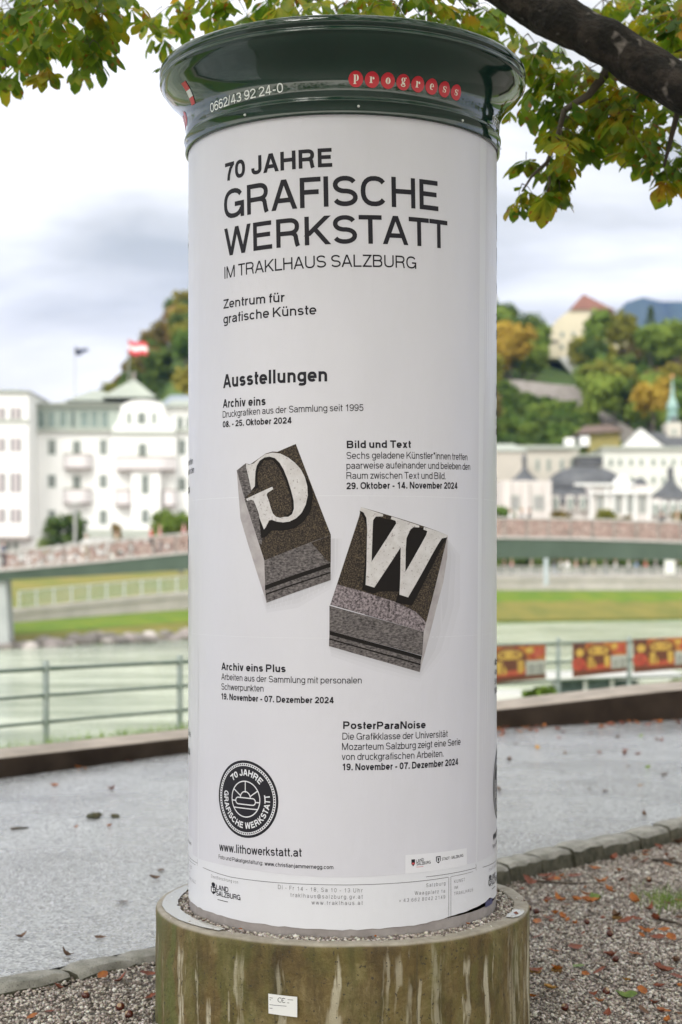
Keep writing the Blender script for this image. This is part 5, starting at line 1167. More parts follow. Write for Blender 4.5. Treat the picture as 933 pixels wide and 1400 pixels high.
# left pavilion
rbox('pavilion', pal, pink, zp(35), zq(352), zp(285), BOT, PY - 2, 8)
for X in (60, 150, 262): rbox('pilaster', pal, pink, zp(X - 12), zq(352), zp(X + 22), BOT, PY - 2.5, .49)
dome_roof(pal, zp(160), zq(362), zq(275), 24, PY - 1.5, (zq(285), zq(205), 3.2), bulge=-1)
for X in (100, 222): rwindow(pal, zp(X - 22), zq(430), zp(X + 22), zq(495), PY - 2.0, glass=mat('pale_arch_glass', (.30, .285, .285), rough=.3) if not bpy.data.materials.get('pale_arch_glass') else bpy.data.materials['pale_arch_glass'])
# middle wing with mansard and dormers
rbox('wing', pal, pink, zp(285), zq(470), zp(480), BOT, PY, 10)
m = MB(); y = PY; m.add([(pt(zp(280), y), y - .3, pz(zq(468), y)), (pt(zp(482), y), y - .3, pz(zq(468), y)), (pt(zp(470), y), y + 3, pz(zq(385), y)), (pt(zp(290), y), y + 3, pz(zq(385), y)), (pt(zp(470), y), y + 9, pz(zq(385), y)), (pt(zp(290), y), y + 9, pz(zq(385), y)), (pt(zp(482), y), y + 10, pz(zq(468), y)), (pt(zp(280), y), y + 10, pz(zq(468), y))], [(0, 1, 2, 3), (3, 2, 4, 5), (5, 4, 6, 7), (1, 6, 4, 2), (0, 3, 5, 7)]); m.build('mansard_roof', slate, pal)
for X in (305, 378, 440):
    d_ = rbox('dormer', pal, pink, zp(X - 20), zq(425), zp(X + 20), zq(500), PY - .8, 2.5); rwindow(d_, zp(X - 9), zq(440), zp(X + 9), zq(490), PY - .8)
# great dome behind
dome_roof(pal, zp(480), zq(375), zq(270), 54, PY + 4, None)
ln = rbox('lantern', pal, slate, zp(420), zq(232), zp(540), zq(275), PY + 17, 5); rbox('lantern_roof', pal, cornice_m, zp(415), zq(222), zp(545), zq(232), PY + 16.7, 5.6)
# right wing with gable
rbox('wing', pal, pink, zp(475), zq(375), zp(785), BOT, PY - .5, 10)
for X in (480, 560, 590, 650, 700, 770): rbox('pilaster', pal, white_wall, zp(X - 6), zq(390), zp(X + 6), BOT, PY - .9, .39)
m = MB(); y = PY - 1.0; m.prism([(pt(zp(X), y), pz(zq(Y), y)) for X, Y in ((590, 415), (685, 415), (682, 370), (668, 340), (640, 322), (612, 340), (596, 370))], y, y + 2); m.build('curved_gable', white_wall, pal)
rbox('cornice', pal, white_wall, zp(400), zq(366), zp(700), zq(378), PY - 1.2, .6); rbox('cornice', pal, white_wall, zp(475), zq(408), zp(788), zq(418), PY - 1.1, .5)
for X in (525, 615, 672, 735): rwindow(pal, zp(X - 13), zq(435), zp(X + 13), zq(510), PY - .5, glass=bpy.data.materials['pale_arch_glass'])
dome_roof(pal, zp(728), zq(385), zq(338), 12, PY + .5)
# far right pavilion
rbox('pavilion', pal, pink, zp(788), zq(440), zp(1120), BOT, PY, 9)
dome_roof(pal, zp(898), zq(438), zq(325), 31, PY - .5, (zq(335), zq(268), 4.2), bulge=-1)
for X in (800, 845, 890, 935, 985):
    d_ = rbox('dormer', pal, white_wall, zp(X - 14), zq(455), zp(X + 14), zq(520), PY - .9, 2.5); rwindow(d_, zp(X - 7), zq(470), zp(X + 7), zq(512), PY - .9)

LY = 208.0
lh = thing('town_house', (pt(720, LY), LY, 3), 'long cream house with a flat grey roof behind the slate domes, left of the lantern', 'house')
rbox('wall', lh, cream_w, 640, zq(195), 792, 745, LY, 10)
rbox('roof', lh, cornice_m, 640, zq(178), 794, zq(195), LY - .6, 11)
for X in (215, 270, 335, 385): rwindow(lh, zp(X - 5), zq(250), zp(X + 6), zq(300), LY)
rbox('chimney', lh, white_wall, zp(355), zq(140), zp(400), zq(182), LY + 3, 2); rbox('chimney', lh, white_wall, zp(430), zq(132), zp(472), zq(180), LY + 3, 2)
lh0 = thing('town_house', (pt(660, LY - 6), LY - 6, 3), 'plain buff house with a hipped grey roof beside the right edge of the column', 'house')
rbox('wall', lh0, mat('buff_render', (.47, .435, .385), (.43, .40, .355), .3, .85), 640, zq(205), zp(165), 745, LY - 8, 8)
m = MB(); y = LY - 8; m.add([(pt(638, y), y - .3, pz(zq(206), y)), (pt(zp(172), y), y - .3, pz(zq(206), y)), (pt(zp(172), y), y + 8.3, pz(zq(206), y)), (pt(638, y), y + 8.3, pz(zq(206), y)), (pt(660, y), y + 4, pz(zq(158), y)), (pt(zp(110), y), y + 4, pz(zq(158), y))], [(0, 1, 5, 4), (1, 2, 5), (2, 3, 4, 5), (3, 0, 4)]); m.build('roof', cornice_m, lh0)
lw_ = thing('town_house', (pt(900, LY), LY, 3), 'long white house with a row of small windows behind the right domes', 'house')
rbox('wall', lw_, mat('white_green_render', (.66, .665, .62), (.62, .625, .58), .3, .85), zp(540), zq(195), 1120, 745, LY + 1, 10)
rbox('eaves', lw_, cornice_m, zp(538), zq(183), 1124, zq(195), LY + .4, 11)
for X in (580, 625, 680, 730, 790, 840, 890, 940):
    for Y in (262, 350): rwindow(lw_, zp(X - 6), zq(Y - 14), zp(X + 6), zq(Y + 14), LY + 1)
gh = thing('gable_house', (pt(870, 222), 222, 5), 'house with a pointed white gable and dark roof behind the long white house', 'house')
y = 221.0; m = MB(); m.prism([(pt(zp(X), y), pz(zq(Y), y)) for X, Y in ((635, 230), (850, 230), (850, 186), (725, 88), (635, 176))], y, y + .5); m.build('gable', white_wall, gh)
m = MB(); a = [(pt(zp(X), y), pz(zq(Y), y)) for X, Y in ((628, 180), (725, 84), (862, 190))]
m.add([(x, yy, z) for yy, dx in ((y - .3, 0), (y + 12, 4)) for x, z in [(p[0] + dx, p[1]) for p in a]], [(0, 1, 4, 3), (1, 2, 5, 4)]); m.build('roof', slate, gh)
rbox('wall', gh, cream_w, zp(850), zq(188), 1050, 700, y + 2, 8); m = MB(); yy = y + 2; m.add([(pt(zp(730), yy), yy + 5, pz(zq(90), yy)), (pt(1050, yy), yy + 5, pz(zq(120), yy)), (pt(1055, yy), yy - .5, pz(zq(190), yy)), (pt(zp(845), yy), yy - .5, pz(zq(190), yy))], [(0, 1, 2, 3)]); m.build('side_roof', slate, gh)
# more of the two streets, to either side and behind the column
def plain_house(u0, u1, v_top, y, wall_m, roof_m, label):
    x0, x1, zt = pt(u0, y), pt(u1, y), pz(v_top, y); zb = 1.5
    hs = thing('town_house', ((x0+x1)/2, y, zb), label, 'house')
    m = MB(); m.box(x0, y, zb, x1, y + 11, zt); m.build('wall', wall_m, hs)
    m = MB(); e_ = .5; w_ = (x1-x0)*.25; m.add([(x0-e_, y-e_, zt), (x1+e_, y-e_, zt), (x1+e_, y+11+e_, zt), (x0-e_, y+11+e_, zt), (x0+w_, y+5.5, zt+3.2), (x1-w_, y+5.5, zt+3.2)], [(0, 1, 5, 4), (1, 2, 5), (2, 3, 4, 5), (3, 0, 4), (3, 2, 1, 0)]); m.build('roof', roof_m, hs)
    for i in range(max(2, int((x1-x0)/2.4))):
        n_ = max(2, int((x1-x0)/2.4)); xc = x0 + (x1-x0)*(i+.5)/n_
        for k in range(max(1, int((zt-zb-1)/3.3))): window(hs, xc-.5, zb+1.1+3.3*k, xc+.5, zb+2.8+3.3*k, y)
plain_house(445, 532, 640, 196, cream_w, tile_brown, 'cream town house with a brown roof hidden behind the column, left one of two')
plain_house(540, 632, 655, 196, pink, slate, 'pale pink town house with a slate roof hidden behind the column, right one of two')
plain_house(-330, -238, 650, 198, cream_w, tile_red, 'cream town house with a red roof beyond the left end of the hotel')
plain_house(-440, -338, 635, 198, pink, tile_brown, 'pink town house with a brown roof far beyond the left end of the hotel')
plain_house(1130, 1230, 640, 200, pink, tile_red, 'pink town house with a red roof beyond the right end of the long white house')
plain_house(1238, 1350, 650, 200, cream_w, slate, 'cream town house with a slate roof far beyond the long white house')
# church tower
TY = 226.0; cht = thing('church_tower', (pt(924, TY), TY, 6), 'slender white church tower with a green copper onion spire', 'church')
sc_ = 5.384; tu = lambda X: 800 + X/sc_; tv = lambda Y: 380 + Y/sc_
rbox('shaft', cht, cream_w, tu(607), tv(1062), tu(715), tv(1330), TY, 3.5)
m = MB(); r0 = pt(tu(662), TY); cxx = pt(tu(662), TY); w1 = pt(tu(715), TY) - cxx; T_ = lambda Y: pz(tv(Y), TY)
m.lathe([(w1*1.05, T_(1064)), (w1*.80, T_(1050)), (w1*.72, T_(1040)), (w1*.72, T_(1000)), (w1*.80, T_(990)), (w1*.55, T_(978)), (w1*.82, T_(950)), (w1*.80, T_(930)), (w1*.48, T_(895)), (w1*.30, T_(860)), (w1*.16, T_(790)), (w1*.06, T_(735)), (.02, T_(725))], cxx, TY + 1.7, 24); m.build('spire', copper, cht, smooth='edges')
m = MB(); m.box(cxx - w1*.5, TY + .3, T_(1046), cxx + w1*.5, TY + 2.9, T_(1022)); m.build('bell_opening', slate, cht)
m = MB(); m.lathe([(.03, T_(735)), (.28, T_(726)), (.34, T_(718)), (.28, T_(710)), (.03, T_(702)), (.03, T_(695))], cxx, TY + 1.7, 12); m.build('gold_ball', mat('gilded', (.55, .30, .12), rough=.35, metal=.6), cht)
rwindow(cht, tu(648), tv(1118), tu(664), tv(1148), TY)
# brown roofed house at the hill foot
bh = thing('hill_house', (pt(820, 232), 232, 10), 'low house with a wide brown roof at the foot of the wooded hill', 'house'); y = 231.0
rbox('wall', bh, mat('ochre_render', (.35, .29, .10), (.28, .26, .10), .4, .85), zp(475), zq(112), zp(625), 640, y, 6)
m = MB(); m.add([(pt(zp(412), y), y - 1, pz(zq(122), y)), (pt(zp(640), y), y - 1, pz(zq(108), y)), (pt(zp(600), y), y + 4, pz(zq(62), y)), (pt(zp(470), y), y + 4, pz(zq(68), y)), (pt(zp(412), y), y + 8, pz(zq(122), y)), (pt(zp(640), y), y + 8, pz(zq(108), y))], [(0, 1, 2, 3), (3, 2, 5, 4), (1, 5, 2), (0, 3, 4), (4, 5, 1, 0)]); m.build('roof', tile_brown, bh)
# monastery on the hill
MY = 322.0; mc = thing('monastery', (pt(800, MY), MY, 44), 'cream monastery church with a steep red brown roof on the wooded hill', 'church')
q8 = lambda X: 670 + X/3.548; r8 = lambda Y: 370 + Y/3.548
y = MY; m = MB()
gz = [(pt(q8(X), y), pz(r8(Y), y)) for X, Y in ((288, 440), (520, 440), (520, 186), (395, 186), (330, 235), (288, 285))]
m.prism(gz, y, y + 14); m.build('wall', mat('warm_cream_render', (.62, .56, .42), (.56, .51, .385), .15, .85), mc)
m = MB(); m.box(pt(q8(500), y), y + 1, pz(r8(440), y), pt(q8(705), y), y + 14, pz(r8(262), y)); m.build('side_wing', bpy.data.materials['warm_cream_render'], mc)
for X in (530, 575, 620, 660): rwindow(mc, q8(X), r8(310), q8(X + 14), r8(340), y + 1)
m = MB(); xs_ = [pt(q8(X), y) for X in (385, 472, 600)]; ze, zr = pz(r8(190), y), pz(r8(92), y)
m.add([(xs_[0], y - .6, ze), (xs_[2], y - .6, ze), (xs_[2], y + 15, ze), (xs_[0], y + 15, ze), (xs_[1], y + 5, zr), (xs_[1] + 2, y + 9, zr)], [(0, 1, 4), (1, 2, 5, 4), (2, 3, 5), (3, 0, 4, 5), (3, 2, 1, 0)]); m.build('roof', tile_red, mc)
m = MB(); m.box(pt(q8(590), y), y + 2, pz(r8(262), y), pt(q8(612), y), y + 10, pz(r8(178), y)); m.build('chimney', tile_red, mc)
m = MB(); m.box(pt(q8(252), y), y - 2, pz(r8(430), y), pt(q8(328), y), y + 3, pz(r8(362), y)); an = m.build('annex', bpy.data.materials['warm_cream_render'], mc)
m = MB(); m.add([(pt(q8(250), y), y - 2.3, pz(r8(364), y)), (pt(q8(330), y), y - 2.3, pz(r8(350), y)), (pt(q8(330), y), y + 3, pz(r8(318), y)), (pt(q8(270), y), y + 3, pz(r8(325), y))], [(0, 1, 2, 3)]); m.build('annex_roof', slate, mc)
m = MB(); y2 = MY - 3; m.prism([(pt(q8(X), y2), pz(r8(Y), y2)) for X, Y in ((332, 420), (445, 412), (452, 540), (430, 540))], y2, y2 + 3); m.build('buttress_wall', mat('grey_white_wall', (.56, .56, .55), rough=.85), mc)
for X, Y in ((345, 300), (400, 300), (345, 360)): rwindow(mc, q8(X), r8(Y), q8(X + 12), r8(Y + 22), MY)
# stone wall on the hillside and the stair wall running down
SY = 268.0; sw = MB(); stone_w = mat('old_stone_wall', (.30, .27, .25), (.40, .36, .35), .6, .9, detail=6, bump=.5, bscale=2, dist=.1)
tops = ((-40, 525), (35, 533), (130, 530), (260, 545), (390, 556), (470, 566), (540, 578)); vs = []
for X, Y in tops: 
    x = pt(q8(X), SY); vs += [(x, SY, pz(r8(Y + (40 if X < 300 else 80)), SY) - 4), (x, SY, pz(r8(Y), SY)), (x, SY + 1.2, pz(r8(Y - 3), SY)), (x, SY + 1.2, pz(r8(Y + 60), SY) - 4)]
sw.add(vs, [(i*4+j, (i+1)*4+j, (i+1)*4+j+1, i*4+j+1) for i in range(len(tops)-1) for j in range(3)]); tag(sw.build('hill_wall', stone_w), 'old grey stone wall running level across the hillside below the monastery', 'wall')
sw = MB(); vs = []
for X, Y, yy in ((500, 600, 266), (520, 680, 258), (560, 705, 252), (620, 740, 246), (700, 790, 240)):
    x = pt(q8(X), yy); vs += [(x, yy, pz(r8(Y), yy) - 7), (x, yy, pz(r8(Y), yy)), (x + .9, yy + .8, pz(r8(Y), yy) + .1), (x + .9, yy + .8, pz(r8(Y), yy) - 7)]
sw.add(vs, [(i*4+j, (i+1)*4+j, (i+1)*4+j+1, i*4+j+1) for i in range(4) for j in range(3)] + [(0, 1, 2, 3)]); tag(sw.build('stair_wall', stone_w), 'sloping stone stair wall going down the hillside to the roofs', 'wall')
# lamp post in front of the hotel
lp = thing('street_lamp', at(103, 790, 150), 'tall grey street lamp in front of the white hotel', 'street lamp'); m = MB(); m.tube([at(103, 800, 150), at(103, 693, 150)], .14, 8); m.build('pole', pole_m, lp)
m = MB(); c = at(103, 690, 150); m.tube([c + Vector((-.5, 0, .05)), c + Vector((.5, 0, .2))], [.12, .2], 8); m.build('lamp_head', pole_m, lp)
lp = thing('street_lamp', at(747, 806, 156), 'pale promenade lamp post standing by the far quay wall', 'street lamp'); m = MB(); m.tube([at(747, 800, 157), at(747, 762, 157)], .22, 8); m.build('pole', mat('pale_blue_post', (.45, .50, .55), rough=.5), lp)
m = MB(); c = at(747, 760, 157); m.tube([c + Vector((0, 0, -.1)), c + Vector((0, 0, .35)), c + Vector((0, 0, .5))], [.26, .3, .05], 8); m.build('lamp_head', bpy.data.materials['pale_blue_post'], lp)
# parked vans on the far street, seen under the bridge at the left
for u0, u1, v0, v1, lab in ((143, 182, 781, 793, 'white van parked across the river, left one under the bridge'), (190, 237, 780, 794, 'white van parked across the river, right one under the bridge')):
    y = 146.0; x0, x1, z1, z0 = pt(u0, y), pt(u1, y), pz(v0, y), pz(v1, y); z0 = terrain((x0+x1)/2, y) + .1; z1 = max(z1, z0 + 1.9)
    van = thing('van', ((x0+x1)/2, y, z0), lab, 'van')
    m = MB(); m.prism([(x0, z0 + .3), (x1, z0 + .3), (x1, z0 + 1.0), (x1 - .35, z0 + 1.1), (x1 - .9, z1), (x0 + .15, z1), (x0, z1 - .3)], y, y + 1.9); bevel(m.build('body', white_paint, van), .08)
    m = MB(); m.prism([(x1 - 1.5, z0 + 1.1), (x1 - .5, z0 + 1.1), (x1 - .95, z1 - .12), (x1 - 1.5, z1 - .12)], y - .02, y - .005); m.build('side_window', dark_glass, van)
    for fx in (.22, .8):
        m = MB(); xx = x0 + (x1-x0)*fx; m.tube([(xx, y - .05, z0 + .33), (xx, y + .2, z0 + .33)], .33, 14); m.build('wheel', type_black, van)
# ---------------------------------------------------------------- trees of the far bank and the hill
bark = mat('tree_bark', (.07, .055, .045), (.12, .10, .085), 8, .9)
FOL = {'deep': mat('deep_green_leaves', (.045, .090, .012), (.11, .16, .026), .45, .85, hue=.012, transl=.2),
       'mid': mat('mid_green_leaves', (.095, .165, .018), (.19, .27, .04), .45, .85, hue=.02, transl=.2),
       'olive': mat('olive_leaves', (.16, .165, .016), (.28, .25, .03), .45, .85, hue=.02, transl=.2),
       'rust': mat('brown_green_leaves', (.15, .115, .03), (.24, .17, .045), .45, .85, hue=.02, transl=.2),
       'gold': mat('golden_leaves', (.34, .22, .025), (.50, .36, .045), .5, .85, transl=.25)}
def crown_mesh(seed, rx, rz, leaf, count, conic=0):
    rng = np.random.default_rng(seed); lobes = []
    nl = 24
    for i in range(nl):
        a = rng.uniform(0, 6.283); q = rng.uniform(0, 1); zc = -.55 + 1.2*q; rad = math.sqrt(max(.05, 1 - zc*zc)) * rng.uniform(.25, .68) * (1 - conic*(q))
        lobes.append((rad*math.cos(a)*rx, rad*math.sin(a)*rx, zc*rz*.8, rng.uniform(.17, .40)*(1 - .5*conic*q)))
    V, F = [], []
    for lx, ly, lz, lr in lobes:
        n = int(count/nl*(lr/.30)**2); d = rng.normal(size=(n, 3)); d /= np.linalg.norm(d, axis=1)[:, None]
        rr = lr * rng.uniform(.35, 1.32, n)[:, None]
        c = np.array([lx, ly, lz]) + d*rr*np.array([rx, rx, rz*.85])
        nrm = d + rng.normal(size=(n, 3))*.55; nrm /= np.linalg.norm(nrm, axis=1)[:, None]
        tv_ = np.cross(nrm, rng.normal(size=(n, 3))); tv_ /= np.linalg.norm(tv_, axis=1)[:, None]; bv = np.cross(nrm, tv_)
        s = leaf*rng.uniform(.6, 1.35, n)[:, None]
        quad = np.stack([c - tv_*s - bv*s*.5, c + tv_*s*.2 - bv*s*.75, c + tv_*s + bv*s*.2, c - tv_*s*.3 + bv*s*.8], 1)
        b0 = len(V)*1; V.append(quad.reshape(-1, 3)); 
    V = np.concatenate(V); nf = len(V)//4
    V[:, 2] += rz
    me = bpy.data.meshes.new('crown'); me.vertices.add(len(V)); me.vertices.foreach_set('co', V.ravel().astype(np.float32))
    me.loops.add(len(V)); me.loops.foreach_set('vertex_index', np.arange(len(V), dtype=np.int32)); me.polygons.add(nf)
    me.polygons.foreach_set('loop_start', np.arange(0, len(V), 4, dtype=np.int32)); me.polygons.foreach_set('loop_total', np.full(nf, 4, dtype=np.int32))
    me.update(); me.validate(); return me
def trunk_mesh(h, r, seed):
    m = MB(); rng = random.Random(seed); m.tube([(0, 0, -.8), (.05, .02, h*.3), (rng.uniform(-.2, .2), rng.uniform(-.2, .2), h*.75), (rng.uniform(-.4, .4), 0, h*1.25)], [r*1.25, r, r*.7, r*.25], 7)
    for k in range(4):
        a = rng.uniform(0, 6.28); m.tube([(0, 0, h*(.6 + .1*k)), (math.cos(a)*h*.3, math.sin(a)*h*.3, h*(.85 + .12*k))], [r*.45, r*.15], 5)
    me = bpy.data.meshes.new('trunk'); me.from_pydata(m.v, [], m.f); me.materials.append(bark); return me
CROWN, TRUNK = {}, [trunk_mesh(3.2, .24, k) for k in range(2)]
for kind in FOL:
    for k in range(3):
        me = crown_mesh(hash_ := (list(FOL).index(kind)*10 + k + 1), 4.2, 4.2, .42, 1500); me.materials.append(FOL[kind]); CROWN[kind, k] = me
def tree(name, x, y, z, s, kind, k, label, group, sz=1.0):
    root = thing(name, (x, y, z), label, 'tree', group, rz=(x*7 + y*3) % 6.28); root.scale = (s, s, s*sz)
    a = bpy.data.objects.new('trunk', TRUNK[k % 2]); b_ = bpy.data.objects.new('crown', CROWN[kind, k % 3])
    for o in (a, b_): C.objects.link(o); o.parent = root
    b_.location = (0, 0, 2.0); return root
LAB = {'deep': 'dark green broadleaf tree in the hillside wood', 'mid': 'fresh green broadleaf tree in the hillside wood', 'olive': 'yellowish olive tree in the hillside wood', 'rust': 'brownish autumn tree in the hillside wood', 'gold': 'golden tree'}
rng = random.Random(21); placed = []
def visible_gap(u, v): return True
for k in range(2600):
    y = rng.uniform(232, 352); u = rng.uniform(95, 1010)
    if u < 262: pass
    elif u < 672 and rng.random() < .72: continue
    x = (u - MIDX)/FPX*y
    if u < 262 and y < 262: continue
    if u > 672:                                   # the vine slope, the monastery and its front stay open
        v = HORIZON - (terrain(x, y) - EYE)/y*FPX
        if 660 < u < 812 and y < 275: continue
        if 738 < u < 800 and 275 < y < 318: continue
        if 742 < u < 885 and 318 <= y < 340: continue
        if y < 242: continue
    if any((x-a)**2 + (y-b)**2 < (4.6 + .01*(y-240))**2 for a, b in placed): continue
    placed.append((x, y))
    kind = rng.choices(['deep', 'mid', 'olive', 'rust'], [3, 3, 2.4, .9] if u > 660 else [3, 2, 3, 1.6])[0]
    s = rng.uniform(.72, 1.08) * (.8 if y > 335 else 1)
    if 700 < u < 760 and y > 325: s *= .8
    tree('tree', x, y, terrain(x, y) - .3, s, kind, k, LAB[kind], kind_group := {'deep': 'dark green hillside trees', 'mid': 'fresh green hillside trees', 'olive': 'olive hillside trees', 'rust': 'brownish hillside trees'}[kind])
    if len(placed) > 285: break
W_V, W_F, W_M, off = [], [], [], 0               # the wood goes on outside the picture on both sides, as one mass
kinds = ('deep', 'mid', 'olive')
for k in range(900):
    y = rng.uniform(225, 350); u = rng.choice((rng.uniform(-560, 60), rng.uniform(1025, 1420))); x = (u - MIDX)/FPX*y
    if any((x-a)**2 + (y-b)**2 < 60 for a, b in placed): continue
    placed.append((x, y)); kd = rng.randrange(3); s = rng.uniform(.8, 1.1) * (.7 if -60 < u else 1); me = CROWN[kinds[kd], k % 3]
    co = np.empty(len(me.vertices)*3, np.float32); me.vertices.foreach_get('co', co); co = co.reshape(-1, 3)*s; a = rng.uniform(0, 6.28)
    co = np.stack([co[:, 0]*math.cos(a) - co[:, 1]*math.sin(a) + x, co[:, 0]*math.sin(a) + co[:, 1]*math.cos(a) + y, co[:, 2] + terrain(x, y) + 1.2*s], 1)
    W_V.append(co); W_M.append(np.full(len(co)//4, kd, np.int32))
    if len(W_V) > 140: break
V = np.concatenate(W_V).astype(np.float32); nf = len(V)//4
me = bpy.data.meshes.new('woodland'); me.vertices.add(len(V)); me.vertices.foreach_set('co', V.ravel()); me.loops.add(len(V)); me.loops.foreach_set('vertex_index', np.arange(len(V), dtype=np.int32)); me.polygons.add(nf)
me.polygons.foreach_set('loop_start', np.arange(0, len(V), 4, dtype=np.int32)); me.polygons.foreach_set('loop_total', np.full(nf, 4, dtype=np.int32)); me.polygons.foreach_set('material_index', np.concatenate(W_M)); me.update()
for kd in kinds: me.materials.append(FOL[kd])
o = bpy.data.objects.new('woodland', me); C.objects.link(o); tag(o, kind='stuff')
def tree_at(name, u, v_base, v_top, y, kind, k, label, sz=1.0, group=None):
    a, b_ = at(u, v_base, y), at(u, v_top, y); s = (b_.z - a.z) / (9.4*sz); return tree(name, a.x, y, a.z, s, kind, k, label, group, sz)
tree_at('tree', 697, 525, 438, 274, 'gold', 0, 'golden orange tree left of the monastery above the hillside wall')
tree_at('tree', 683, 528, 468, 272, 'gold', 1, 'small golden tree half hidden by the right edge of the column')
tree_at('tree', 893, 592, 517, 234, 'gold', 1, 'round golden yellow tree beside the church spire', 1.05)
tree_at('tree', 820, 500, 425, 300, 'mid', 0, 'light green tree growing in front of the monastery wall')
tree_at('tree', 850, 500, 430, 300, 'olive', 1, 'olive green tree covering the monastery side wing', )
tree_at('tree', 812, 520, 462, 296, 'deep', 2, 'dark tree below the light green one by the monastery')
tree_at('tree', 838, 585, 490, 262, 'olive', 2, 'tall yellow green tree standing above the stair wall')
tree_at('tree', 860, 590, 520, 252, 'olive', 0, 'yellow green tree left of the golden tree')
tree_at('tree', 925, 520, 440, 280, 'mid', 1, 'large fresh green tree at the right edge of the hill')
tree_at('tree', 890, 505, 445, 288, 'mid', 2, 'broad fresh green tree in the middle of the right slope')
tree_at('tree', 735, 512, 478, 290, 'deep', 1, 'dark green tree just left of the pale buttress wall')
tree_at('tree', 712, 520, 480, 285, 'olive', 2, 'olive tree between the golden tree and the buttress wall')
# conifer on the ridge
cm = MB(); crng = random.Random(2); top = at(890, 418, 332); bs = at(890, 470, 332); h = top.z - bs.z
con = thing('conifer', bs, 'dark pointed conifer on the ridge right of the monastery', 'tree')
for i in range(420):
    f = crng.random() ** .7; r = (1-f)*h*.24 + .15; a = crng.uniform(0, 6.28); z = bs.z + h*(.1 + .9*f); s = .5
    c = Vector((bs.x + r*math.cos(a)*crng.uniform(.5, 1.1), 332 + r*math.sin(a), z)); t_ = Vector((math.cos(a), math.sin(a), -.5))*s; p = Vector((-math.sin(a), math.cos(a), 0))*s*.5
    cm.add([c - t_*.4, c + p, c + t_, c - p], [(0, 1, 2, 3)])
cm.build('crown', FOL['deep'], con); m = MB(); m.tube([bs, top], [.25, .04], 6); m.build('trunk', bark, con)
# bushes: vine slope (each bush its own object), hotel trees, villa garden, embankment
bush_me = {}
for k, kind in enumerate(('deep', 'mid', 'olive', 'rust')):
    me = crown_mesh(70 + k, 1.6, 1.0, .22, 700); me.materials.append(FOL[kind]); bush_me[kind] = me
def bush(u, v, y, s, kind, label, group=None, z=None):
    p = at(u, v, y) if z is None else Vector(((u - MIDX)/FPX*y, y, z))
    o = bpy.data.objects.new('bush', bush_me[kind]); C.objects.link(o); o.location = p; o.scale = (s, s, s); o.rotation_euler = (0, 0, u % 6.28); return tag(o, label, 'bush', group)
rng = random.Random(4); pts_ = []
for k in range(900):
    y = rng.uniform(232, 267); u = rng.uniform(662, 815)
    x = (u - MIDX)/FPX*y
    if u > 790 - (267 - y)*.3 + 30 or any((x-a)**2 + (y-b)**2 < 3.2 for a, b in pts_): continue
    pts_.append((x, y)); kind = rng.choices(['mid', 'deep'], [3, 1])[0]
    bush(u, 0, y, rng.uniform(.8, 1.25), kind, {'mid': 'bright green vine bush on the terraced slope under the hillside wall', 'deep': 'dark green vine bush on the terraced slope under the hillside wall'}[kind], {'mid': 'bright green bushes on the terraced slope', 'deep': 'dark green bushes on the terraced slope'}[kind], z=terrain(x, y) - .2)
    if len(pts_) > 118: break
tree_at('tree', 88, 768, 704, 165, 'deep', 0, 'round dark green tree in front of the white hotel facade', .8)
tree_at('tree', 64, 768, 738, 168, 'mid', 1, 'smaller green tree beside the round dark tree at the hotel', .8)
tree_at('tree', 232, 760, 699, 165, 'mid', 2, 'green tree by the right end of the hotel next to the column', .8)
tree_at('tree', 254, 760, 704, 166, 'olive', 0, 'olive tree touching the left edge of the column in front of the hotel', .8)
tree_at('tree', 160, 757, 716, 160, 'rust', 1, 'thin yellow brown tree in front of the hotel terrace', 1.9)
for u, v, s, kind, lab in ((766, 716, .78, 'rust', 'rust brown bush in the villa garden behind the bridge'), (830, 716, .85, 'olive', 'yellow green bush in the villa garden behind the bridge'), (857, 715, .45, 'rust', 'small rust brown bush right of the yellow green bush'), (930, 716, .7, 'rust', 'brown bush at the right edge behind the bridge'), (682, 716, 1.1, 'mid', 'green bush beside the column behind the bridge')):
    bush(u, v, 168, s, kind, lab)
for k in range(26):
    u = 660 + k*13; y = 173 + (k % 3)*1.5
    bush(u, 0, y, 1.55, 'deep', 'dark green hedge bush behind the promenade under the bridge', 'hedge bushes behind the promenade', z=.7)
for u, s, lab in ((742, .26, 'low green shrub at the foot of the railing below the first banner'), (930, .25, 'low green shrub at the right end of the railing')):
    y = 24.6 if u < 800 else 26.6; bush(u, 0, y + .5, s*.9, 'mid', lab, z=-.62)

# ---------------------------------------------------------------- the horse chestnut over the column
leaf_m = bpy.data.materials.new('chestnut_leaf'); leaf_m.use_nodes = True; t = leaf_m.node_tree; b = t.nodes['Principled BSDF']; b.inputs['Roughness'].default_value = .45
tcn = t.nodes.new('ShaderNodeTexCoord'); n1 = t.nodes.new('ShaderNodeTexNoise'); n1.inputs['Scale'].default_value = 5.5; n1.inputs['Detail'].default_value = 4; t.links.new(tcn.outputs['Object'], n1.inputs['Vector'])
n2 = t.nodes.new('ShaderNodeTexNoise'); n2.inputs['Scale'].default_value = 26; n2.inputs['Detail'].default_value = 3; t.links.new(tcn.outputs['Object'], n2.inputs['Vector'])
r1 = t.nodes.new('ShaderNodeValToRGB'); t.links.new(n1.outputs[0], r1.inputs[0]); e = r1.color_ramp.elements
e[0].position = .34; e[0].color = (.055, .125, .008, 1); e[1].position = .72; e[1].color = (.50, .29, .018, 1); q = e.new(.50); q.color = (.16, .25, .012, 1); q = e.new(.60); q.color = (.33, .34, .018, 1)
r2 = t.nodes.new('ShaderNodeValToRGB'); t.links.new(n2.outputs[0], r2.inputs[0]); r2.color_ramp.elements[0].position = .60; r2.color_ramp.elements[0].color = (0, 0, 0, 1); r2.color_ramp.elements[1].position = .68; r2.color_ramp.elements[1].color = (1, 1, 1, 1)
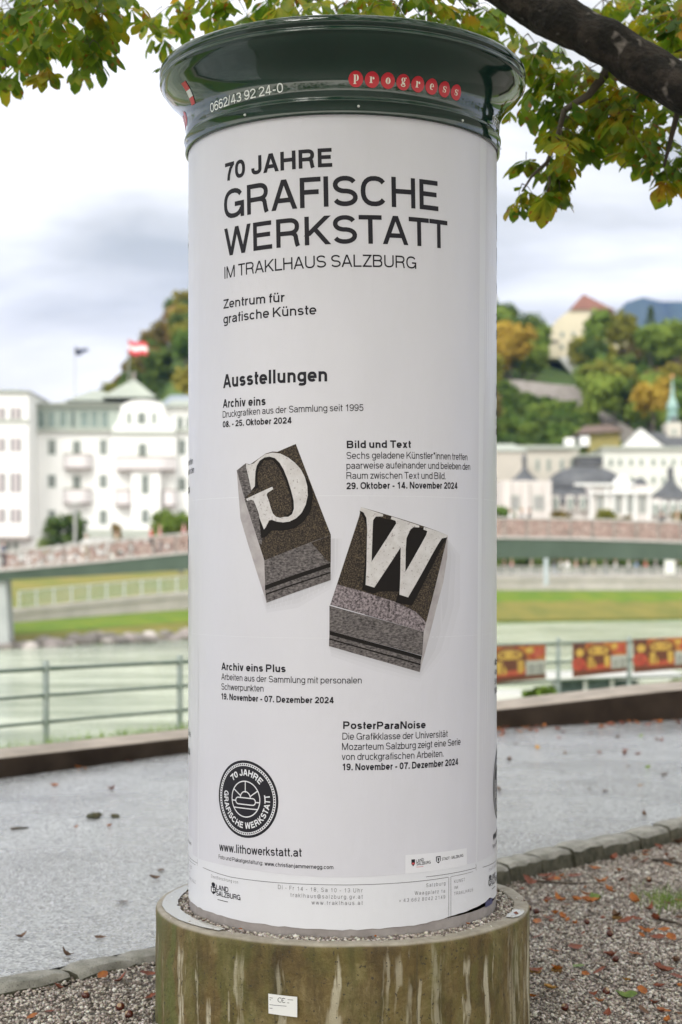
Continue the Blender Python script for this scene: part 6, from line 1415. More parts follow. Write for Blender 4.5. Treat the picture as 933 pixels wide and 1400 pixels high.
mxn = t.nodes.new('ShaderNodeMix'); mxn.data_type = 'RGBA'; t.links.new(r2.outputs[0], mxn.inputs[0]); t.links.new(r1.outputs[0], mxn.inputs[6]); mxn.inputs[7].default_value = (.30, .11, .014, 1)
t.links.new(mxn.outputs[2], b.inputs['Base Color'])
tr = t.nodes.new('ShaderNodeBsdfTranslucent'); ms = t.nodes.new('ShaderNodeMixShader'); ms.inputs[0].default_value = .6; t.links.new(mxn.outputs[2], tr.inputs[0])
t.links.new(b.outputs[0], ms.inputs[1]); t.links.new(tr.outputs[0], ms.inputs[2]); t.links.new(ms.outputs[0], t.nodes['Material Output'].inputs['Surface'])

LV, LF = [], []
def leaflet(base, d, nrm, L_, wd, curl, full, serr):
    d = d.normalized(); sd_ = d.cross(nrm).normalized(); nn = sd_.cross(d)
    prof = ((0, .04), (.18, .20), (.38, .52), (.58, .90), (.72, 1.0), (.86, .72), (.95, .30), (1, .0)) if full else ((0, .05), (.45, .75), (.72, 1.0), (1, 0))
    b0 = len(LV); n = len(prof)
    for i, (f, w_) in enumerate(prof):
        p = base + d*(L_*f) - nn*(curl*L_*f*f)
        ww = w_*wd*(1 + (serr.uniform(-.14, .14) if full else 0))
        up = nn*(ww*.22)
        LV.append(p - sd_*ww + up); LV.append(p); LV.append(p + sd_*ww + up)
    for i in range(n-1):
        for j in (0, 1): LF.append((b0+i*3+j, b0+i*3+j+1, b0+i*3+j+4, b0+i*3+j+3))
def palmate(p, out, size, r, full=True):
    """a hand-shaped chestnut leaf: five to seven leaflets drooping from one point"""
    out = out.normalized(); up = Vector((r.uniform(-.35, .35), r.uniform(-.35, .35), 1)).normalized(); sd_ = out.cross(up).normalized(); nrm = sd_.cross(out).normalized()
    n = r.choice((5, 5, 6, 7)) ; droop = r.uniform(.35, 1.1)
    for k in range(n):
        if r.random() < .07: continue
        a = R(-118 + 236*k/(n-1)) + r.uniform(-.12, .12); L_ = size*(1 - .42*abs(a)/2.06)*r.uniform(.8, 1.08)
        d = out*math.cos(a) + sd_*math.sin(a) - Vector((0, 0, droop*r.uniform(.7, 1.2)))
        leaflet(p, d, nrm + Vector((r.uniform(-.3, .3), r.uniform(-.3, .3), 0)), L_, L_*r.uniform(.19, .25), r.uniform(.02, .3), full, r)
chest = thing('chestnut_tree', (4.0, 7.6, -.1), 'horse chestnut with a thick dark limb and autumn leaves hanging over the column', 'tree')
twigs = MB(); r = random.Random(77)
def spray(u, v, y, n, spread, size=.155, stem_to=None):
    """a bunch of leaves round a place of the picture, hung from a twig"""
    c = at(u, v, y); hub = c + Vector((0, 0, .05))
    for i in range(n):
        p = c + Vector((r.gauss(0, spread), r.gauss(0, spread*1.6), r.gauss(0, spread*.55)))
        out = (p - hub); out.z *= .3; out += Vector((r.uniform(-.1, .1), r.uniform(-.1, .1), 0))
        if out.length < .02: out = Vector((1, 0, 0))
        palmate(p, out, size*r.uniform(.75, 1.2), r); 
        if r.random() < .45: twigs.tube([hub, (hub+p)/2 + Vector((0, 0, .015)), p], [.0028, .002, .0012], 4, cap=False)
    if stem_to: 
        e_ = at(*stem_to); mid = (e_ + hub)/2 + Vector((r.uniform(-.05, .05), 0, .05)); twigs.tube([e_, mid, hub], [.012, .009, .006], 6)
# top left
for u, v, n, s_ in ((5, 10, 5, .10), (40, 12, 6, .12), (75, 5, 6, .11), (110, 12, 6, .12), (140, 5, 6, .09), (165, 8, 4, .07), (20, 45, 5, .07), (55, 40, 4, .08), (85, 42, 3, .07), (122, 52, 5, .05), (128, 70, 2, .03), (8, 96, 2, .035), (20, 102, 1, .02), (64, 103, 2, .03), (104, 92, 1, .012), (52, 78, 2, .04), (30, 68, 2, .05), (62, 20, 5, .1), (100, 28, 4, .09), (-20, 40, 6, .12)):
    spray(u, v, r.uniform(6.9, 7.9), int(n*1.9) + 1, s_*1.05, .14)
# left of the cap and along the top edge
for u, v, n, s_ in ((222, 22, 2, .03), (212, 47, 2, .03), (219, 88, 1, .012), (245, 20, 3, .06), (236, 44, 1, .02), (262, 12, 3, .06), (290, 10, 4, .07), (325, 10, 4, .09), (355, 6, 5, .09), (395, 4, 6, .11), (430, 6, 6, .11), (470, 2, 7, .13), (510, 5, 7, .13), (550, 8, 7, .12), (590, 12, 7, .12), (625, 12, 6, .12), (655, 18, 6, .10), (680, 30, 4, .08), (340, 24, 2, .04), (408, 20, 3, .05), (300, 26, 1, .03), (530, 22, 4, .09), (610, 30, 4, .07), (572, 25, 4, .08), (470, 18, 4, .08), (645, 40, 3, .05)):
    spray(u, v, r.uniform(7.0, 8.4), int(n*1.6), s_*1.05, .14)
# right hand mass under the limb
for u, v, n, s_ in ((706, 62, 2, .05), (722, 82, 2, .04), (738, 108, 2, .03), (715, 142, 1, .02), (694, 150, 1, .02), (722, 60, 3, .05), (752, 92, 3, .06), (728, 128, 1, .02), (772, 88, 4, .07), (782, 118, 5, .09), (805, 108, 6, .09), (815, 135, 7, .09), (842, 122, 6, .09), (835, 150, 6, .08), (862, 140, 6, .08), (868, 165, 5, .08), (893, 160, 5, .08), (905, 182, 5, .08), (925, 175, 5, .08), (788, 150, 4, .06), (775, 172, 4, .05), (768, 190, 3, .04), (812, 172, 3, .05), (842, 180, 3, .04), (872, 195, 2, .03), (803, 196, 2, .02), (778, 212, 3, .035), (768, 232, 4, .035), (773, 245, 2, .02), (757, 218, 2, .02), (720, 222, 2, .015), (714, 265, 3, .02), (712, 280, 2, .018), (748, 266, 2, .018), (742, 272, 1, .012), (765, 262, 1, .012), (880, 208, 2, .03), (908, 225, 3, .04), (922, 238, 3, .04), (910, 245, 2, .02), (935, 215, 3, .05), (760, 130, 3, .06)):
    spray(u, v, r.uniform(7.15, 7.9), int(n*1.75), s_*1.05, .138)
# above the limb, dark mass
for u, v, n in ((825, 12, 7), (860, 15, 8), (895, 25, 9), (925, 40, 9), (945, 20, 9), (905, 55, 6), (935, 80, 7), (875, 40, 5), (960, 70, 7), (845, 5, 6)):
    spray(u, v, r.uniform(7.4, 8.8), int(n*1.6), .13, .13)
twigs.tube([at(772, 150, 7.3), at(762, 190, 7.4), at(748, 222, 7.4), at(728, 240, 7.4), at(714, 262, 7.4)], [.014, .012, .009, .007, .004], 6)
twigs.tube([at(850, 66, 7.05), at(832, 95, 7.2), at(805, 130, 7.3), at(772, 150, 7.3)], [.03, .024, .018, .014], 8)
twigs.tube([at(748, 222, 7.4), at(752, 250, 7.4), at(748, 262, 7.4)], [.008, .006, .004], 6)
twigs.tube([at(930, 140, 7.1), at(915, 200, 7.4), at(908, 228, 7.4)], [.015, .011, .006], 6)
# the canopy overhead, outside the picture, that shades the column and is mirrored in the cap
for k in range(4700):
    x, y = (r.uniform(-5.5, 8.5), r.uniform(-3.5, 12.5)) if k < 2300 else (r.uniform(-4.6, 3.2), r.uniform(-4.5, 6.2))
    zmin = EYE + .372*max(y, 0) + .25
    z = max(zmin + r.random()**1.5*2.4, 3.9 + r.uniform(0, 2.6))
    if abs(x) > .235*max(y, 0) + .5: z = max(3.6 + r.uniform(0, 2.6), z - 1.2 if abs(x) > .26*max(y, 0) + 1.2 else z)
    a = r.uniform(0, 6.28); palmate(Vector((x, y, z)), Vector((math.cos(a), math.sin(a), 0)), r.uniform(.20, .30), r, full=False)
nlf = len(LF); nlv = len(LV); LV += [Vector(p) for p in twigs.v]; LF += [[nlv + i for i in f] for f in twigs.f]      # the thin twigs belong to the crown
me = bpy.data.meshes.new('crown'); o0 = origin(chest); me.from_pydata([tuple(p - o0) for p in LV], [], LF); me.materials.append(leaf_m); me.materials.append(bark); me.polygons.foreach_set('material_index', [0]*nlf + [1]*(len(LF)-nlf)); me.polygons.foreach_set('use_smooth', [True]*len(LF)); me.update()
cr_ = bpy.data.objects.new('crown', me); C.objects.link(cr_); cr_.parent = chest
limb_bark = mat('chestnut_bark', (.006, .0045, .0035), (.048, .036, .030), 9, .95, detail=9, lo=.45, hi=.72, bump=1, bscale=30, dist=.03, speck=(11, .62, .70, (.15, .13, .12)))
def limb(pts, rad, seed):
    """a branch with bumpy bark"""
    m = MB(); P = []; Rr = []
    for i in range(len(pts)-1):
        for k in range(10):
            f = k/10; P.append(Vector(pts[i]).lerp(Vector(pts[i+1]), f)); Rr.append(rad[i] + (rad[i+1]-rad[i])*f)
    P.append(Vector(pts[-1])); Rr.append(rad[-1])
    m.tube(P, Rr, 28)
    m.v = [tuple(Vector(p) + Vector((mnoise.noise(Vector(p)*6), mnoise.noise(Vector(p)*6 + Vector((9, 0, 0))), mnoise.noise(Vector(p)*6 + Vector((0, 9, 0)))))*.02 + Vector((0, 0, 1))*mnoise.noise(Vector(p)*22)*.008) for p in m.v]
    return m
limb([(3.55, 7.7, 2.3), at(1240, 215, 7.2), at(1080, 190, 7.0), at(932, 124, 7.0), at(845, 69, 7.05), at(770, 28, 7.1), at(690, -10, 7.2), at(600, -66, 7.4)], [.17, .14, .128, .112, .102, .095, .085, .06], 1).build('limb', limb_bark, chest, smooth=True)
limb([(4.0, 7.6, -.4), (3.98, 7.6, .2), (3.9, 7.65, 1.2), (3.75, 7.7, 2.4), (3.9, 7.9, 4.2), (4.1, 8.1, 6.2)], [.46, .36, .32, .30, .22, .12], 2).build('trunk', limb_bark, chest, smooth=True)
# ---------------------------------------------------------------- people on the bridge and the far promenade (a few pixels each)
skin_m = mat('skin', (.50, .32, .25), rough=.6)
def skin_grow(name, verts, edges, radii, root=0, levels=1):
    me = bpy.data.meshes.new(name); me.from_pydata(verts, edges, []); ob = bpy.data.objects.new(name, me); C.objects.link(ob)
    md = ob.modifiers.new('skin', 'SKIN'); md.use_smooth_shade = True
    for i, rr_ in enumerate(radii): me.skin_vertices[0].data[i].radius = (rr_, rr_) if not isinstance(rr_, tuple) else rr_
    for i in range(len(verts)): me.skin_vertices[0].data[i].use_root = (i == root)
    sb_ = ob.modifiers.new('sub', 'SUBSURF'); sb_.levels = levels; sb_.render_levels = levels
    dg = bpy.context.evaluated_depsgraph_get(); me2 = bpy.data.meshes.new_from_object(ob.evaluated_get(dg)); bpy.data.objects.remove(ob); me2.name = name; return me2
def person_meshes(stride, swing):
    s, w_ = stride, swing
    V = [(0, 0, .95), (0, 0, 1.15), (0, 0, 1.38), (0, 0, 1.48), (0, 0, 1.56), (0, -.015, 1.66), (0, 0, 1.74),
         (.19, 0, 1.40), (.25, w_*.5, 1.14), (.26, w_ - .03, .90), (.265, w_ - .05, .80), (-.19, 0, 1.40), (-.25, -w_*.5, 1.14), (-.26, -w_ - .03, .90), (-.265, -w_ - .05, .80),
         (.10, 0, .90), (.11, -s*.45 - .03, .50), (.11, -s + .0, .09), (.11, -s - .14, .04), (-.10, 0, .90), (-.11, s*.4 - .05, .50), (-.11, s, .11), (-.11, s - .13, .04)]
    E = [(0,1),(1,2),(2,3),(3,4),(4,5),(5,6),(2,7),(7,8),(8,9),(9,10),(2,11),(11,12),(12,13),(13,14),(0,15),(15,16),(16,17),(17,18),(0,19),(19,20),(20,21),(21,22)]
    rad = [(.15,.11),(.14,.10),(.16,.11),.06,.07,(.085,.10),.06,.065,.05,.04,.035,.065,.05,.04,.035,.085,.06,.042,.035,.085,.06,.042,.035]
    body = skin_grow('person', V, E, rad); body.materials.append(skin_m)
    j = [0,1,2,7,8,9,11,12,13]; k = [(0,1),(1,2),(2,3),(3,4),(4,5),(2,6),(6,7),(7,8)]
    top = skin_grow('jacket', [V[i] if i else (0, 0, .90) for i in j], k, [(.19,.145),(.165,.125),(.18,.13),.085,.07,.06,.085,.07,.06])
    j = [0,15,16,17,19,20,21]; k = [(0,1),(1,2),(2,3),(0,4),(4,5),(5,6)]
    tro = skin_grow('trousers', [V[i] for i in j], k, [(.155,.12),.105,.08,.065,.105,.08,.065])
    bm = bmesh.new(); bmesh.ops.create_uvsphere(bm, u_segments=10, v_segments=7, radius=1)
    for v in bm.verts: v.co = Vector((v.co.x*.095, v.co.y*.115 + .02, 1.70 + v.co.z*.095))
    bmesh.ops.delete(bm, geom=[v for v in bm.verts if v.co.y < -.06 and v.co.z < 1.70], context='VERTS')
    hair = bpy.data.meshes.new('hair'); bm.to_mesh(hair); bm.free()
    for m in (top, tro, hair): m.polygons.foreach_set('use_smooth', [True]*len(m.polygons))
    return body, top, tro, hair
POSES = [person_meshes(.28, .16), person_meshes(.03, .02), person_meshes(-.2, -.12)]
CLOTH = {n: mat(n + '_clothing', c, rough=.8) for n, c in (('red', (.50, .05, .05)), ('pink', (.55, .27, .27)), ('white', (.70, .69, .68)), ('dark', (.03, .03, .04)), ('navy', (.04, .06, .13)), ('blue', (.13, .24, .42)), ('grey', (.26, .26, .27)), ('beige', (.45, .38, .29)), ('brown', (.14, .09, .06)))}
HAIR = {n: mat(n + '_hair', c, rough=.7) for n, c in (('dark', (.03, .022, .018)), ('fair', (.35, .25, .14)), ('grey', (.4, .39, .38)))}
def person(p, pose, top, trou, hair, face, label, scale=1.0):
    b_, t_, l_, h_ = POSES[pose]
    o = bpy.data.objects.new('person', b_); C.objects.link(o); o.location = p; o.rotation_euler = (0, 0, R(face)); o.scale = (scale,)*3; tag(o, label, 'person')
    for me, m, n in ((t_, CLOTH[top], 'jacket'), (l_, CLOTH[trou], 'trousers'), (h_, HAIR[hair], 'hair')):
        k = me.copy(); k.materials.clear(); k.materials.append(m); c = bpy.data.objects.new(n, k); C.objects.link(c); c.parent = o
    return o
def on_bridge(u, dy): y = lerp_tab(BRY, u); p = at(u, lerp_tab(DTOP, u), y); return Vector((p.x + (u-MIDX)/FPX*dy, p.y + dy, p.z + .16))
for u, dy, pose, top, tr_, ha, fa, lab in (
    (219, 1.6, 1, 'pink', 'grey', 'fair', 90, 'person in a pink top walking on the left part of the bridge'),
    (207, .9, 0, 'red', 'dark', 'dark', 90, 'person in a red jacket behind the railing left of the one in pink'),
    (252, 2.0, 2, 'pink', 'brown', 'dark', -90, 'person in pink and brown on the bridge close to the column'),
    (5, 1.5, 1, 'navy', 'dark', 'dark', 80, 'person in navy at the far left end of the bridge'),
    (118, 1.7, 0, 'white', 'beige', 'grey', 90, 'person in white above the left end of the bridge railing'),
    (160, 2.2, 1, 'beige', 'brown', 'dark', 90, 'person in beige standing behind the bridge railing in front of the thin tree'),
    (905, 1.2, 0, 'dark', 'white', 'dark', 90, 'person in a dark top and pale trousers striding at the right of the bridge'),
    (926, 1.4, 2, 'beige', 'blue', 'fair', 90, 'person in beige and blue jeans at the right edge of the bridge'),
    (698, 1.8, 1, 'white', 'grey', 'grey', -90, 'person in white on the bridge just right of the column'),
    (714, 2.4, 0, 'grey', 'dark', 'fair', 90, 'person in grey second from the column on the bridge'),
    (724, 1.5, 2, 'dark', 'dark', 'dark', -90, 'person all in dark third from the column on the bridge')):
    person(on_bridge(u, dy), pose, top, tr_, ha, fa, lab)
def on_quay(u, dy): y = lerp_tab(DP, u) + dy; x = (u-MIDX)/FPX*y; return Vector((x, y, lerp_tab(PZ1, u) + .07 if dy < 6.5 else terrain(x, y)))
quay = ((690, 'brown', 'dark'), (700, 'pink', 'dark'), (727, 'beige', 'grey'), (758, 'navy', 'blue'), (767, 'white', 'dark'), (788, 'pink', 'grey'), (812, 'beige', 'brown'), (842, 'white', 'grey'), (860, 'white', 'dark'), (870, 'blue', 'navy'), (883, 'red', 'dark'), (897, 'grey', 'dark'), (912, 'brown', 'beige'), (926, 'dark', 'grey'), (800, 'dark', 'dark'), (828, 'grey', 'navy'))
for i, (u, a, b_) in enumerate(quay):
    place = 'under the bridge near the column' if u < 745 else 'under the middle of the bridge' if u < 820 else 'under the bridge towards the right' if u < 890 else 'under the bridge at the far right'
    person(on_quay(u, 1.2 + (i*37 % 11)*.25), i % 3, a, b_, ('dark', 'fair', 'grey')[i % 3], 90 if i % 2 else -90, 'person in %s with %s trousers on the promenade %s' % (a, b_, place))
for u, a, b_, lab in ((776, 'white', 'white', 'person all in white close behind the promenade railing'), (248, 'blue', 'navy', 'person in blue on the far bank under the bridge beside the column')):
    person(on_quay(u, .8 if u > 300 else 18), 1, a, b_, 'dark', 0, lab)
# promenade sign board
sg = thing('sign', on_quay(916, -.0), 'small white upright board standing by the promenade railing on the right', 'sign'); p = on_quay(916, -.18)
m = MB(); m.box(p.x - .55, p.y - .05, p.z + .25, p.x + .55, p.y + .01, p.z + 1.9); m.build('board', CLOTH['white'], sg)
m = MB(); m.box(p.x - .5, p.y + .012, p.z - .1, p.x - .4, p.y + .08, p.z + .6); m.box(p.x + .4, p.y + .012, p.z - .1, p.x + .5, p.y + .08, p.z + .6); m.build('leg', pole_m, sg)
# ---------------------------------------------------------------- loose gravel, fallen leaves, conkers
def stones(name, pts, sizes, seed, m, flat=.68):
    """many small pebbles as one mesh: jittered icosahedra"""
    rng = np.random.default_rng(seed); n = len(pts); ph = (1 + 5**.5)/2
    iv = np.array([(-1,ph,0),(1,ph,0),(-1,-ph,0),(1,-ph,0),(0,-1,ph),(0,1,ph),(0,-1,-ph),(0,1,-ph),(ph,0,-1),(ph,0,1),(-ph,0,-1),(-ph,0,1)])/1.902
    fc = np.array([(0,11,5),(0,5,1),(0,1,7),(0,7,10),(0,10,11),(1,5,9),(5,11,4),(11,10,2),(10,7,6),(7,1,8),(3,9,4),(3,4,2),(3,2,6),(3,6,8),(3,8,9),(4,9,5),(2,4,11),(6,2,10),(8,6,7),(9,8,1)])
    v = iv[None]*(1 + rng.normal(size=(n, 12, 1))*.14)*np.stack([rng.uniform(.8, 1.35, n), rng.uniform(.7, 1.0, n), rng.uniform(flat*.8, flat*1.15, n)], 1)[:, None, :]
    a, bq = rng.uniform(0, 6.283, n), rng.uniform(-.5, .5, n)
    x, y, z = v[..., 0], v[..., 1], v[..., 2]
    x, z = x*np.cos(bq)[:, None] - z*np.sin(bq)[:, None], x*np.sin(bq)[:, None] + z*np.cos(bq)[:, None]
    x, y = x*np.cos(a)[:, None] - y*np.sin(a)[:, None], x*np.sin(a)[:, None] + y*np.cos(a)[:, None]
    v = np.stack([x, y, z], -1)*np.asarray(sizes)[:, None, None] + np.asarray(pts)[:, None, :]
    f = (fc[None] + (np.arange(n)*12)[:, None, None]).reshape(-1, 3)
    me = bpy.data.meshes.new(name); me.vertices.add(n*12); me.vertices.foreach_set('co', v.ravel().astype(np.float32)); me.loops.add(f.size); me.loops.foreach_set('vertex_index', f.ravel().astype(np.int32)); me.polygons.add(len(f))
    me.polygons.foreach_set('loop_start', np.arange(0, f.size, 3, dtype=np.int32)); me.polygons.foreach_set('loop_total', np.full(len(f), 3, dtype=np.int32))
    me.polygons.foreach_set('use_smooth', np.ones(len(f), dtype=bool))
    me.update(); at_ = me.attributes.new('tone', 'FLOAT', 'POINT'); at_.data.foreach_set('value', np.repeat(rng.uniform(0, 1, n), 12).astype(np.float32))
    me.materials.append(m); o = bpy.data.objects.new(name, me); C.objects.link(o); return o
def pebble_mat(name, stops):
    m = bpy.data.materials.new(name); m.use_nodes = True; t = m.node_tree; b = t.nodes['Principled BSDF']; b.inputs['Roughness'].default_value = .6
    a = t.nodes.new('ShaderNodeAttribute'); a.attribute_name = 'tone'; r_ = t.nodes.new('ShaderNodeValToRGB'); t.links.new(a.outputs['Fac'], r_.inputs[0]); e = r_.color_ramp.elements
    e[0].position, e[0].color = stops[0][0], (*stops[0][1], 1); e[1].position, e[1].color = stops[-1][0], (*stops[-1][1], 1)
    for p, c in stops[1:-1]: q = e.new(p); q.color = (*c, 1)
    tcn = t.nodes.new('ShaderNodeTexCoord'); n = t.nodes.new('ShaderNodeTexNoise'); n.inputs['Scale'].default_value = 150; t.links.new(tcn.outputs['Object'], n.inputs['Vector'])
    x = t.nodes.new('ShaderNodeMix'); x.data_type = 'RGBA'; x.blend_type = 'MULTIPLY'; x.inputs[0].default_value = .5; t.links.new(r_.outputs[0], x.inputs[6]); t.links.new(n.outputs['Color'], x.inputs[7]); t.links.new(x.outputs[2], b.inputs['Base Color']); return m
peb = pebble_mat('pebbles', [(0, (.14, .105, .09)), (.3, (.34, .285, .255)), (.6, (.52, .455, .415)), (.85, (.68, .62, .57)), (1, (.84, .80, .76))])
rng = np.random.default_rng(12); P_, S_ = [], []
def scatter(n, x0, x1, y0, y1, edge):
    x = rng.uniform(x0, x1, n); y = rng.uniform(y0, y1, n)
    for a, b_ in zip(x, y):
        if b_ > lerp_tab(KERB, a) - edge or (a-CX)**2 + (b_-CY)**2 < .735**2: continue
        if abs(a) > b_*.222 + .25: continue
        s = rng.uniform(.0042, .0085) if rng.random() < .93 else rng.uniform(.009, .014)
        P_.append((a, b_, gravel_z(a) + rng.uniform(-.004, .010))); S_.append(s)
scatter(52000, .30, 2.75, 4.9, 8.0, .17); scatter(30000, .55, 2.9, 8.0, 10.8, .15); scatter(17000, -1.85, -.5, 4.9, 6.95, .05)
tag(stones('gravel', P_, S_, 3, peb), kind='stuff')
P_, S_ = [], []
for k in range(5200):
    a = rng.uniform(0, 6.283); r_ = rng.uniform(.603, .672)
    if r_ > .655 and rng.random() < .75: continue
    z = RT - .012 + rng.uniform(-.004, .007) + .012*max(0, mnoise.noise(Vector((math.cos(a)*3, math.sin(a)*3, 0))))
    P_.append((CX + r_*math.sin(a), CY - r_*math.cos(a), z)); S_.append(rng.uniform(.0035, .008) if rng.random() < .9 else rng.uniform(.008, .0115))
for k in range(30):
    a = rng.uniform(-2.2, 1.9); r_ = rng.uniform(.672, .715); P_.append((CX + r_*math.sin(a), CY - r_*math.cos(a), RT + .002)); S_.append(rng.uniform(.003, .006))
bed = MB(); bed.lathe([(.598, RT - .012), (.664, RT - .014)], CX, CY, 96); bed_o = bed.build('gravel_base', gm); tag(bed_o, kind='stuff')
tag(stones('ring_gravel', P_, S_, 5, peb), kind='stuff')
# rain water standing on the ring, its pale base painting in the reflected sky
wet = bpy.data.materials.new('sheen_painted_water'); wet.use_nodes = True; b = wet.node_tree.nodes['Principled BSDF']; b.inputs['Base Color'].default_value = (.50, .49, .48, 1); b.inputs['Roughness'].default_value = .04; b.inputs['IOR'].default_value = 1.33
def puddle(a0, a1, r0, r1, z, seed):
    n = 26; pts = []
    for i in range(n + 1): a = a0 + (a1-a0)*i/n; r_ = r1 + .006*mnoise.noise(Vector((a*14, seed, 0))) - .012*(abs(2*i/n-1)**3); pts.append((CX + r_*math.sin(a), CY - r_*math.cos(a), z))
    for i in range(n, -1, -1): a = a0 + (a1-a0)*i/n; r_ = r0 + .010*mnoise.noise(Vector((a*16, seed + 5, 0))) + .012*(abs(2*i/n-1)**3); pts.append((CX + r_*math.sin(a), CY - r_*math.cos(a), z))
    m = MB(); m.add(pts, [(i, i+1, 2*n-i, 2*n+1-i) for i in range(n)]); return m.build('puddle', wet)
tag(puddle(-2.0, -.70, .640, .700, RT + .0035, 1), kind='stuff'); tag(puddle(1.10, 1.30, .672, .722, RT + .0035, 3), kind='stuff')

# fallen leaves: curled leaflets, each an object of its own
def leaf_mesh(seed, L_, W_, curl, fold):
    r = random.Random(seed); V, F = [], []; n = 9
    for i in range(n + 1):
        f = i/n; w_ = W_*(math.sin(math.pi*f**1.25)**.8 if 0 < f < 1 else 0)*r.uniform(.85, 1.1); z = curl*L_*(4*(f-.5)**2 + r.uniform(-.1, .1))*.5
        x = L_*(f-.5); tw = r.uniform(-.25, .25)
        for j, q in enumerate((-1, -.5, 0, .5, 1)): V.append((x, q*w_, z + fold*abs(q)*w_ + tw*q*w_*.5 + .002))
    for i in range(n):
        for j in range(4): F.append((i*5+j, i*5+5+j, i*5+6+j, i*5+1+j))
    me = bpy.data.meshes.new('fallen_leaf'); me.from_pydata(V, [], F); me.polygons.foreach_set('use_smooth', [True]*len(F)); return me
LEAFM = {'orange': mat('orange_dry_leaf', (.42, .14, .02), (.24, .065, .015), 30, .55, detail=4, transl=.2), 'rust': mat('rust_dry_leaf', (.20, .045, .018), (.11, .03, .014), 30, .6), 'brown': mat('brown_dry_leaf', (.12, .055, .025), (.065, .03, .016), 30, .6), 'yellow': mat('yellow_dry_leaf', (.50, .27, .04), (.32, .15, .025), 30, .55, transl=.2), 'green': mat('green_fallen_leaf', (.07, .13, .02), (.15, .19, .035), 25, .5)}
LM = {}
for c in LEAFM:
    for k in range(4):
        me = leaf_mesh(len(LM)*3 + 1, .075, .021, (.3, .55, .8, .15)[k], (.35, .7, .5, .2)[k]); me.materials.append(LEAFM[c]); LM[c, k] = me
rl = random.Random(19)
def leaf(x, y, z, colour, zone, s=1.0):
    o = bpy.data.objects.new('fallen_leaf', LM[colour, rl.randrange(4)]); C.objects.link(o); o.location = (x, y, z); o.rotation_euler = (rl.uniform(-.3, .3), rl.uniform(-.3, .3), rl.uniform(0, 6.28)); s *= rl.uniform(.75, 1.25); o.scale = (s, s*rl.uniform(.8, 1.2), s)
    tag(o, 'curled %s leaf lying %s' % (colour, zone), 'leaf', '%s leaves %s' % (colour, zone))
for i, (x, y) in enumerate(LEAVES_GRAVEL): leaf(x, y, gravel_z(x) + .014, rl.choices(['orange', 'rust', 'brown', 'yellow'], [5, 4, 2, 1.6])[0], 'on the gravel right of the concrete ring', 1.1)
for x, y in LEAVES_GREEN: leaf(x, y, gravel_z(x) + .014, 'green', 'on the gravel right of the concrete ring', 1.1)
for x, y in LEAVES_GRAVEL_LEFT: leaf(x, y, gravel_z(x) + .013, rl.choice(['orange', 'rust', 'rust', 'brown']), 'on the gravel left of the concrete ring', .9)
for x, y in LEAVES_ROAD: leaf(x, y, .004, rl.choices(['brown', 'rust', 'yellow', 'green'], [6, 2, 1.2, 1])[0], 'on the wet road right of the column', .95)
for x, y in LEAVES_ROAD_LEFT: leaf(x, y, .004, rl.choices(['brown', 'orange', 'rust'], [3, 2, 2])[0], 'on the wet road left of the column', .9)
for x, y in LEAVES_WALL: leaf(x, y - .05, .004, rl.choices(['orange', 'brown', 'rust'], [4, 2, 2])[0], 'at the foot of the dark wall behind the road', 1.3)
for k in range(26):
    x = rl.uniform(1.5, 4.1); leaf(x, lerp_tab(WALL, x) - rl.uniform(.03, .5), .004, rl.choice(['orange', 'brown', 'rust', 'rust']), 'at the foot of the dark wall behind the road', 1.2)
for k in range(120):
    x = rl.uniform(.95, 2.5); y = rl.uniform(6, lerp_tab(KERB, x) - .35)
    if abs(x) < y*.225: leaf(x, y, gravel_z(x) + .012, rl.choices(['rust', 'brown', 'orange'], [4, 4, 3])[0], 'on the gravel right of the concrete ring', rl.uniform(.35, .8))
for x, y, c in ((.46, 5.68, 'orange'), (-.50, 5.73, 'rust'), (.12, 5.485, 'orange'), (-.36, 5.60, 'orange'), (.655, 5.86, 'rust')): leaf(x, y, RT + .005, c, 'on the gravel inside the concrete ring', .36)
# conkers
conk = mat('conker_brown', (.085, .018, .010), (.045, .012, .008), 14, .22); hil = mat('conker_pale_eye', (.34, .24, .15), rough=.7)
def conker(x, y, z, label, grp, s=1.0):
    bm = bmesh.new(); bmesh.ops.create_uvsphere(bm, u_segments=20, v_segments=12, radius=.0155)
    for v in bm.verts: v.co *= 1 + .10*mnoise.noise(v.co*60 + Vector((x, y, 0))); v.co.z *= .86
    me = bpy.data.meshes.new('conker'); bm.to_mesh(me); bm.free(); me.materials.append(conk); me.polygons.foreach_set('use_smooth', [True]*len(me.polygons))
    o = bpy.data.objects.new('conker', me); C.objects.link(o); o.location = (x, y, z + .012*s); o.scale = (s, s, s); o.rotation_euler = (rl.uniform(-.9, .9), rl.uniform(-.9, .9), rl.uniform(0, 6)); tag(o, label, 'conker', grp)
    bm = bmesh.new(); bmesh.ops.create_uvsphere(bm, u_segments=14, v_segments=8, radius=.0085)
    for v in bm.verts: v.co.z = v.co.z*.35 + .0108
    me = bpy.data.meshes.new('pale_eye'); bm.to_mesh(me); bm.free(); me.materials.append(hil); e_ = bpy.data.objects.new('pale_eye', me); C.objects.link(e_); e_.parent = o
for x, y in CONKERS: conker(x, y, gravel_z(x) + .006, 'glossy dark brown conker on the gravel right of the concrete ring', 'conkers on the right gravel', rl.uniform(.95, 1.3))
for x, y in CONKERS_LEFT: conker(x, y, gravel_z(x) + .006, 'reddish brown conker on the gravel left of the concrete ring', 'conkers on the left gravel', 1.15)
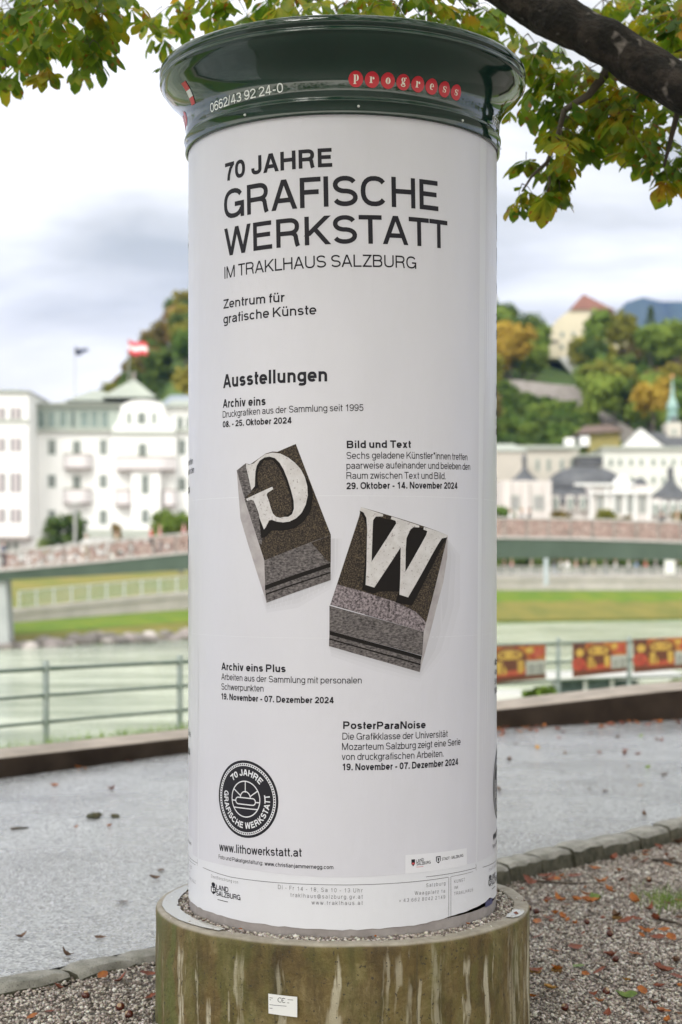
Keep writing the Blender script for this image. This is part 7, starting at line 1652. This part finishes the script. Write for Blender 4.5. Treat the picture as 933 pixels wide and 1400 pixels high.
# opened spiky husks
husk_m = mat('conker_husk', (.36, .22, .07), (.17, .09, .03), 40, .8)
def husk(x, y, s, label):
    bm = bmesh.new(); bmesh.ops.create_uvsphere(bm, u_segments=16, v_segments=10, radius=.024); bmesh.ops.delete(bm, geom=[v for v in bm.verts if v.co.z > .007], context='VERTS')
    for v in bm.verts: v.co *= 1 + .12*mnoise.noise(v.co*110)
    m = MB(); m.add([tuple(v.co + Vector((x, y, gravel_z(x) + .022))) for v in bm.verts], [[v.index for v in f.verts] for f in bm.faces]); r = random.Random(int(x*100))
    for k in range(40):
        d = Vector((r.gauss(0, 1), r.gauss(0, 1), -abs(r.gauss(0, 1)) + .2)).normalized(); c = Vector((x, y, gravel_z(x) + .022)); m.tube([c + d*.023, c + d*.030], [.0018, .0003], 4, cap=False)
    bm.free(); tag(m.build('chestnut_husk', husk_m, None, smooth=True), label, 'husk')
gx = lambda X, Y: (lambda t_: ((650 + X/3.18 - MIDX)/FPX*t_, t_))((EYE + .1)*FPX/(960 + Y/3.18 - HORIZON))
husk(*gx(260, 1185), 1, 'yellow brown opened chestnut husk on the gravel close to the ring'); husk(*gx(355, 1180), 1, 'orange brown chestnut husk right of the yellow one on the gravel'); husk(*gx(615, 950), 1, 'brown chestnut husk in the middle of the right gravel')
# twigs and leaf stalks
tw = mat('dark_twig', (.035, .028, .022), (.08, .06, .045), 30, .85)
def twig(pts, r0, label):
    m = MB(); m.tube([(x, y, z) for x, y, z in pts], [r0]*(len(pts)-1) + [r0*.4], 7); tag(m.build('twig', tw, None, smooth=True), label, 'twig')
def tpts(l, z=None): return [(*gx(X, Y), -.1 + .016 + .006*(i % 2)) for i, (X, Y) in enumerate(l)]
twig(tpts([(215, 790), (300, 796), (400, 800), (512, 803)]), .006, 'long dark twig lying on the gravel just behind the ring')
twig(tpts([(800, 958), (850, 972), (905, 985)]), .008, 'dark stick on the gravel at the right edge')
twig(tpts([(770, 697), (830, 704), (900, 715), (960, 722)]), .010, 'thick dark twig on the gravel under the kerb at the right')
twig(tpts([(505, 1200), (530, 1212), (560, 1228), (600, 1250)]), .0035, 'thin reddish leaf stalk on the gravel')
rx = lambda X, Y: (lambda t_: ((0 + X/2.827 - MIDX)/FPX*t_, t_, .006))(EYE*FPX/(1040 + Y/2.827 - HORIZON))
twig([rx(42, 267), rx(78, 264), rx(112, 262)], .009, 'dark twig lying on the wet road at the left')
clod = mat('dark_leaf_clump', (.035, .04, .02), (.07, .06, .03), 25, .9)
for X, Y, s, lab in ((367, 221, .05, 'dark mossy clump on the wet road left of the column'), (447, 219, .032, 'small dark clump right of the larger one on the wet road')):
    bm = bmesh.new(); bmesh.ops.create_icosphere(bm, subdivisions=3, radius=s)
    for v in bm.verts: v.co *= 1 + .5*mnoise.noise(v.co*38); v.co.z *= .45
    me = bpy.data.meshes.new('moss_clump'); bm.to_mesh(me); bm.free(); me.materials.append(clod); o = bpy.data.objects.new('moss_clump', me); C.objects.link(o); p = rx(X, Y); o.location = (p[0], p[1], s*.3); tag(o, lab, 'moss')
# grass: tuft on the gravel and the strip behind the wall
gr_m = mat('grass_blades', (.10, .20, .03), (.22, .30, .06), 6, .6, transl=.3)
def blades(name, spots, h, m_):
    V, F = [], []; r = random.Random(31)
    for x, y, z in spots:
        a = r.uniform(0, 6.28); l = h*r.uniform(.5, 1.2); ln = r.uniform(.2, .9)*l; w_ = .0022*(h/.05)**.6; dx, dy = math.cos(a), math.sin(a); b0 = len(V)
        V.extend([(x - dy*w_, y + dx*w_, z), (x + dy*w_, y - dx*w_, z), (x + dx*ln*.35 + dy*w_*.8, y + dy*ln*.35 - dx*w_*.8, z + l*.6), (x + dx*ln*.35 - dy*w_*.8, y + dy*ln*.35 + dx*w_*.8, z + l*.6), (x + dx*ln, y + dy*ln, z + l)]); F.extend([(b0, b0+1, b0+2, b0+3), (b0+3, b0+2, b0+4)])
    me = bpy.data.meshes.new(name); me.from_pydata(V, [], F); me.materials.append(m_); o = bpy.data.objects.new(name, me); C.objects.link(o); return tag(o, kind='stuff')
cx_, cy_ = gx(840, 870); r = random.Random(6)
blades('grass', [(cx_ + r.gauss(0, .085), cy_ + r.gauss(0, .14), -.105) for k in range(520)], .045, gr_m)
sp_ = []
for k in range(9000):
    x = r.uniform(-5.2, -.9); sp_.append((x, lerp_tab(WALL, x) + r.uniform(.62, 2.6), 0))
sp_ = [(x, y, terrain(x, y)) for x, y, z in sp_]
blades('bank_grass', sp_, .30, gr_m)
